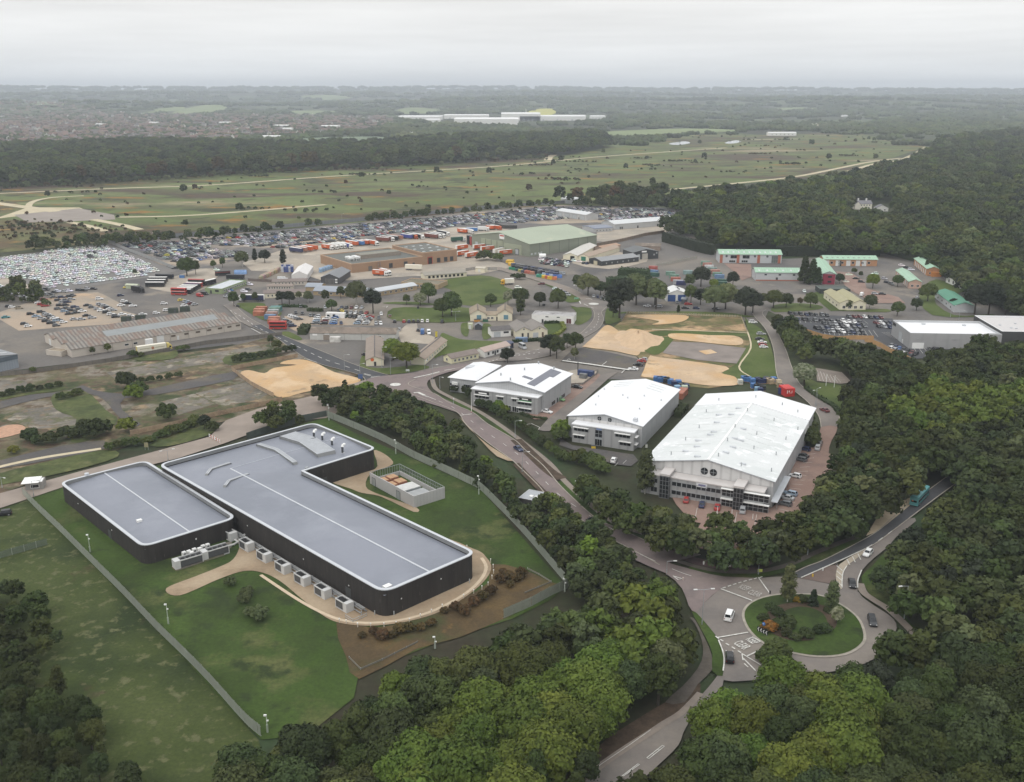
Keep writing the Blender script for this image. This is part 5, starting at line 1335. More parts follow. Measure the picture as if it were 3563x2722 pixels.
def barrel(name,label,v,A,B,d,eave,rise,wall,roof):
 s=Bld(name,label,'building',at(v,*A),at(v,*B),d,eave)
 n=8
 prof=[(s.W*(k/n),eave+rise*SIN(PI*k/n))for k in RG(n+1)]
 b=MB().box(0,s.L,0,s.W,0,eave,skip='bt')
 for x in(0,s.L):b.fc([(x,y,z)for y,z in(prof if x else prof[::-1])])
 b.bd('wall',wall,s.root)
 b=MB()
 for(y0,z0),(y1,z1)in zip(prof,prof[1:]):
  b.fc([(-.3,y0,z0+.05),(s.L+.3,y0,z0+.05),(s.L+.3,y1,z1+.05),(-.3,y1,z1+.05)])
 b.box(-.3,s.L+.3,-.4,.02,eave-.25,eave+.06)
 b.bd('roof',roof,s.root)
 s.rise=0
 return s
s=barrel('office','long low office with a curved silvery blue roof','E',(1330,515),(1790,438),9.,3.,1.2,Pl('m170',(.36,.27,.16)),Pl('m171',(.46,.48,.5),.45,.06,.15))
Wn(s,'F',8,.9,1.6,1.3,frame=Wh)
s=barrel('office','office with broad blue grey curved roof behind the garden trees','E',(800,488),(1310,512),13.,2.8,1.8,Pl('m170',(.36,.27,.16)),BLUER)
Wn(s,'F',8,.9,1.6,1.2,frame=Wh)
s=barrel('office','short blue grey roofed wing behind the curved roofs','E',(725,448),(870,452),10.,2.8,1.4,Pl('m170',(.36,.27,.16)),BLUER)
s=Sd('office','flat mossy roofed brick office behind the round trees','E',(1640,408),(1990,434),15.,3.2,0,'v',Pl('m170',(.36,.27,.16)),Ly('m172',[(.21,.18,.13),((.15,.14,.1),.08,.52,.1)],.95,.15,.6),trim=TANCAP)
Wn(s,'F',8,.8,1.8,1.4,frame=Wh)
s=Sd('office','long low cream office with tan roof beside the lawn','F',(-60,892),(340,862),8.5,3.,1.3,'u',Cm,Pl('m173',(.275,.255,.215),.9,.08))
Wn(s,'F',9,.9,1.5,1.5,frame=Dk,nx=1)
s=Sd('pump_house','small cream pump house by the yard gate','F',(425,818),(512,825),4.5,3.,.6,'u',Cm,Pl('m174',(.48,.44,.36)));s.pn('door','F',s.L*.3,0,1.6,2.2,Dw)
s=Sd('workshop','long pale grey workshop with a brown roof and small white trailer in front','E',(768,915),(1588,925),9.5,3.6,1.9,'u',Pl('m175',(.46,.455,.43),.8,.08),Br)
s.pn('loading_door','F',s.L*.155,0,3.2,2.7,Pl('m176',(.24,.2,.165)));s.pn('sign_board','F',s.L*.03,2.3,2.4,.9,Wh);s.pn('sign_board','F',s.L*.17,2.85,2.4,.7,Wh)
s.pn('window','F',s.L*.76,.9,3.,1.6,Gl,frame=Wh,nx=3);s.seams('F',5,.1,3.5,Pl('m96',(.12,.11,.1)))
s=Sd('hut','long hut with an orange disc on its cream gable end','E',(1303,1168),(1472,1162),(1500,895,3),2.9,1.6,'v',Cm,Pl('m177',(.25,.205,.17),.9,.1,.4))
b=MB().fc([(s.L*.36+.8*COS(2*PI*k/20),-.07,3.+.8*SIN(2*PI*k/20))for k in RG(20)][::1]);b.bd('round_sign',Pl('m178',(.6,.12,.03),.5),s.root)
s.pn('door','F',s.L*.45,0,1.,2.,Dd);Wn(s,'R',8,1.,1.2,1.1,frame=Wh);s.onr('ridge_strip',s.L*.47,0,s.L*.05,s.W,.1,DKROOF)
s=Sd('hut','long cream hut right of the big green trees','E',(1735,1150),(1862,1158),(1830,905,3),2.9,1.6,'v',Cm,Pl('m179',(.28,.225,.18),.9,.1,.4))
s.onr('ridge_strip',s.L*.46,0,s.L*.07,s.W,.1,DKROOF);Wn(s,'R',8,1.,1.2,1.1,frame=Wh)
s=Sd('hut','pale yellow hut with a brown roof beside the estate road','K',(195,872),(455,818),6.2,2.6,1.4,'u',Pl('m180',(.66,.62,.42),.85,.06),Pl('m181',(.2,.165,.145),.9,.12,.4))
Wn(s,'F',6,.8,1.1,1.1,frame=Wh);s.pn('window','L',s.W*.35,.9,1.1,1.2,Gl,frame=Wh)
s=Sd('hut','white hut with a pinkish roof next to the silver minibus','K',(512,812),(756,745),6.2,2.8,1.4,'u',Wr,Pl('m182',(.4,.315,.275),.9,.08,.4))
Wn(s,'F',5,.9,1.1,1.2,frame=Dk);s.pn('door','F',s.L*.38,0,1.,2.1,Dd)
for lab,A,B in(('left cream gabled wing of the twin bungalow',(375,462),(524,460)),('right cream gabled wing of the twin bungalow',(636,460),(776,460))):
 s=Sd('bungalow',lab,'K',A,B,15.,4.,2.3,'v',Cm,TANROOF,over=.4)
 s.pn('window','F',s.L*.42,.9,2.4,2.4,Pl('m183',(.1,.22,.27),.3),frame=Pl('m184',(.25,.4,.48)),nx=3,nz=2);s.onr('ridge_strip',s.L*.46,0,s.L*.08,s.W,.1,Pl('m185',(.13,.11,.09)))
s=Sd('bungalow','low cream link between the two gabled wings','K',(524,458),(636,458),9.,3.,1.2,'u',Cm,TANROOF,over=.2)
Wn(s,'F',2,1.,1.3,1.1,Gl,frame=Wh,t1=.7);s.pn('door','F',s.L*.88,0,1.,2.2,Dd)
s=Sd('garage','small white garage with a black roof and grey door','K',(580,618),(764,606),8.,3.5,1.2,'u',Wr,DKROOF)
s.pn('shutter','F',s.L*.12,0,3.4,2.8,Dg);s.pn('window','F',s.L*.62,1.9,2.6,.8,Gl,frame=Dk)
s=Sd('workshop','cream twin gabled workshop with grey roofs and a blue tank in front','K',(812,628),(1112,612),17.,3.6,2.2,'v',Cm,Pl('m186',(.215,.195,.175),.9,.1,.3),2)
for t,w_,m in((.18,.06,Dd),(.36,.05,Dd),(.54,.17,Dg),(.82,.06,Pl('m187',(.11,.07,.045)))):s.pn('door','F',s.L*t,0,s.L*w_,2.6,m)
for t in(.25,.75):Rw(s,s.L*t,4.6,.4)
s=Sd('hall','white flat roofed hall with a patchy grey roof and red door','K',(962,472),(1362,492),10.,4.4,0,'v',Wr,Ly('m188',[(.36,.35,.345),((.2,.19,.185),.14,.55,.05),((.46,.45,.44),.3,.6,.06)],.8,.1,.5),trim=Pl('m189',(.42,.41,.4)),par=.2)
for t in(.33,.6):s.pn('window','F',s.L*t,3.2,1.6,.5,Gl)
s.pn('door','F',s.L*.83,.2,2.6,2.8,Pl('m190',(.1,.02,.025)),frame=Wh,nx=2);s.pn('door','F',s.L*.24,0,1.,2.,Dd)
s=Sd('kiosk','narrow cream kiosk with a white roof beside the lawn','K',(352,540),(398,540),3.,3.,0,'v',Pl('m191',(.46,.48,.34)),Wh);s.pn('door','F',.5,0,1.2,2.2,Dw)
s=Sd('kiosk','dark grey kiosk with a humped roof beside the cream kiosk','K',(418,545),(484,546),4.,2.2,1.2,'v',Pl('m192',(.05,.055,.065)),Pl('m193',(.19,.2,.22)))
s=Sd('lean_to','dark blue lean-to at the end of the white hut','K',(752,728),(788,716),5.,2.6,.5,'u',Pl('m194',(.03,.035,.06)),Pl('m195',(.07,.08,.13)))
s=Sd('portable_office','white portable office among the parked cars','E',(918,706),(1096,712),3.2,2.9,0,'v',Wr,Pl('m196',(.66,.65,.62)),par=.1);s.pn('door','F',s.L*.38,.1,1.4,2.1,Gl,frame=Dk,nx=2);s.pn('window','F',s.L*.07,.9,1.4,1.,Gl,frame=Dk)
s.seams('F',4,.1,2.8,St,.08)
s=Sd('roadside_hut','grey flat roofed hut with rooflights beside the main road','T',(228,580),(432,622),(440,540),3.,0,'v',Pl('m197',(.06,.058,.055)),Pl('m198',(.34,.355,.375),.5,.05),par=.08,trim=Pl('m199',(.42,.43,.44)))
s.root.location.z=0
for k in RG(2):s.onr('rooflight',s.L*(.28+.14*k),s.W*.28,1.6,1.3,.25,Wh)
s=Sd('gate_hut','small white roofed gatehouse at the end of the palisade fence','I',(222,1248),(372,1235),4.2,2.8,0,'v',Pl('m200',(.26,.25,.235)),Wh,par=.08);s.pn('window','F',s.L*.3,1.,2.4,1.1,Gl,frame=Wh)
MB().box(-1.,s.L*.8,-.8,s.W+.6,2.81,2.95).bd('canopy_roof',Wh,s.root)
s=Sd('house','large white house with grey roof and chimneys in the wood at right','C',(1165,832),(1276,832),11.,5.5,3.,'u',Pl('m201',(.72,.68,.58),.8),Pl('m202',(.16,.155,.165),.8),cat='house')
for t in(.28,.72):s.onr('chimney',s.L*t,s.W*.45,1.4,1.,2.,Wr)
Wn(s,'F',6,3.4,1.2,1.3,frame=Wh);Wn(s,'F',5,.8,1.2,1.4,frame=Wh)
MB().box(s.L*.02,s.L*.3,-4,-.003,0,5.4).bd('wing_wall',Pl('m201',(.72,.68,.58)),s.root)
b=MB().fc([(s.L*.02-.3,-4.3,5.42),(s.L*.16,-4.3,8.),(s.L*.16,4,8.),(s.L*.02-.3,4,5.42)]).fc([(s.L*.16,-4.3,8.),(s.L*.3+.3,-4.3,5.42),(s.L*.3+.3,4,5.42),(s.L*.16,4,8.)]).fc([(s.L*.02,-4.02,5.4),(s.L*.3,-4.02,5.4),(s.L*.16,-4.02,7.9)],1)
b.bd('wing_roof',[Pl('m202',(.16,.155,.165)),Pl('m201',(.72,.68,.58))],s.root)
s=Sd('house','white cottage beside the large white house in the wood','C',(1300,845),(1376,846),9.,3.4,3.,'v',Wr,Pl('m202',(.16,.155,.165)),cat='house');Wn(s,'F',2,.8,1.4,1.3)
s=Sd('house','pale stone house with many chimneys on the far side of the heath','C',(898,345),(955,345),14.,7.,4.,'u',Pl('m203',(.58,.54,.46)),Pl('m204',(.4,.37,.32)),cat='house')
for t in(.1,.4,.6,.9):s.onr('chimney',s.L*t,s.W*.4,2.2,2.,4.,Pl('m203',(.58,.54,.46)))
FACT=Pl('m205',(.74,.73,.7),.7,.03,.01)
for i,(x0,x1,y,d,hh,lab)in EN(((525,800,308,120,11,'leftmost long white factory beyond the town'),(815,1100,300,90,12,'white factory behind the longest one'),(880,1290,338,130,16,'longest white factory beyond the wood'),(1180,1430,312,160,22,'tallest white factory beyond the wood'),(1300,1720,312,120,14,'right hand white factory in the far valley'),(1750,1845,303,70,10,'small white shed at the right of the far factories'),(700,790,325,50,9,'small white shed left of the longest factory'))):
 A,B=at('B',x0,y),at('B',x1,y)
 s=Bld('factory',lab,'factory',A,B,d,hh*1.25,'white factories in the far valley')
 s.gable(FACT,Pl('m206',(.78,.775,.76),.6,.03,.01),3.,'u',max(1,d//40),.2,.2)
 for k in RG(4):s.pn('loading_door','F',s.L*(.12+.22*k),0,6,6,Dg)
s=Tg('chimney_stack','thin pale chimney stack above the white factories','chimney',at('B',1338,300))
MB().tube((0,0,0),(0,0,42),2.2,8,r2=1.5).bd('shaft',FACT,s)
# -------------- vehicles
HEADL=Pl('m207',(.7,.7,.68),.2)
TAILL=Pl('m208',(.25,.01,.01),.3)
RIM=Pl('m209',(.3,.3,.31),.4)
KIND={'hatchback':(4.1,.87,1.48,1.05,.35,-1.45,-1.95,.92),'saloon':(4.65,.9,1.43,1.05,.25,-1.05,-1.65,.92),'estate car':(4.7,.9,1.47,1.1,.35,-1.85,-2.2,.92),'off-roader':(4.6,.94,1.72,1.,.45,-1.8,-2.15,1.05),'people carrier':(4.6,.93,1.85,1.5,.85,-1.95,-2.2,1.08),'van':(5.,.96,2.,1.75,1.15,-2.35,-2.45,1.25),'panel van':(5.6,1.,2.5,2.05,1.5,-2.7,-2.78,1.35),'minibus':(5.8,1.,2.5,2.15,1.6,-2.75,-2.85,1.35)}
def car_parts(kind):
 L,w_,H,xb,xf,xr,xt,zb=KIND[kind]
 h=L/2
 body=MB()
 st=[(h,.8,.58),(h-.18,.93,.7),(xb,1.,zb-.08),(xb-.25,1.,zb),(xt+.05,1.,zb),(-h+.15,.97,zb-.04),(-h,.86,.6)]
 rings=[]
 for x,k,z in st:
  w0=w_*k
  rings.append([(x,-w0,.26),(x,-w0,min(z,.62)),(x,-w0*.93,z),(x,w0*.93,z),(x,w0,min(z,.62)),(x,w0,.26)])
 for a,b in zip(rings,rings[1:]):
  for i in RG(6):
   j=(i+1)%6
   body.fc([a[i],a[j],b[j],b[i]])
 body.fc(rings[0]);body.fc(rings[-1][::-1])
 lo,up=w_*.92,w_*.74 if H<1.9 else w_*.86
 b4=[(xb-.1,-lo,zb),(xb-.1,lo,zb),(xt,lo,zb),(xt,-lo,zb)]
 t4=[(xf,-up,H),(xf,up,H),(xr,up,H),(xr,-up,H)]
 body.fc(t4)
 crown=[(p[0]*.96+.0,p[1]*.9,H+.04)for p in t4]
 g={}
 lerp=lambda a,b,t:tuple(a[i]+(b[i]-a[i])*t for i in RG(3))
 def quad(p0,p1,p2,p3,s0,s1,b0=.06,b1=.92):
  m=lambda s,t:lerp(lerp(p0,p1,s),lerp(p3,p2,s),t)
  return[m(s0,b0),m(s1,b0),m(s1,b1),m(s0,b1)]
 for i in RG(4):
  j=(i+1)%4
  body.fc([b4[i],b4[j],t4[j],t4[i]])
 push=lambda q,d:[(p[0]+d[0],p[1]+d[1],p[2]+d[2])for p in q]
 g['windscreen']=[push(quad(b4[0],b4[1],t4[1],t4[0],.06,.94),(.012,0,.01))]
 g['rear_window']=[push(quad(b4[2],b4[3],t4[3],t4[2],.08,.92,.15),(-.012,0,.01))]
 vanlike=kind in('van','panel van')
 cuts=((.08,.48),(.53,.93))if not vanlike else((.66,.93),)
 if kind=='minibus':cuts=((.04,.26),(.29,.5),(.53,.72),(.76,.95))
 g['side_window_r']=[push(quad(b4[3],b4[0],t4[0],t4[3],a,b),(0,-.012,0))for a,b in cuts]
 g['side_window_l']=[push(quad(b4[2],b4[1],t4[1],t4[2],a,b),(0,.012,0))for a,b in cuts]
 if vanlike:g.pop('rear_window')
 wr=.33 if H<2 else .36
 wheels=[(h-.85,-w_+.1),(h-.85,w_-.1),(-h+.8,-w_+.1),(-h+.8,w_-.1)]
 return body,g,wr,wheels,h,w_,zb
CARM={}
def wheel_mesh(r):
 k='wheel%.2f'%r
 if k not in CARM:
  CARM[k]=MB().tube((0,-.11,0),(0,.11,0),r,10).tube((0,-.125,0),(0,.125,0),r*.6,8,1).mesh('wheel',[BLACK,RIM])
 return CARM[k]
def lights(kind,z=.66):
 L,w_,H=KIND[kind][:3]
 h=L/2
 k=1 if H<2 else 1.25
 f=MB();r=MB()
 return[(MB().box(h-.14,h-.015,s*w_*.78-.2,s*w_*.78+.14*0+.06,.6*k,.72*k),MB().box(-h+.01,-h+.12,s*w_*.8-.1,s*w_*.8+.08,.66*k,.86*k))for s in(-1,1)]
def car_meshes(kind):
 if kind in CARM:return CARM[kind]
 body,g,wr,wheels,h,w_,zb=car_parts(kind)
 d={'body':body.mesh('car_body',PAINT),'wr':wr,'wheels':wheels}
 for k,fs in g.items():
  m=MB()
  for q in fs:m.fc(q)
  d[k]=m.mesh('car_glass',Gl)
 d['lights']=[(a.mesh('headlight',HEADL),b.mesh('tail_light',TAILL))for a,b in lights(kind)]
 one=MB()
 for src,mi in((body,0),):
  for f in src.f:one.fc([src.v[i]for i in f],mi)
 for fs in g.values():
  for q in fs:one.fc(q,1)
 for x,y in wheels:one.tube((x,y-.1,wr),(x,y+.1,wr),wr,8,2)
 for a,b in lights(kind):
  for f in a.f:one.fc([a.v[i]for i in f],3)
  for f in b.f:one.fc([b.v[i]for i in f],4)
 d['one']=one.mesh('car',[PAINT,Gl,BLACK,HEADL,TAILL])
 low=MB()
 for f in body.f:low.fc([body.v[i]for i in f],0)
 for fs in g.values():
  for q in fs:low.fc(q,1)
 low.box(-h+.1,h-.1,-w_+.05,w_-.05,.02,.3,1)
 d['low']=low
 CARM[kind]=d
 return d
PAL_={'black':(.01,.01,.012),'charcoal':(.03,.032,.035),'grey':(.11,.115,.12),'silver':(.36,.37,.38),'white':(.74,.74,.73),'red':(.34,.03,.025),'maroon':(.12,.02,.02),'navy':(.018,.028,.075),'blue':(.05,.13,.33),'pale blue':(.27,.35,.44),'green':(.18,.36,.15),'dark green':(.015,.06,.04),'yellow':(.6,.46,.07),'teal':(.05,.22,.24),'tan':(.3,.25,.18),'orange':(.6,.17,.03),'pale green':(.25,.42,.22),'bronze':(.16,.11,.07)}
CARS=[]
def car(v,p,head,colour,kind,where,own=None):
 """head: pixel offset towards which the bonnet points, or an angle"""
 q=at(v,*p)
 if isinstance(head,tuple):
  e=at(v,p[0]+head[0],p[1]+head[1]);a=AT2(e.y-q.y,e.x-q.x)
 else:a=head
 CARS.append([q,a,colour,kind,where,own])
ORD=['first','second','third','fourth','fifth','sixth','seventh','eighth','ninth','tenth','eleventh','twelfth','thirteenth','fourteenth','fifteenth']
def Cw(v,p0,p1,n,cols,where,kinds=None,turn=.0,flip=False,jit=.25):
 """cars side by side along a line, noses square to it"""
 a,b=at(v,*p0),at(v,*p1)
 d=(b-a)
 ang=AT2(d.y,d.x)-PI/2+(PI if flip else 0)+turn
 for k in RG(n):
  q=a.lerp(b,k/max(1,n-1))+V3((RU(-jit,jit),RU(-jit,jit),0))
  c=cols[k%len(cols)]if isinstance(cols,(list,tuple))else cols
  kd=(kinds[k%len(kinds)]if kinds else RC(['hatchback','saloon','hatchback','estate car','off-roader']))
  CARS.append([q,ang+RU(-.04,.04),c,kd,'%s from the left in %s'%(ORD[k],where)if n>2 else where,None])
random.seed(11)
car('U',(742,1100),(-4,-50),'black','off-roader','waiting to join the roundabout beside the KEEP CLEAR lettering')
car('U',(740,782),(18,-45),'white','people carrier','driving round the left side of the large roundabout')
car('U',(1680,532),(10,45),'black','saloon','with lit lamps entering the roundabout beside the buff hatching')
car('U',(1800,300),(-28,30),'white','hatchback','approaching the roundabout on the right hand lane')
car('U',(1833,820),(14,45),'charcoal','estate car','leaving the roundabout at its right side')
car('T',(228,155),(40,25),'navy','saloon','driving down the pinkish main road beside the mulch bed')
car('T',(805,712),(40,30),'charcoal','saloon','driving down the main road half hidden by the wood')
for p,c,k,w_ in(((515,1370),'red','hatchback','below the left windows of the largest warehouse'),((665,1412),'navy','saloon','between the two red cars at the warehouse front'),((812,1438),'red','saloon','behind the leftmost flagpole of the largest warehouse'),((1055,1468),'silver','off-roader','in front of the right hand glazed tower')):
 car('N',p,(6,-30),c,k,w_)
for p,c,k,w_ in(((1505,1308),'pale blue','estate car','farthest of three beside the side canopy of the largest warehouse'),((1475,1350),'silver','saloon','middle of three beside the side canopy'),((1452,1405),'grey','estate car','nearest of three beside the side canopy'),((1555,1138),'white','hatchback','alone in the block paved bays'),((1603,980),'grey','estate car','left of the dark pair beside the largest warehouse'),((1622,945),'charcoal','saloon','right of the dark pair beside the largest warehouse'),((1648,882),'navy','hatchback','by the shrubs at the warehouse side')):
 car('N',p,(-40,-9),c,k,w_)
car('N',(1772,870),(14,-40),'silver','off-roader','behind a dark one along the shrubs of the warehouse drive');car('N',(1790,825),(12,-40),'charcoal','estate car','in front of the silver one along the warehouse drive')
car('N',(1835,505),(-40,-18),'maroon','saloon','driving on the bend behind the largest warehouse')
car('M',(1242,374),(40,6),'black','saloon','parked beside the wall of the first warehouse')
car('M',(1098,480),(38,10),'green','hatchback','parked on the red paving beside the first warehouse');car('M',(985,584),(40,8),'white','saloon','parked at the front corner of the first warehouse')
car('M',(1552,1000),(18,-36),'white','hatchback','parked below the second warehouse')
car('K',(1932,930),(-40,-4),'white','saloon','nearest of the row by the dark car park');car('K',(1982,892),(-40,-4),'black','saloon','next to the white one by the sand bed');car('K',(2012,858),(-40,-4),'red','hatchback','by the dark car park edge');car('K',(2030,840),(-40,-4),'silver','hatchback','farthest of the row by the dark car park')
for p,c,k,w_ in(((1758,182),'white','off-roader','standing where the verge meets the upper road'),((1828,286),'silver','estate car','on the right verge above the black car'),((1816,328),'black','saloon','on the grass verge above the red and white cars'),((1836,356),'white','saloon','just below the black car on the grass verge'),((1842,378),'red','hatchback','between two white cars on the verge'),((1850,398),'white','hatchback','lowest of the row on the grass verge')):
 car('L',p,(40,0),c,k,w_)
car('I',(32,1452),(-30,4),'black','off-roader','parked on the meadow at the far left edge')
D1=['black','charcoal','black','navy','black','charcoal','grey','black']
D2=['charcoal','grey','silver','black','white','charcoal','navy','grey','black']
Cw('G',(1730,928),(2130,950),8,D1,'the first row of the dealer car park by the road',['off-roader','hatchback'],.35)
Cw('H',(445,884),(765,896),7,['grey','maroon','maroon','white','black','navy','maroon'],'the short row left of the showroom corner',None,.35)
Cw('H',(-240,898),(335,938),11,D1,'the second row of the dealer car park',['off-roader','hatchback'],.35)
Cw('H',(390,932),(560,945),4,['white','white','white','black'],'the end of the second dealer row',None,.35)
Cw('H',(195,955),(595,980),8,D2,'the third row of the dealer car park',['off-roader','saloon'],.35)
Cw('H',(120,1002),(560,1012),9,D2[::-1],'the fourth row of the dealer car park',None,.35)
Cw('H',(185,1028),(575,1050),9,D2,'the nearest full row of the dealer car park',['off-roader','saloon'],.35)
Cw('H',(715,948),(865,950),4,['maroon','white','black','navy'],'the upper row beside the showroom wall',None,.35);Cw('H',(745,985),(855,992),3,['black','silver','navy'],'the lower row beside the showroom wall',None,.35)
Cw('H',(870,1180),(1110,1262),7,['grey','navy','blue','charcoal','black','maroon','black'],'the upper row below the showroom',None,.5);Cw('H',(860,1205),(1060,1285),6,['white','silver','charcoal','white','grey','black'],'the lower row below the showroom',None,.5)
Cw('H',(1225,1190),(1355,1195),4,['charcoal','black'],'the row against the showroom long wall',['off-roader'],.3);Cw('H',(1310,1222),(1330,1224),1,['black'],'alone below the row against the showroom wall',['off-roader'],.3)
for p,h_,c,k,w_ in(((445,458),(40,0),'white','hatchback','parked by the tree lined court'),((515,498),(40,2),'black','hatchback','parked under the young trees of the court'),((568,532),(40,2),'charcoal','saloon','parked left of the bushy court tree'),((412,528),(40,0),'white','hatchback','parked below the crimson end wall'),((798,498),(40,6),'silver','hatchback','at the pink brick unit'),((824,534),(40,6),'charcoal','hatchback','near the tree by the pink brick unit'),((972,364),(40,6),'white','hatchback','at the orange ended unit'),((1020,386),(40,6),'black','hatchback','second at the orange ended unit'),((1068,406),(40,3),'white','van','third at the orange ended unit'),((700,450),(-40,0),'white','panel van','behind the pink brick unit'),((702,652),(40,4),'silver','hatchback','on the pink paved court'),((572,664),(16,-12),'white','van','behind the olive roofed hall'),((775,654),(40,2),'charcoal','saloon','on the pink court below the trees'),((40,545),(20,12),'charcoal','saloon','turning past the crimson walled unit'),((-5,625),(10,10),'white','hatchback','driving below the conifers'),((1125,690),(20,-14),'silver','hatchback','by the pine and green shed'),((868,552),(30,10),'grey','hatchback','half hidden by the tree at the pink brick unit')):
 car('H',p,h_,c,k,w_)
for p,h_,c,k,w_ in(((65,815),(-40,-3),'silver','saloon','parked on the upper road left of the blue shuttered garage'),((275,822),(-40,-3),'silver','estate car','parked under the pale trees on the upper road'),((795,852),(40,2),'black','saloon','parked below the red car on the upper road'),((1005,856),(40,2),'navy','hatchback','parked right of the black saloon on the upper road'),((1378,868),(40,6),'black','saloon','parked below the pale green trees'),((642,752),(0,14),'grey','hatchback','in front of the blue shutters'),((850,776),(40,0),'red','estate car','next to the kiosk by the blue shutters')):
 car('h',p,h_,c,k,w_)
for k,(x,c)in EN(((1575,'black'),(1665,'red'),(1713,'navy'),(1757,'black'),(1800,'charcoal'),(1840,'white'),(1890,'white'),(2030,'black'))):
 car('E',(x,748),(2,-14),c,'hatchback','%s from the left along the lawn edge'%ORD[k])
car('E',(1800,832),(2,-14),'charcoal','hatchback','left of the blue van on the gravel forecourt');car('E',(1843,858),(4,-16),'blue','panel van','on the gravel forecourt by the hut');car('E',(1903,858),(4,16),'white','van','right of the blue van on the gravel forecourt');car('E',(1620,828),(4,-14),'silver','hatchback','at the right end of the long grey workshop');car('E',(1305,1072),(20,3),'black','saloon','left of the hut with the orange disc')
car('K',(105,478),(2,-10),'charcoal','hatchback','on the tarmac left of the twin bungalow');car('K',(875,722),(30,16),'silver','minibus','with a striped roof beside the white hut')
car('K',(835,150),(30,2),'white','minibus','beside the recovery lorry');car('K',(1195,162),(30,2),'white','panel van','at the head of the row by the lane');car('K',(1240,182),(30,4),'silver','hatchback','behind the white van by the lane');car('K',(1283,200),(30,4),'navy','estate car','third in the row by the lane');car('K',(1303,220),(30,4),'silver','people carrier','last in the row by the lane');car('K',(1055,112),(-30,0),'maroon','hatchback','alone on the lorry park tarmac')
Cw('e',(1790,845),(2010,900),4,['silver','navy','grey','silver'],'the row by the far mini roundabout',None,.9)
car('e',(1415,165),(30,8),'white','panel van','left of the minibus by the cream workshop');car('e',(1510,180),(30,2),'white','minibus','in front of the green door');car('e',(1600,215),(30,-10),'charcoal','hatchback','left of the blue car by the black workshop');car('e',(1665,220),(30,-12),'navy','off-roader','by the beige door of the black workshop')
Cw('F',(1700,742),(1900,722),5,['silver','charcoal','maroon','grey','maroon'],'the row along the black workshop',None,.3)
MIXC=['grey','silver','charcoal','black','navy','silver','grey','pale blue','charcoal','white']
def block(v,c00,c10,c01,c11,n,m,where,cols=None,head=(40,-4)):
 for i in RG(n):
  for j in RG(m):
   s_,t_=i/max(1,n-1),j/max(1,m-1)
   x=(c00[0]*(1-t_)+c10[0]*t_)*(1-s_)+(c01[0]*(1-t_)+c11[0]*t_)*s_
   y=(c00[1]*(1-t_)+c10[1]*t_)*(1-s_)+(c01[1]*(1-t_)+c11[1]*t_)*s_
   car(v,(x+RU(-5,5),y+RU(-2,2)),head,RC(cols or MIXC),RC(['hatchback','saloon','estate car','off-roader']),'in line %s, place %s, of %s'%(ORD[i],ORD[j],where))
block('D',(262,722),(350,708),(480,822),(540,795),6,2,'the left gravel lot block');block('D',(395,728),(440,756),(410,735),(480,778),2,2,'the left gravel lot inner block')
block('D',(500,680),(640,665),(590,722),(700,700),3,3,'the middle gravel lot block');block('D',(635,768),(740,738),(690,770),(780,758),2,2,'the lower gravel lot block')
block('D',(745,650),(850,640),(985,742),(960,690),7,2,'the right gravel lot block',['silver','white','grey','black','silver','charcoal'])
block('D',(460,582),(590,574),(500,606),(605,600),2,3,'the rear gravel lot block');block('D',(530,626),(575,620),(510,650),(560,645),2,2,'the gravel lot pocket')
for k,(x,y,c,kd)in EN(((1030,650,'white','saloon'),(1055,614,'white','hatchback'),(1085,632,'black','saloon'),(1130,654,'white','saloon'),(1395,634,'white','hatchback'),(1025,564,'navy','hatchback'),(1040,728,'white','saloon'),(1110,742,'white','hatchback'),(1215,728,'white','saloon'),(1330,716,'white','hatchback'),(1420,692,'white','estate car'),(985,748,'black','saloon'),(375,598,'red','hatchback'),(330,628,'white','saloon'),(348,642,'red','hatchback'),(385,654,'red','saloon'),(75,658,'charcoal','hatchback'),(105,664,'white','hatchback'),(165,674,'tan','off-roader'),(208,808,'charcoal','hatchback'),(240,828,'white','hatchback'),(50,752,'teal','saloon'),(845,596,'white','off-roader'),(1080,496,'yellow','saloon'))):
 car('D',(x,y),(40,-3),c,kd,['right of the gravel lot nearest the bare patch','rear one on the dirt by the yard road','between the white cars on the dirt','front one on the dirt by the yard road','alone on the open yard tarmac','on the tarmac near the black box lorry','left one behind the striped shed','between the cabins behind the striped shed','middle one behind the striped shed','right one behind the striped shed','by the dark cabins behind the striped shed','at the corner of the right gravel block','rearmost of the red ones in the gravel lot','beside the red cars at left','middle of the red ones in the gravel lot','foremost of the red ones in the gravel lot','at the far left behind the white car','at the far left of the gravel','at the left edge of the gravel lot','near the shed drive corner','beside the grass near the shed drive','at the left margin by the low wall','on the burnt patch of the lot','beside the pale green kiosk'][k])
for k,(x,y,c)in EN(((270,532,'charcoal'),(320,526,'charcoal'),(360,520,'grey'),(395,516,'black'),(395,556,'silver'),(435,556,'grey'),(465,538,'charcoal'),(495,530,'white'),(548,532,'silver'),(590,526,'white'),(675,520,'charcoal'),(715,522,'charcoal'),(745,508,'silver'),(795,508,'black'),(615,564,'black'))):
 car('D',(x,y),(40,2),c,'van' if k==9 else 'saloon','%s from the left on the tarmac below the white car compound'%ORD[k])
for k,(x,y,c)in EN(((1540,604,'yellow'),(1582,614,'silver'),(1604,624,'pale blue'),(1626,634,'maroon'),(1656,642,'silver'),(1566,652,'white'))):
 car('D',(x,y),(40,-6),c,'hatchback','%s in the cluster in front of the red double decker'%ORD[k])
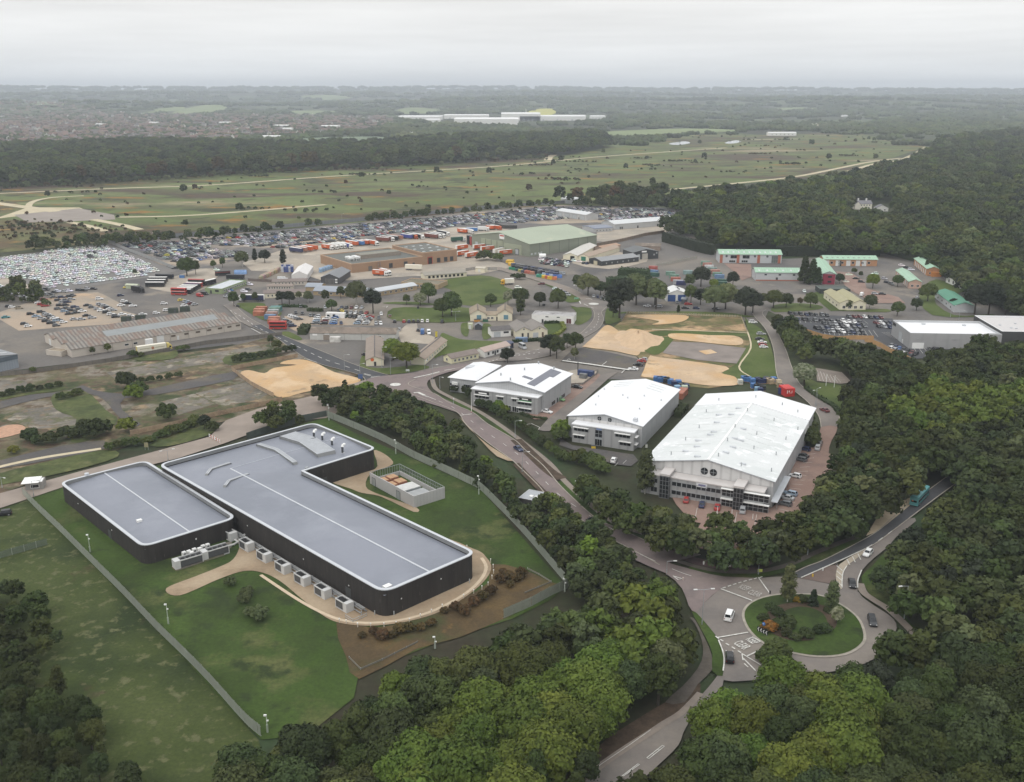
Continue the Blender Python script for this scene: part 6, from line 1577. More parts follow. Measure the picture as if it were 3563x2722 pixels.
for x,y,c,kd,w_ in((595,500,'dark green','saloon','beside the pale roofed coach office'),(655,462,'charcoal','saloon','at the far end beside the coach office'),(745,496,'white','people carrier','by the low brown ranges'),(525,532,'red','hatchback','beside the coach office windows'),(405,602,'silver','hatchback','at the near end of the coach office'),(442,586,'blue','saloon','behind the silver one at the coach office'),(395,685,'silver','saloon','by the road below the coach office'),(415,650,'grey','saloon','behind the silver saloon by the road'),(720,574,'charcoal','saloon','in the bays right of the coach office'),(660,604,'white','saloon','in the bays left of the dark one'),(55,645,'black','van','beside the red and white camper'),(240,272,'white','panel van','behind the red and black vehicles')):
 car('i',(x,y),(40,4),c,kd,w_)
car('g',(1495,800),(40,6),'red','van','camper with white top beside the coach office')
block('E',(530,735),(590,700),(600,790),(660,725),4,2,'the block beside the red double decker',['silver','black','white','navy','grey','charcoal'])
Cw('E',(838,702),(822,765),4,['silver','white','pale blue','grey'],'the file behind the workshop sign',None,0,jit=.15);Cw('E',(918,722),(895,768),3,['white','maroon','charcoal'],'the second file behind the workshop',None,0,jit=.15);Cw('E',(1005,712),(985,768),4,['blue','silver','pale blue','blue'],'the blue file behind the workshop',None,0,jit=.15)
Cw('E',(1262,702),(1215,768),5,['white','silver','white','grey','pale blue'],'the white file behind the workshop',None,0,jit=.15);Cw('E',(1340,705),(1298,770),5,['red','silver','charcoal','white','silver'],'the right file behind the workshop',None,0,jit=.15)
Cw('E',(1065,614),(1260,616),5,['navy','black','maroon','white','silver'],'the rear row behind the portable office');Cw('E',(1105,664),(1305,668),5,['charcoal','silver','white','grey','red'],'the middle row beside the portable office');Cw('E',(1112,702),(1200,708),3,['dark green','charcoal','black'],'the front row beside the portable office')
for k,(x,y,c)in EN(((770,692,'grey'),(805,692,'black'),(850,700,'silver'),(708,790,'dark green'),(678,818,'charcoal'),(662,846,'grey'),(630,664,'charcoal'),(694,670,'charcoal'),(676,604,'grey'),(912,612,'silver'),(1425,715,'grey'),(1398,768,'silver'),(1443,768,'white'),(1448,678,'white'),(1040,642,'charcoal'),(1064,765,'navy'))):
 car('E',(x,y),(3,12),c,'hatchback',['left of three by the cabin fence','middle of three by the cabin fence','right of three by the cabin fence','at the hedge end of the workshop','second by the hedge end of the workshop','third by the hedge end of the workshop','at the back gate of the gravel lot','right of the one at the back gate','under the dark pines','in front of the garden tree','farther of the pair by the lot exit','at the lot exit beside the white one','white one at the lot exit','beside the tall dark conifer','left of the yellow topped one','in the middle of the open gravel'][k])
car('E',(1075,648),(10,3),'yellow','hatchback','behind the portable office')
random.seed(5)
SCR=[at('e',x,y)for x,y in((560,100),(1000,85),(1320,130),(1560,330),(1420,400),(1180,330),(700,230),(350,130))]
n=0
for x,y in[(820+70*(k%8)-12*(k//8),118+30*(k//8)+9*(k%8))for k in RG(32)]:
 n+=1
 car('e',(x+RU(-16,16),y+RU(-6,6)),RU(0,6.28),RC(['silver','grey','charcoal','black','white','maroon','navy','white']),RC(['hatchback','saloon','van']),'of the scrap yard, line %s place %s'%(ORD[(n-1)//8],ORD[(n-1)%8]))
MASS=[]
def fill(poly,org,u,rowgap,aisle,pitch,cols,weights,drop,turn,per=2):
 v=V3((-u.y,u.x,0))
 xs=[(p-org).dot(u)for p in poly];ys=[(p-org).dot(v)for p in poly]
 y,k=min(ys),0
 while y<max(ys):
  x=min(xs)+RU(0,2)
  gap=0
  while x<max(xs):
   q=org+u*x+v*y
   if random.random()<.012:gap=random.randint(2,6)
   if gap>0:gap-=1
   elif Is(q.x,q.y,poly)and random.random()>drop and not any(Is(q.x,q.y,h_)for h_ in HOLES):
    MASS.append((q+V3((RU(-.2,.2),RU(-.4,.4),0)),AT2(v.y,v.x)+turn+(PI if random.random()<.5 else 0),RCS(cols,weights)[0]))
   x+=pitch*RU(.97,1.05)
  k+=1
  y+=rowgap if k%per else aisle
HOLES=[G2('n',[(340,300),(720,360),(850,340),(850,290),(400,230)]),G2('n',[(410,158),(600,180),(710,160),(690,110),(430,110)]),G2('Z',[(1090,483),(1120,486),(1130,476),(1300,468),(1280,476)]),G2('D',[(900,120),(1150,230),(1480,330),(1520,300),(1300,220),(960,110)]),G2('E',[(-200,60),(600,110),(500,40),(-200,10)])]
lot=G2('Z',[(258,528),(600,500),(900,471),(1190,446),(1410,450),(1540,468),(1425,482),(1290,474),(1190,478),(1100,480),(985,484),(840,506),(640,528),(560,540),(460,560),(380,574)])
o_,e_=at('Z',300,528),at('Z',1180,446)
fill(lot,o_,(e_-o_).normalized(),5.4,12.5,2.75,['silver','grey','charcoal','black','white','navy','red','blue','maroon','yellow'],[24,24,16,9,17,6,2.5,2,2,.5],.1,.55)
comp=G2('Z',[(-160,580),(0,556),(120,540),(228,529),(330,572),(345,584),(300,596),(150,616),(110,622),(60,598),(-160,616)])
o_,e_=at('Z',0,620),at('Z',330,578)
fill(comp,o_,(e_-o_).normalized(),5.8,9.6,2.62,['white','silver','grey','black'],[91,4,4,1],.02,.0)
fill(G2('Z',[(-60,612),(0,606),(75,640),(60,646),(0,622),(-60,626)]),o_,(at('Z',75,640)-at('Z',0,608)).normalized(),5.2,6.5,2.7,['white','silver'],[95,5],.02,0)
fill(G2('D',[(1040,195),(1090,190),(1490,330),(1480,348),(1380,345)]),at('D',1060,190),(at('D',1480,335)-at('D',1060,190)).normalized(),5,9,2.8,['white','silver','navy','grey','charcoal'],[4,4,2,2,2],0,0,1)
fill(G2('n',[(1340,275),(1420,245),(1600,245),(1680,290),(1800,300),(1900,330),(1830,395),(1760,330),(1560,300)]),at('n',1340,270),(at('n',1800,300)-at('n',1340,265)).normalized(),6,7,3.,['white','silver','grey'],[8,2,1],.2,.3)
sz=lambda p:1/to_px(p)[2]
CARS.sort(key=lambda c:-sz(c[0]))
IND=CARS[:300]
for c in CARS[300:]:MASS.append((c[0],c[1],c[2]))
for k,(q,a,cl,kd,where,own)in EN(IND):
 M=car_meshes(kd)
 van=kd in('van','panel van','minibus')
 name={'van':'van','panel van':'van','minibus':'minibus'}.get(kd,'car')
 lab='%s %s %s'%(cl,kd,where)
 lab=' '.join(lab.split()[:16])
 moving=k<7
 z=gz(q.x,q.y)+.01
 grp=None if moving else 'vehicles parked around the estate'
 if k<70:
  r=Tg(name,lab,name,(q.x,q.y,z),a,grp)
  o=obj('body',M['body'],r);o.color=(*PAL_[cl],1)
  for key in('windscreen','rear_window','side_window_r','side_window_l'):
   if key in M:obj(key[:11]if 'side' in key else key,M[key],r)
  for x,y in M['wheels']:obj('wheel',wheel_mesh(M['wr']),r,(x,y,M['wr']))
  for hl,tl in M['lights']:obj('headlight',hl,r);obj('tail_light',tl,r)
 else:
  o=obj(name,M['one'],None,(q.x,q.y,z),a);o.color=(*PAL_[cl],1)
  tag(o,lab,name,grp)
low=[car_meshes(k)['low']for k in('hatchback','saloon','estate car','off-roader')]
V_,F_,Mi,Cl=[],[],[],[]
for q,a,cl in MASS:
 m=RC(low)
 ca,sa=COS(a),SIN(a)
 n0=len(V_)
 V_+=[(q.x+x*ca-y*sa,q.y+x*sa+y*ca,z+.1)for x,y,z in m.v]
 c=tuple(max(.006,k*RU(.85,1.1))for k in PAL_[cl])
 for f,mi in zip(m.f,m.m):
  F_.append(tuple(n0+i for i in f));Mi.append(mi);Cl+=[c]*len(f)
me=BD.meshes.new('stored_cars')
me.from_pydata(V_,[],F_)
ca=me.color_attributes.new('paint','FLOAT_COLOR','CORNER')
ca.data.foreach_set('color',[k for c in Cl for k in(*c,1.)])
mm,t,bs=_base('stored_car_paint')
at_=t.nodes.new('ShaderNodeAttribute');at_.attribute_name='paint'
t.links.new(at_.outputs['Color'],bs.inputs['Base Color']);bs.inputs['Roughness'].default_value=.3
me.materials.append(mm);me.materials.append(Gl)
me.polygons.foreach_set('material_index',Mi);me.update()
tag(obj('stored_cars',me),'rows upon rows of stored cars filling the storage lot and the white compound','cars',kind='stuff')
print('cars',len(CARS),'mass',len(MASS))
# -- lorries, trailers, buses
def Pm(n,c,r=.45):return Pl(n,c,r,.06,.5)
TR={'orange':Pm('m210',(.5,.1,.025)),'white':Pm('m211',(.7,.69,.66)),'blue':Pm('m212',(.045,.06,.25)),'mid blue':Pm('m213',(.06,.17,.4)),'black':Pm('m214',(.02,.02,.022)),'maroon':Pm('m215',(.16,.05,.035)),'navy':Pm('m216',(.03,.035,.09)),'brown':Pm('m217',(.34,.17,.12)),'yellow':Pm('m218',(.6,.48,.14)),'cream':Pm('m219',(.7,.66,.55)),'red':Pm('m220',(.4,.04,.03)),'green':Pm('m221',(.02,.08,.05)),'teal':Pm('m222',(.085,.26,.27)),'amber':Pm('m223',(.62,.34,.03))}
def wheels_for(r,xs,hw,rad=.5,z=None):
 m=wheel_mesh(rad)
 for x in xs:
  for y in(-hw,hw):
   o=obj('wheel',m,r,(x,y,rad));o.scale=(1,2.2,1)
def Tr(v,rear,Fr,side,roof,label,cab=None,end=None,L=None,stripe=None,group='lorry trailers in the lorry park'):
 a,b=at(v,*rear),at(v,*Fr)
 d=b-a
 L=L or max(8.,min(13.6,d.length*(1 if not cab else .8)))
 rz=AT2(d.y,d.x)
 r=Tg('lorry' if cab else 'trailer',label,'lorry' if cab else 'trailer',(a.x,a.y,gz(a.x,a.y)+.01),rz,group)
 bx=MB().box(0,L,-1.25,1.25,1.1,3.95,0,1)
 bx.m[-2]=2
 for i,f in EN(bx.f):
  xs=[bx.v[j][0]for j in f]
  if max(xs)<.01:bx.m[i]=2
 bx.bd('box_body',[TR[side],TR[roof],TR[end or roof]],r)
 if stripe:
  for y in(-1.26,1.26):MB().box(L*.3,L*.62,y-.01,y+.01,2.2,3.2).bd('side_emblem',Pl('m224',(.6,.42,.34)),r)
 MB().box(.2,L-.2,-.5,.5,.75,1.099).box(.4,4.6,-1.1,1.1,.5,.74).bd('chassis',Dk,r)
 wheels_for(r,(1.4,2.7,4.),1.)
 if cab:
  c=MB().box(L+.35,L+2.5,-1.2,1.2,.55,2.6,0)
  n=len(c.v)
  c.v+=[(L+.35,-1.2,2.6),(L+2.5,-1.2,2.6),(L+2.5,1.2,2.6),(L+.35,1.2,2.6),(L+.5,-1.05,3.7),(L+1.6,-1.05,3.6),(L+1.6,1.05,3.6),(L+.5,1.05,3.7)]
  for f in((0,1,5,4),(1,2,6,5),(2,3,7,6),(3,0,4,7),(4,5,6,7)):c.f.append(tuple(n+i for i in f));c.m.append(0)
  c.bd('cab',[TR[cab]],r)
  MB().box(L+2.503,L+2.53,-1.,1.,1.6,2.5).bd('windscreen',Gl,r)
  for y in(-1.23,1.203):MB().box(L+1.3,L+2.2,y,y+.027,1.6,2.4).bd('side_window',Gl,r)
  MB().box(L-1.5,L+2.3,-.9,.9,.45,.6).bd('cab_chassis',Dk,r)
  wheels_for(r,(L+1.9,L-.6),1.)
 return r
i_=0
for v,rear,Fr,side,roof,cab,lab in(('j',(30,398),(150,415),'navy','white',None,'dark blue sided trailer at the left of the lorry park'),('j',(80,388),(205,407),'brown','white',None,'pinkish brown trailer beside the dark blue one'),('j',(140,380),(250,398),'orange','white',None,'orange trailer second from right in the left group'),('j',(195,372),(300,388),'orange','orange',None,'all orange trailer at the right of the left group'),('j',(355,368),(455,380),'orange','white','white','orange lorry with white cab at the left of the cab row'),('j',(420,362),(500,374),'white','white','white','plain white lorry next to the orange one'),('j',(455,352),(548,368),'white','white','white','white lorry third in the cab row'),('j',(500,346),(588,366),'white','white','white','white lorry fourth in the cab row'),('j',(548,348),(652,370),'blue','white','white','bright blue sided lorry in the cab row'),('j',(600,326),(724,346),'orange','white',None,'orange trailer behind the blue sided lorry'),('j',(690,326),(768,340),'mid blue','white',None,'mid blue trailer behind the roof step'),('j',(732,322),(818,332),'orange','white',None,'orange trailer right of the mid blue one'),('j',(785,318),(930,342),'orange','white','white','orange lorry with white cab behind the brick warehouse'),('j',(898,292),(1022,302),'maroon','white',None,'maroon and white trailer above the high roof'),('j',(952,282),(1075,296),'maroon','white','white','maroon lorry beside the white striped trailer'),('j',(1000,274),(1112,288),'black','white',None,'black sided trailer in the upper row'),('j',(1042,268),(1168,284),'brown','brown',None,'brown trailer in the upper row'),('j',(1152,260),(1252,274),'blue','white',None,'blue sided trailer above the warehouse roof'),('j',(1200,250),(1322,276),'black','white','orange','black trailer with an orange cab'),('j',(1262,252),(1402,280),'black','white','white','black sided lorry with a white cab, left'),('j',(1388,255),(1512,270),'maroon','white',None,'maroon and white striped trailer by the open yard'),('j',(1432,246),(1550,266),'black','white','white','black and white lorry in the right group'),('j',(1470,240),(1590,262),'black','white','white','second black and white lorry in the right group'),('j',(1512,222),(1662,248),'black','white','white','long dark lorry at the right of the row'),('c',(-40,375),(175,400),'orange','white',None,'orange trailer at the left of the far group'),('c',(95,370),(345,410),'white','white','white','white lorry in the far group'),('c',(170,350),(450,358),'mid blue','white',None,'white roofed blue ended trailer in the far group'),('c',(470,320),(730,335),'white','white','white','white tank lorry in the far group'),('c',(680,290),(850,305),'orange','white',None,'orange trailer behind the hangar ridge'),('c',(780,280),(1055,312),'orange','white','orange','orange lorry with orange cab behind the hangar ridge'),('j',(1650,300),(1790,290),'green','green','white','green lorry near the silo cabinets')):
 Tr(v,rear,Fr,side,roof,lab,cab,stripe=(side=='orange'))
for v,rear,Fr,side,roof,lab in(('c',(345,812),(738,770),'orange','white','orange trailer at the left hangar door'),('c',(540,855),(935,815),'orange','white','orange trailer in front of the middle hangar door'),('c',(870,922),(1270,845),'cream','white','pale trailer behind an orange one at the hangar'),('c',(990,955),(1390,915),'orange','white','orange trailer at the right hangar door'),('j',(1705,448),(1826,428),'orange','white','orange trailer right of the brick warehouse, rear one'),('j',(1796,464),(1930,442),'orange','white','orange trailer right of the brick warehouse, front one'),('j',(1700,385),(1735,380),'orange','white','orange trailer half hidden by the brick warehouse')):
 Tr(v,rear,Fr,side,roof,lab,None,stripe=True,L=11.5)
Tr('E',(1370,300),(1490,308),'orange','white','orange lorry with white cab below the brick warehouse','white',stripe=True,L=8.5);Tr('E',(1440,285),(1545,308),'orange','white','second lorry with white cab behind the orange one','white',L=8.5);Tr('E',(1680,248),(1812,254),'cream','cream','tan trailer with orange end at the warehouse dock',None,L=12,end='orange')
Tr('E',(330,548),(70,545),'navy','white','navy lorry with white cab behind the roadside trees','white')
lor=Tr('f',(215,690),(1700,480),'cream','cream','white articulated lorry with yellow cab parked below the striped shed','yellow','yellow',13.6,group=None)
for y in(-1.27,1.255):
 b=MB();b.fc([(7.2+.72*COS(k*PI/10),y+.02*(y>0)-.01,2.5+.72*SIN(k*PI/10))for k in RG(20)]);b.bd('orange_disc_emblem',Pl('m225',(.42,.19,.09)),lor)
 MB().box(1.2,6.2,y,y+.014,2.42,2.72).box(8.2,13.,y,y+.014,2.42,2.72).bd('side_lettering',Pl('m226',(.36,.33,.22)),lor)
Tr('D',(1130,528),(1225,540),'black','black','black box lorry on the yard road by the green kiosk','black',L=6.5,group=None)
Tr('F',(790,935),(700,940),'cream','white','yellow cabbed recovery lorry with a flat bed beside the white minibus','amber',L=6.,group=None)
def bus(v,rear,Fr,body,roof,label,decks=1,L=11.,band=None,group=None):
 a,b=at(v,*rear),at(v,*Fr)
 d=b-a
 r=Tg('bus',label,'bus',(a.x,a.y,gz(a.x,a.y)+.01),AT2(d.y,d.x),group)
 H=3.1 if decks==1 else 4.3
 b=MB().box(0,L,-1.22,1.22,.4,H,0,1,skip='t')
 n=10
 prof=[(-1.22,H)]+[(1.22*SIN(-PI/2+PI*k/6)*.97,H+.22*COS(-PI/2+PI*k/6))for k in RG(7)]+[(1.22,H)]
 for(y0,z0),(y1,z1)in zip(prof,prof[1:]):b.fc([(0,y0,z0),(L,y0,z0),(L,y1,z1),(0,y1,z1)],1)
 for x in(0,L):b.fc([(x,y,z)for y,z in prof],0)
 b.bd('body',[TR[body],TR[roof]],r)
 for dk in RG(decks):
  z=1.35+dk*1.75
  for y in(-1.245,1.225):
   MB().box(.5,L-.4,y,y+.02,z,z+.8).bd('window_band',Gl,r)
  MB().box(L+.003,L+.025,-1.05,1.05,z,z+.9).bd('windscreen',Gl,r);MB().box(-.025,-.003,-.8,.8,z+.1,z+.7).bd('rear_window',Gl,r)
 if band:
  for y in(-1.25,1.23):MB().box(.02,L-.02,y,y+.02,2.35,2.55).bd('pale_band',TR[band],r)
 wheels_for(r,(2.2,L-2.4),1.02,.48)
 for y in(-.85,.85):MB().box(L+.003,L+.03,y-.15,y+.15,.7,.9).bd('headlight',HEADL,r)
 return r
r=bus('X',(1140,1422),(1238,1318),'teal','teal','teal single decker bus driving away on the lane at the right',1,11.5)
MB().box(1.5,3.5,-.7,.7,3.3,3.55).box(6.5,8.,-.7,.7,3.3,3.5).bd('roof_pod',TR['teal'],r)
MB().box(-.03,-.004,.15,.6,1.75,2.05).bd('number_panel',Pl('m227',(.5,.16,.06)),r)
bus('E',(545,815),(385,815),'red','red','red double decker bus at the corner beside the orange containers',2,9.)
bus('g',(425,730),(1060,752),'red','red','red double decker with a white band, front of the coach rank',2,9.5,'white','buses in the rank by the coach office')
for k in RG(7):
 f=k/6
 bus('g',(560+520*f,690-300*f),(1190+430*f,705-300*f),'red' if k in(5,)else 'black','red' if k==6 else('navy' if k==4 else 'white'),['black coach with white roof just behind the red double decker','second black coach behind the red double decker','third black coach behind the red double decker','fourth black coach behind the red double decker','dark roofed coach fifth behind the red double decker','red sided coach with white roof near the back of the rank','red roofed bus at the back of the rank'][k],1 if k<6 else 2,10.5,None,'buses in the rank by the coach office')
bus('g',(1640,400),(1900,335),'black','white','black coach with white roof standing behind the bus rank',1,10.5,None,'buses in the rank by the coach office')
for k in RG(3):bus('D',(1242+14*k,486-22*k),(1440+6*k,486-22*k),'black','white',['nearest of three white roofed black coaches in the open yard','middle of three white roofed black coaches in the open yard','farthest of three white roofed black coaches in the open yard'][k],1,12.,None,'coaches parked in the open yard')
bus('D',(1330,415),(1490,420),'black','black','all black coach behind the three white roofed ones',1,12.,None,'coaches parked in the open yard')
bus('D',(1830,395),(1990,385),'black','black','black topped bus with red skirt behind the coach office',1,10.,'red');bus('D',(1930,420),(2110,425),'black','black','long black coach close behind the coach office',1,12.)
# -- containers, cabins, bins and pallets
def Ct(name,v,a_,b_,c,label,group,wd=2.44,hh=2.6,z=.15,roof=None,L=None,marks_=None):
 a,b=at(v,*a_),at(v,*b_)
 d=b-a
 L=L or min(12.2,max(5.,d.length))
 r=Tg(name,label,'container',(a.x,a.y,gz(a.x,a.y)+.01),AT2(d.y,d.x),group)
 k='cont_%.2f_%.2f_%.2f'%c
 m=Rb(k,c,.6,.45,.04,'X',tuple(x*.6 for x in c),.12)
 b=MB().box(0,L,0,wd,.02,hh)
 for x in(0,L-.12):
  for y in(-.03,wd-.09):b.box(x-.02,x+.14,y,y+.12,0,hh+.03)
 b.bd('body',m,r)
 b=MB()
 for y in(.1,wd/2+.05):b.box(-.06,-.003,y,y+wd/2-.15,.15,hh-.15)
 b.bd('door',Pl(k+'_door',tuple(x*.85 for x in c),.6),r)
 return r
CO,CG,CB,CR,CDG,CDB=(.42,.15,.085),(.16,.27,.21),(.13,.22,.36),(.45,.05,.035),(.04,.11,.08),(.03,.035,.12)
gA='shipping containers on the grass by the red bus'
for a,b,c,z,lab in(((222,690),(345,692),CO,.15,'orange container nearest the estate road'),((228,668),(350,668),(.46,.2,.13),.15,'faded orange container second in the left stack row'),((250,648),(370,648),CO,.15,'orange container at the back of the left row'),((330,725),(430,728),CB,.15,'blue container at the front of the middle row'),((345,700),(450,700),(.4,.25,.21),.15,'pale pinkish container in the middle row'),((360,676),(470,676),(.38,.42,.42),.15,'pale grey container in the middle row'),((375,655),(490,655),CG,.15,'green container behind the pale grey one'),((390,640),(505,640),(.1,.25,.24),.15,'teal container at the back of the middle row'),((360,765),(475,770),CO,.15,'orange container behind the red double decker bus'),((368,742),(470,742),(.45,.19,.12),.15,'second orange container behind the red double decker bus')):
 Ct('shipping_container','E',a,b,c,lab,gA,z=z,L=6.1)
gB='storage containers in the upper yard'
for k,(a,b,c)in EN((((365,500),(470,505),CG),((405,530),(520,535),CG),((425,565),(530,565),(.42,.14,.1)),((445,595),(560,600),(.45,.45,.46)),((480,605),(560,608),CDB),((750,385),(860,388),CG),((775,405),(880,405),(.42,.2,.16)),((795,430),(900,430),(.55,.55,.55)),((830,455),(930,455),(.22,.3,.27)),((860,480),(965,480),(.42,.2,.16)),((880,510),(985,512),CG),((905,535),(1000,535),CB),((925,585),(1040,590),CDG),((930,612),(1040,615),CDG),((180,480),(300,490),CB),((190,510),(310,520),CDG),((180,440),(300,442),(.4,.1,.08)),((190,580),(370,590),(.19,.32,.27)),((560,490),(650,490),(.24,.34,.33)))):
 Ct('shipping_container','G',a,b,c,'%s container, %s from the left rear of the storage container yard'%({CG:'green',CB:'blue',CDG:'dark green',CDB:'navy'}.get(c,'faded red' if c[0]>c[2]*1.5 else 'pale grey'),(ORD+['sixteenth','seventeenth','eighteenth','nineteenth'])[k]),gB,L=6.1)
c1=Ct('shipping_container','N',(1440,340),(1470,300),CDB,'dark blue container behind the bright red one',None,L=6.,wd=2.);c2=Ct('shipping_container','N',(1462,362),(1520,358),(.55,.035,.03),'bright red container with white marks behind the largest warehouse',None,L=4.2,wd=6.,hh=3.4)
b=MB().box(.7,1.,-.06,-.032,1.4,2.7).box(1.45,1.85,-.06,-.032,1.9,2.6).box(1.9,2.2,-.06,-.032,1.4,1.7).box(2.75,2.95,-.06,-.032,1.5,2.5).box(2.55,2.75,-.06,-.032,1.4,1.6)
b.bd('white_marks',Wh,c2)
Ct('shipping_container','N',(480,390),(560,300),(.36,.13,.08),'rust red container between the second and third warehouses',None,L=9.,wd=3.2);Ct('shipping_container','N',(395,500),(450,410),(.16,.18,.23),'grey blue container between the second and third warehouses',None,L=8.5,wd=3.2)
Ct('container','E',(955,940),(1048,942),(.66,.64,.6),'white box trailer in front of the long grey workshop',None,L=5.2);Ct('container','K',(808,665),(918,665),(.15,.22,.33),'blue grey tank container before the cream twin workshop',None,L=6,hh=2.2)
Ct('skip','M',(1245,265),(1365,282),(.035,.06,.16),'dark blue waste compactor skip behind the first warehouse',None,L=7.,hh=2.4);Ct('skip','M',(1258,290),(1305,296),(.16,.165,.17),'grey machine in front of the dark blue skip',None,L=3.2,wd=1.8,hh=2.)
t_=Tg('exhaust_post','thin black post beside the dark blue skip','post',at('M',1247,240));MB().tube((0,0,0),(0,0,5.),.18).bd('shaft',BLACK,t_)
t_=Tg('skip','small blue skip by the tree in the coach yard','skip',at('D',1525,412));MB().box(0,3,0,2,.1,2.).bd('body',TR['mid blue'],t_);MB().box(-.05,3.05,-.05,2.05,2.,2.1).bd('rim',St,t_)
random.seed(21)
def stack(v,p,c,n,label,group,w_=1.2,hh=1.1,cat='pallet stack',name='pallet_stack'):
 q=at(v,*p)
 r=Tg(name,label,cat,(q.x,q.y,gz(q.x,q.y)+.01),RU(-.3,.3),group)
 m=Pl('stack_%.2f_%.2f_%.2f'%c,c,.6,.3,1.5)
 b=MB()
 for k in RG(n):
  b.box(-w_/2+RU(-.06,.06),w_/2,-w_/2,w_/2+RU(-.06,.06),.12+k*hh,k*hh+hh*.95)
 b.bd('load',m,r)
 MB().box(-w_/2-.05,w_/2+.05,-w_/2-.05,w_/2+.05,0,.11).bd('pallet',PAL,r)
BL,NV,BK,LB=(.05,.14,.33),(.02,.03,.09),(.02,.022,.025),(.2,.33,.46)
def Sk(v,pts,label,group,n=2,w_=2.2,hh=1.1):
 for k,(x,y,c)in EN(pts):
  stack(v,(x,y),c,n,'%s stack, %s from the left %s'%({BL:'blue',NV:'navy',BK:'black',LB:'pale blue'}.get(c,'pale'),ORD[k%15],label),group,w_,hh)
Sk('k',[(1860,350,BL),(1950,370,BL),(2030,360,BL),(2110,400,BK)],'behind the middle warehouse','stacks behind the middle warehouse',2,2.6)
Sk('N',[(330,225,BK),(365,240,BL),(400,255,NV),(440,250,BL),(470,280,BK),(510,285,NV),(430,300,LB),(450,330,BL),(480,350,LB),(500,300,(.4,.45,.35))],'in the yard between the white warehouses','stacks between the white warehouses',2,2.4)
Sk('l',[(200,350,BL),(260,360,BL),(320,370,BL),(420,395,BL),(560,370,NV),(620,390,NV),(690,390,NV),(770,350,BK),(840,390,(.35,.27,.18)),(900,400,(.42,.33,.22)),(960,360,BL)],'along the fence behind the largest warehouse','stacks along the fence behind the largest warehouse',2,2.2)
Sk('l',[(440,520,BL),(520,540,BK),(590,540,BK),(640,560,BK),(700,580,BK),(620,640,NV),(540,620,LB),(110,420,(.5,.5,.45)),(1090,430,(.42,.33,.22)),(1110,490,(.3,.24,.16))],'in the front line behind the largest warehouse','stacks in the front line behind the largest warehouse',2,2.)
CB_=(.4,.3,.21)
for k in RG(36):
 t=k%12
 stack('i',(905+t*24+(k//12)*14,420-t*11-(k//12)*16),tuple(x*RU(.8,1.2)for x in CB_),2,'brown baled cardboard stack, line %s place %s in the pallet yard'%(ORD[k//12],ORD[t]),'bales in the pallet yard',1.7,1.2,'bale stack','bale_stack')
for k in RG(10):stack('i',(1250+(k%5)*36,300-(k//5)*30),(.06,.09,.24)if k%3 else(.45,.46,.5),3,'navy and white crate stack, line %s place %s left of the tent'%(ORD[k//5],ORD[k%5]),'crate stacks left of the tent',1.8,1.3,'crate stack','crate_stack')
for k in RG(9):stack('i',(1830+(k%5)*40,305-(k%5)*14-(k//5)*14),(.25,.36,.5),2,'pale blue wrapped stack, line %s place %s right of the tent'%(ORD[k//5],ORD[k%5]),'wrapped stacks right of the tent',2.,1.3,'wrapped stack','wrapped_stack')
for k in RG(7):stack('i',(1190+(k%4)*38,415-(k//4)*22),(.62,.62,.62),1,'white wrapped heap, line %s place %s before the tent'%(ORD[k//4],ORD[k%4]),'white heaps before the tent',1.8,1.2,'wrapped stack','wrapped_stack')
for k in RG(8):stack('i',(540+(k%4)*42,330-(k//4)*24),(.22,.36,.62),1,'bright blue covered load, line %s place %s behind the coach office'%(ORD[k//4],ORD[k%4]),'blue loads behind the coach office',2.4,1.8,'covered load','covered_load')
gS='bins along the scrap yard edge'
SC=((210,325,(.03,.22,.12),'green'),(270,335,(.03,.22,.12),'green'),(330,350,(.04,.1,.1),'dark green'),(390,370,(.35,.33,.1),'yellow'),(440,385,(.06,.07,.1),'dark'),(500,390,(.45,.13,.09),'red'),(560,400,(.45,.13,.09),'red'),(620,410,(.42,.2,.13),'orange'),(740,465,(.04,.25,.17),'green'),(790,470,(.04,.25,.17),'green'),(840,485,(.6,.4,.03),'yellow'),(900,495,(.45,.1,.05),'red'),(950,505,(.6,.42,.04),'yellow'),(990,512,(.6,.4,.03),'yellow'),(1040,515,(.55,.16,.05),'orange'))
for k,(x,y,c,cn_)in EN(SC):stack('e',(x,y),c,1,'%s plastic bin, %s from the left in the front line of the scrap yard'%(cn_,ORD[k]),gS,3.,2.,'bin','plastic_bin')
for k in RG(10):stack('e',(840+k*34,440+k*5),RC([(.08,.15,.42),(.1,.2,.5),(.45,.5,.62)]),1,'blue plastic bin, %s from the left in the second line of the scrap yard'%ORD[k],'blue bins in the scrap yard',2.4,2.2,'bin','plastic_bin')
for k in RG(24):stack('e',(270+(k%12)*72+RU(-12,12),285+(k%12)*13+(k//12)*38),RC([(.015,.016,.018),(.02,.02,.024),(.03,.04,.09),(.12,.12,.12)]),2,'black plastic pile, line %s place %s in the middle of the scrap yard'%(ORD[k//12],ORD[k%12]),'black plastic piles of the scrap yard',3.6,1.6,'pile','plastic_pile')
for k in RG(12):stack('e',(980+(k%6)*46,400+(k%6)*8-(k//6)*28),(.2,.21,.22),1,'grey scrap heap, line %s place %s right of the black piles'%(ORD[k//6],ORD[k%6]),'grey scrap heaps',2.6,1.6,'pile','scrap_heap')
for k,(x,y)in EN(((190,190),(230,245))):stack('e',(x,y),(.6,.36,.03),1,['yellow skip at the back left of the scrap yard','yellow skip at the front left of the scrap yard'][k],'yellow skips of the scrap yard',5.,2.,'skip','yellow_skip')
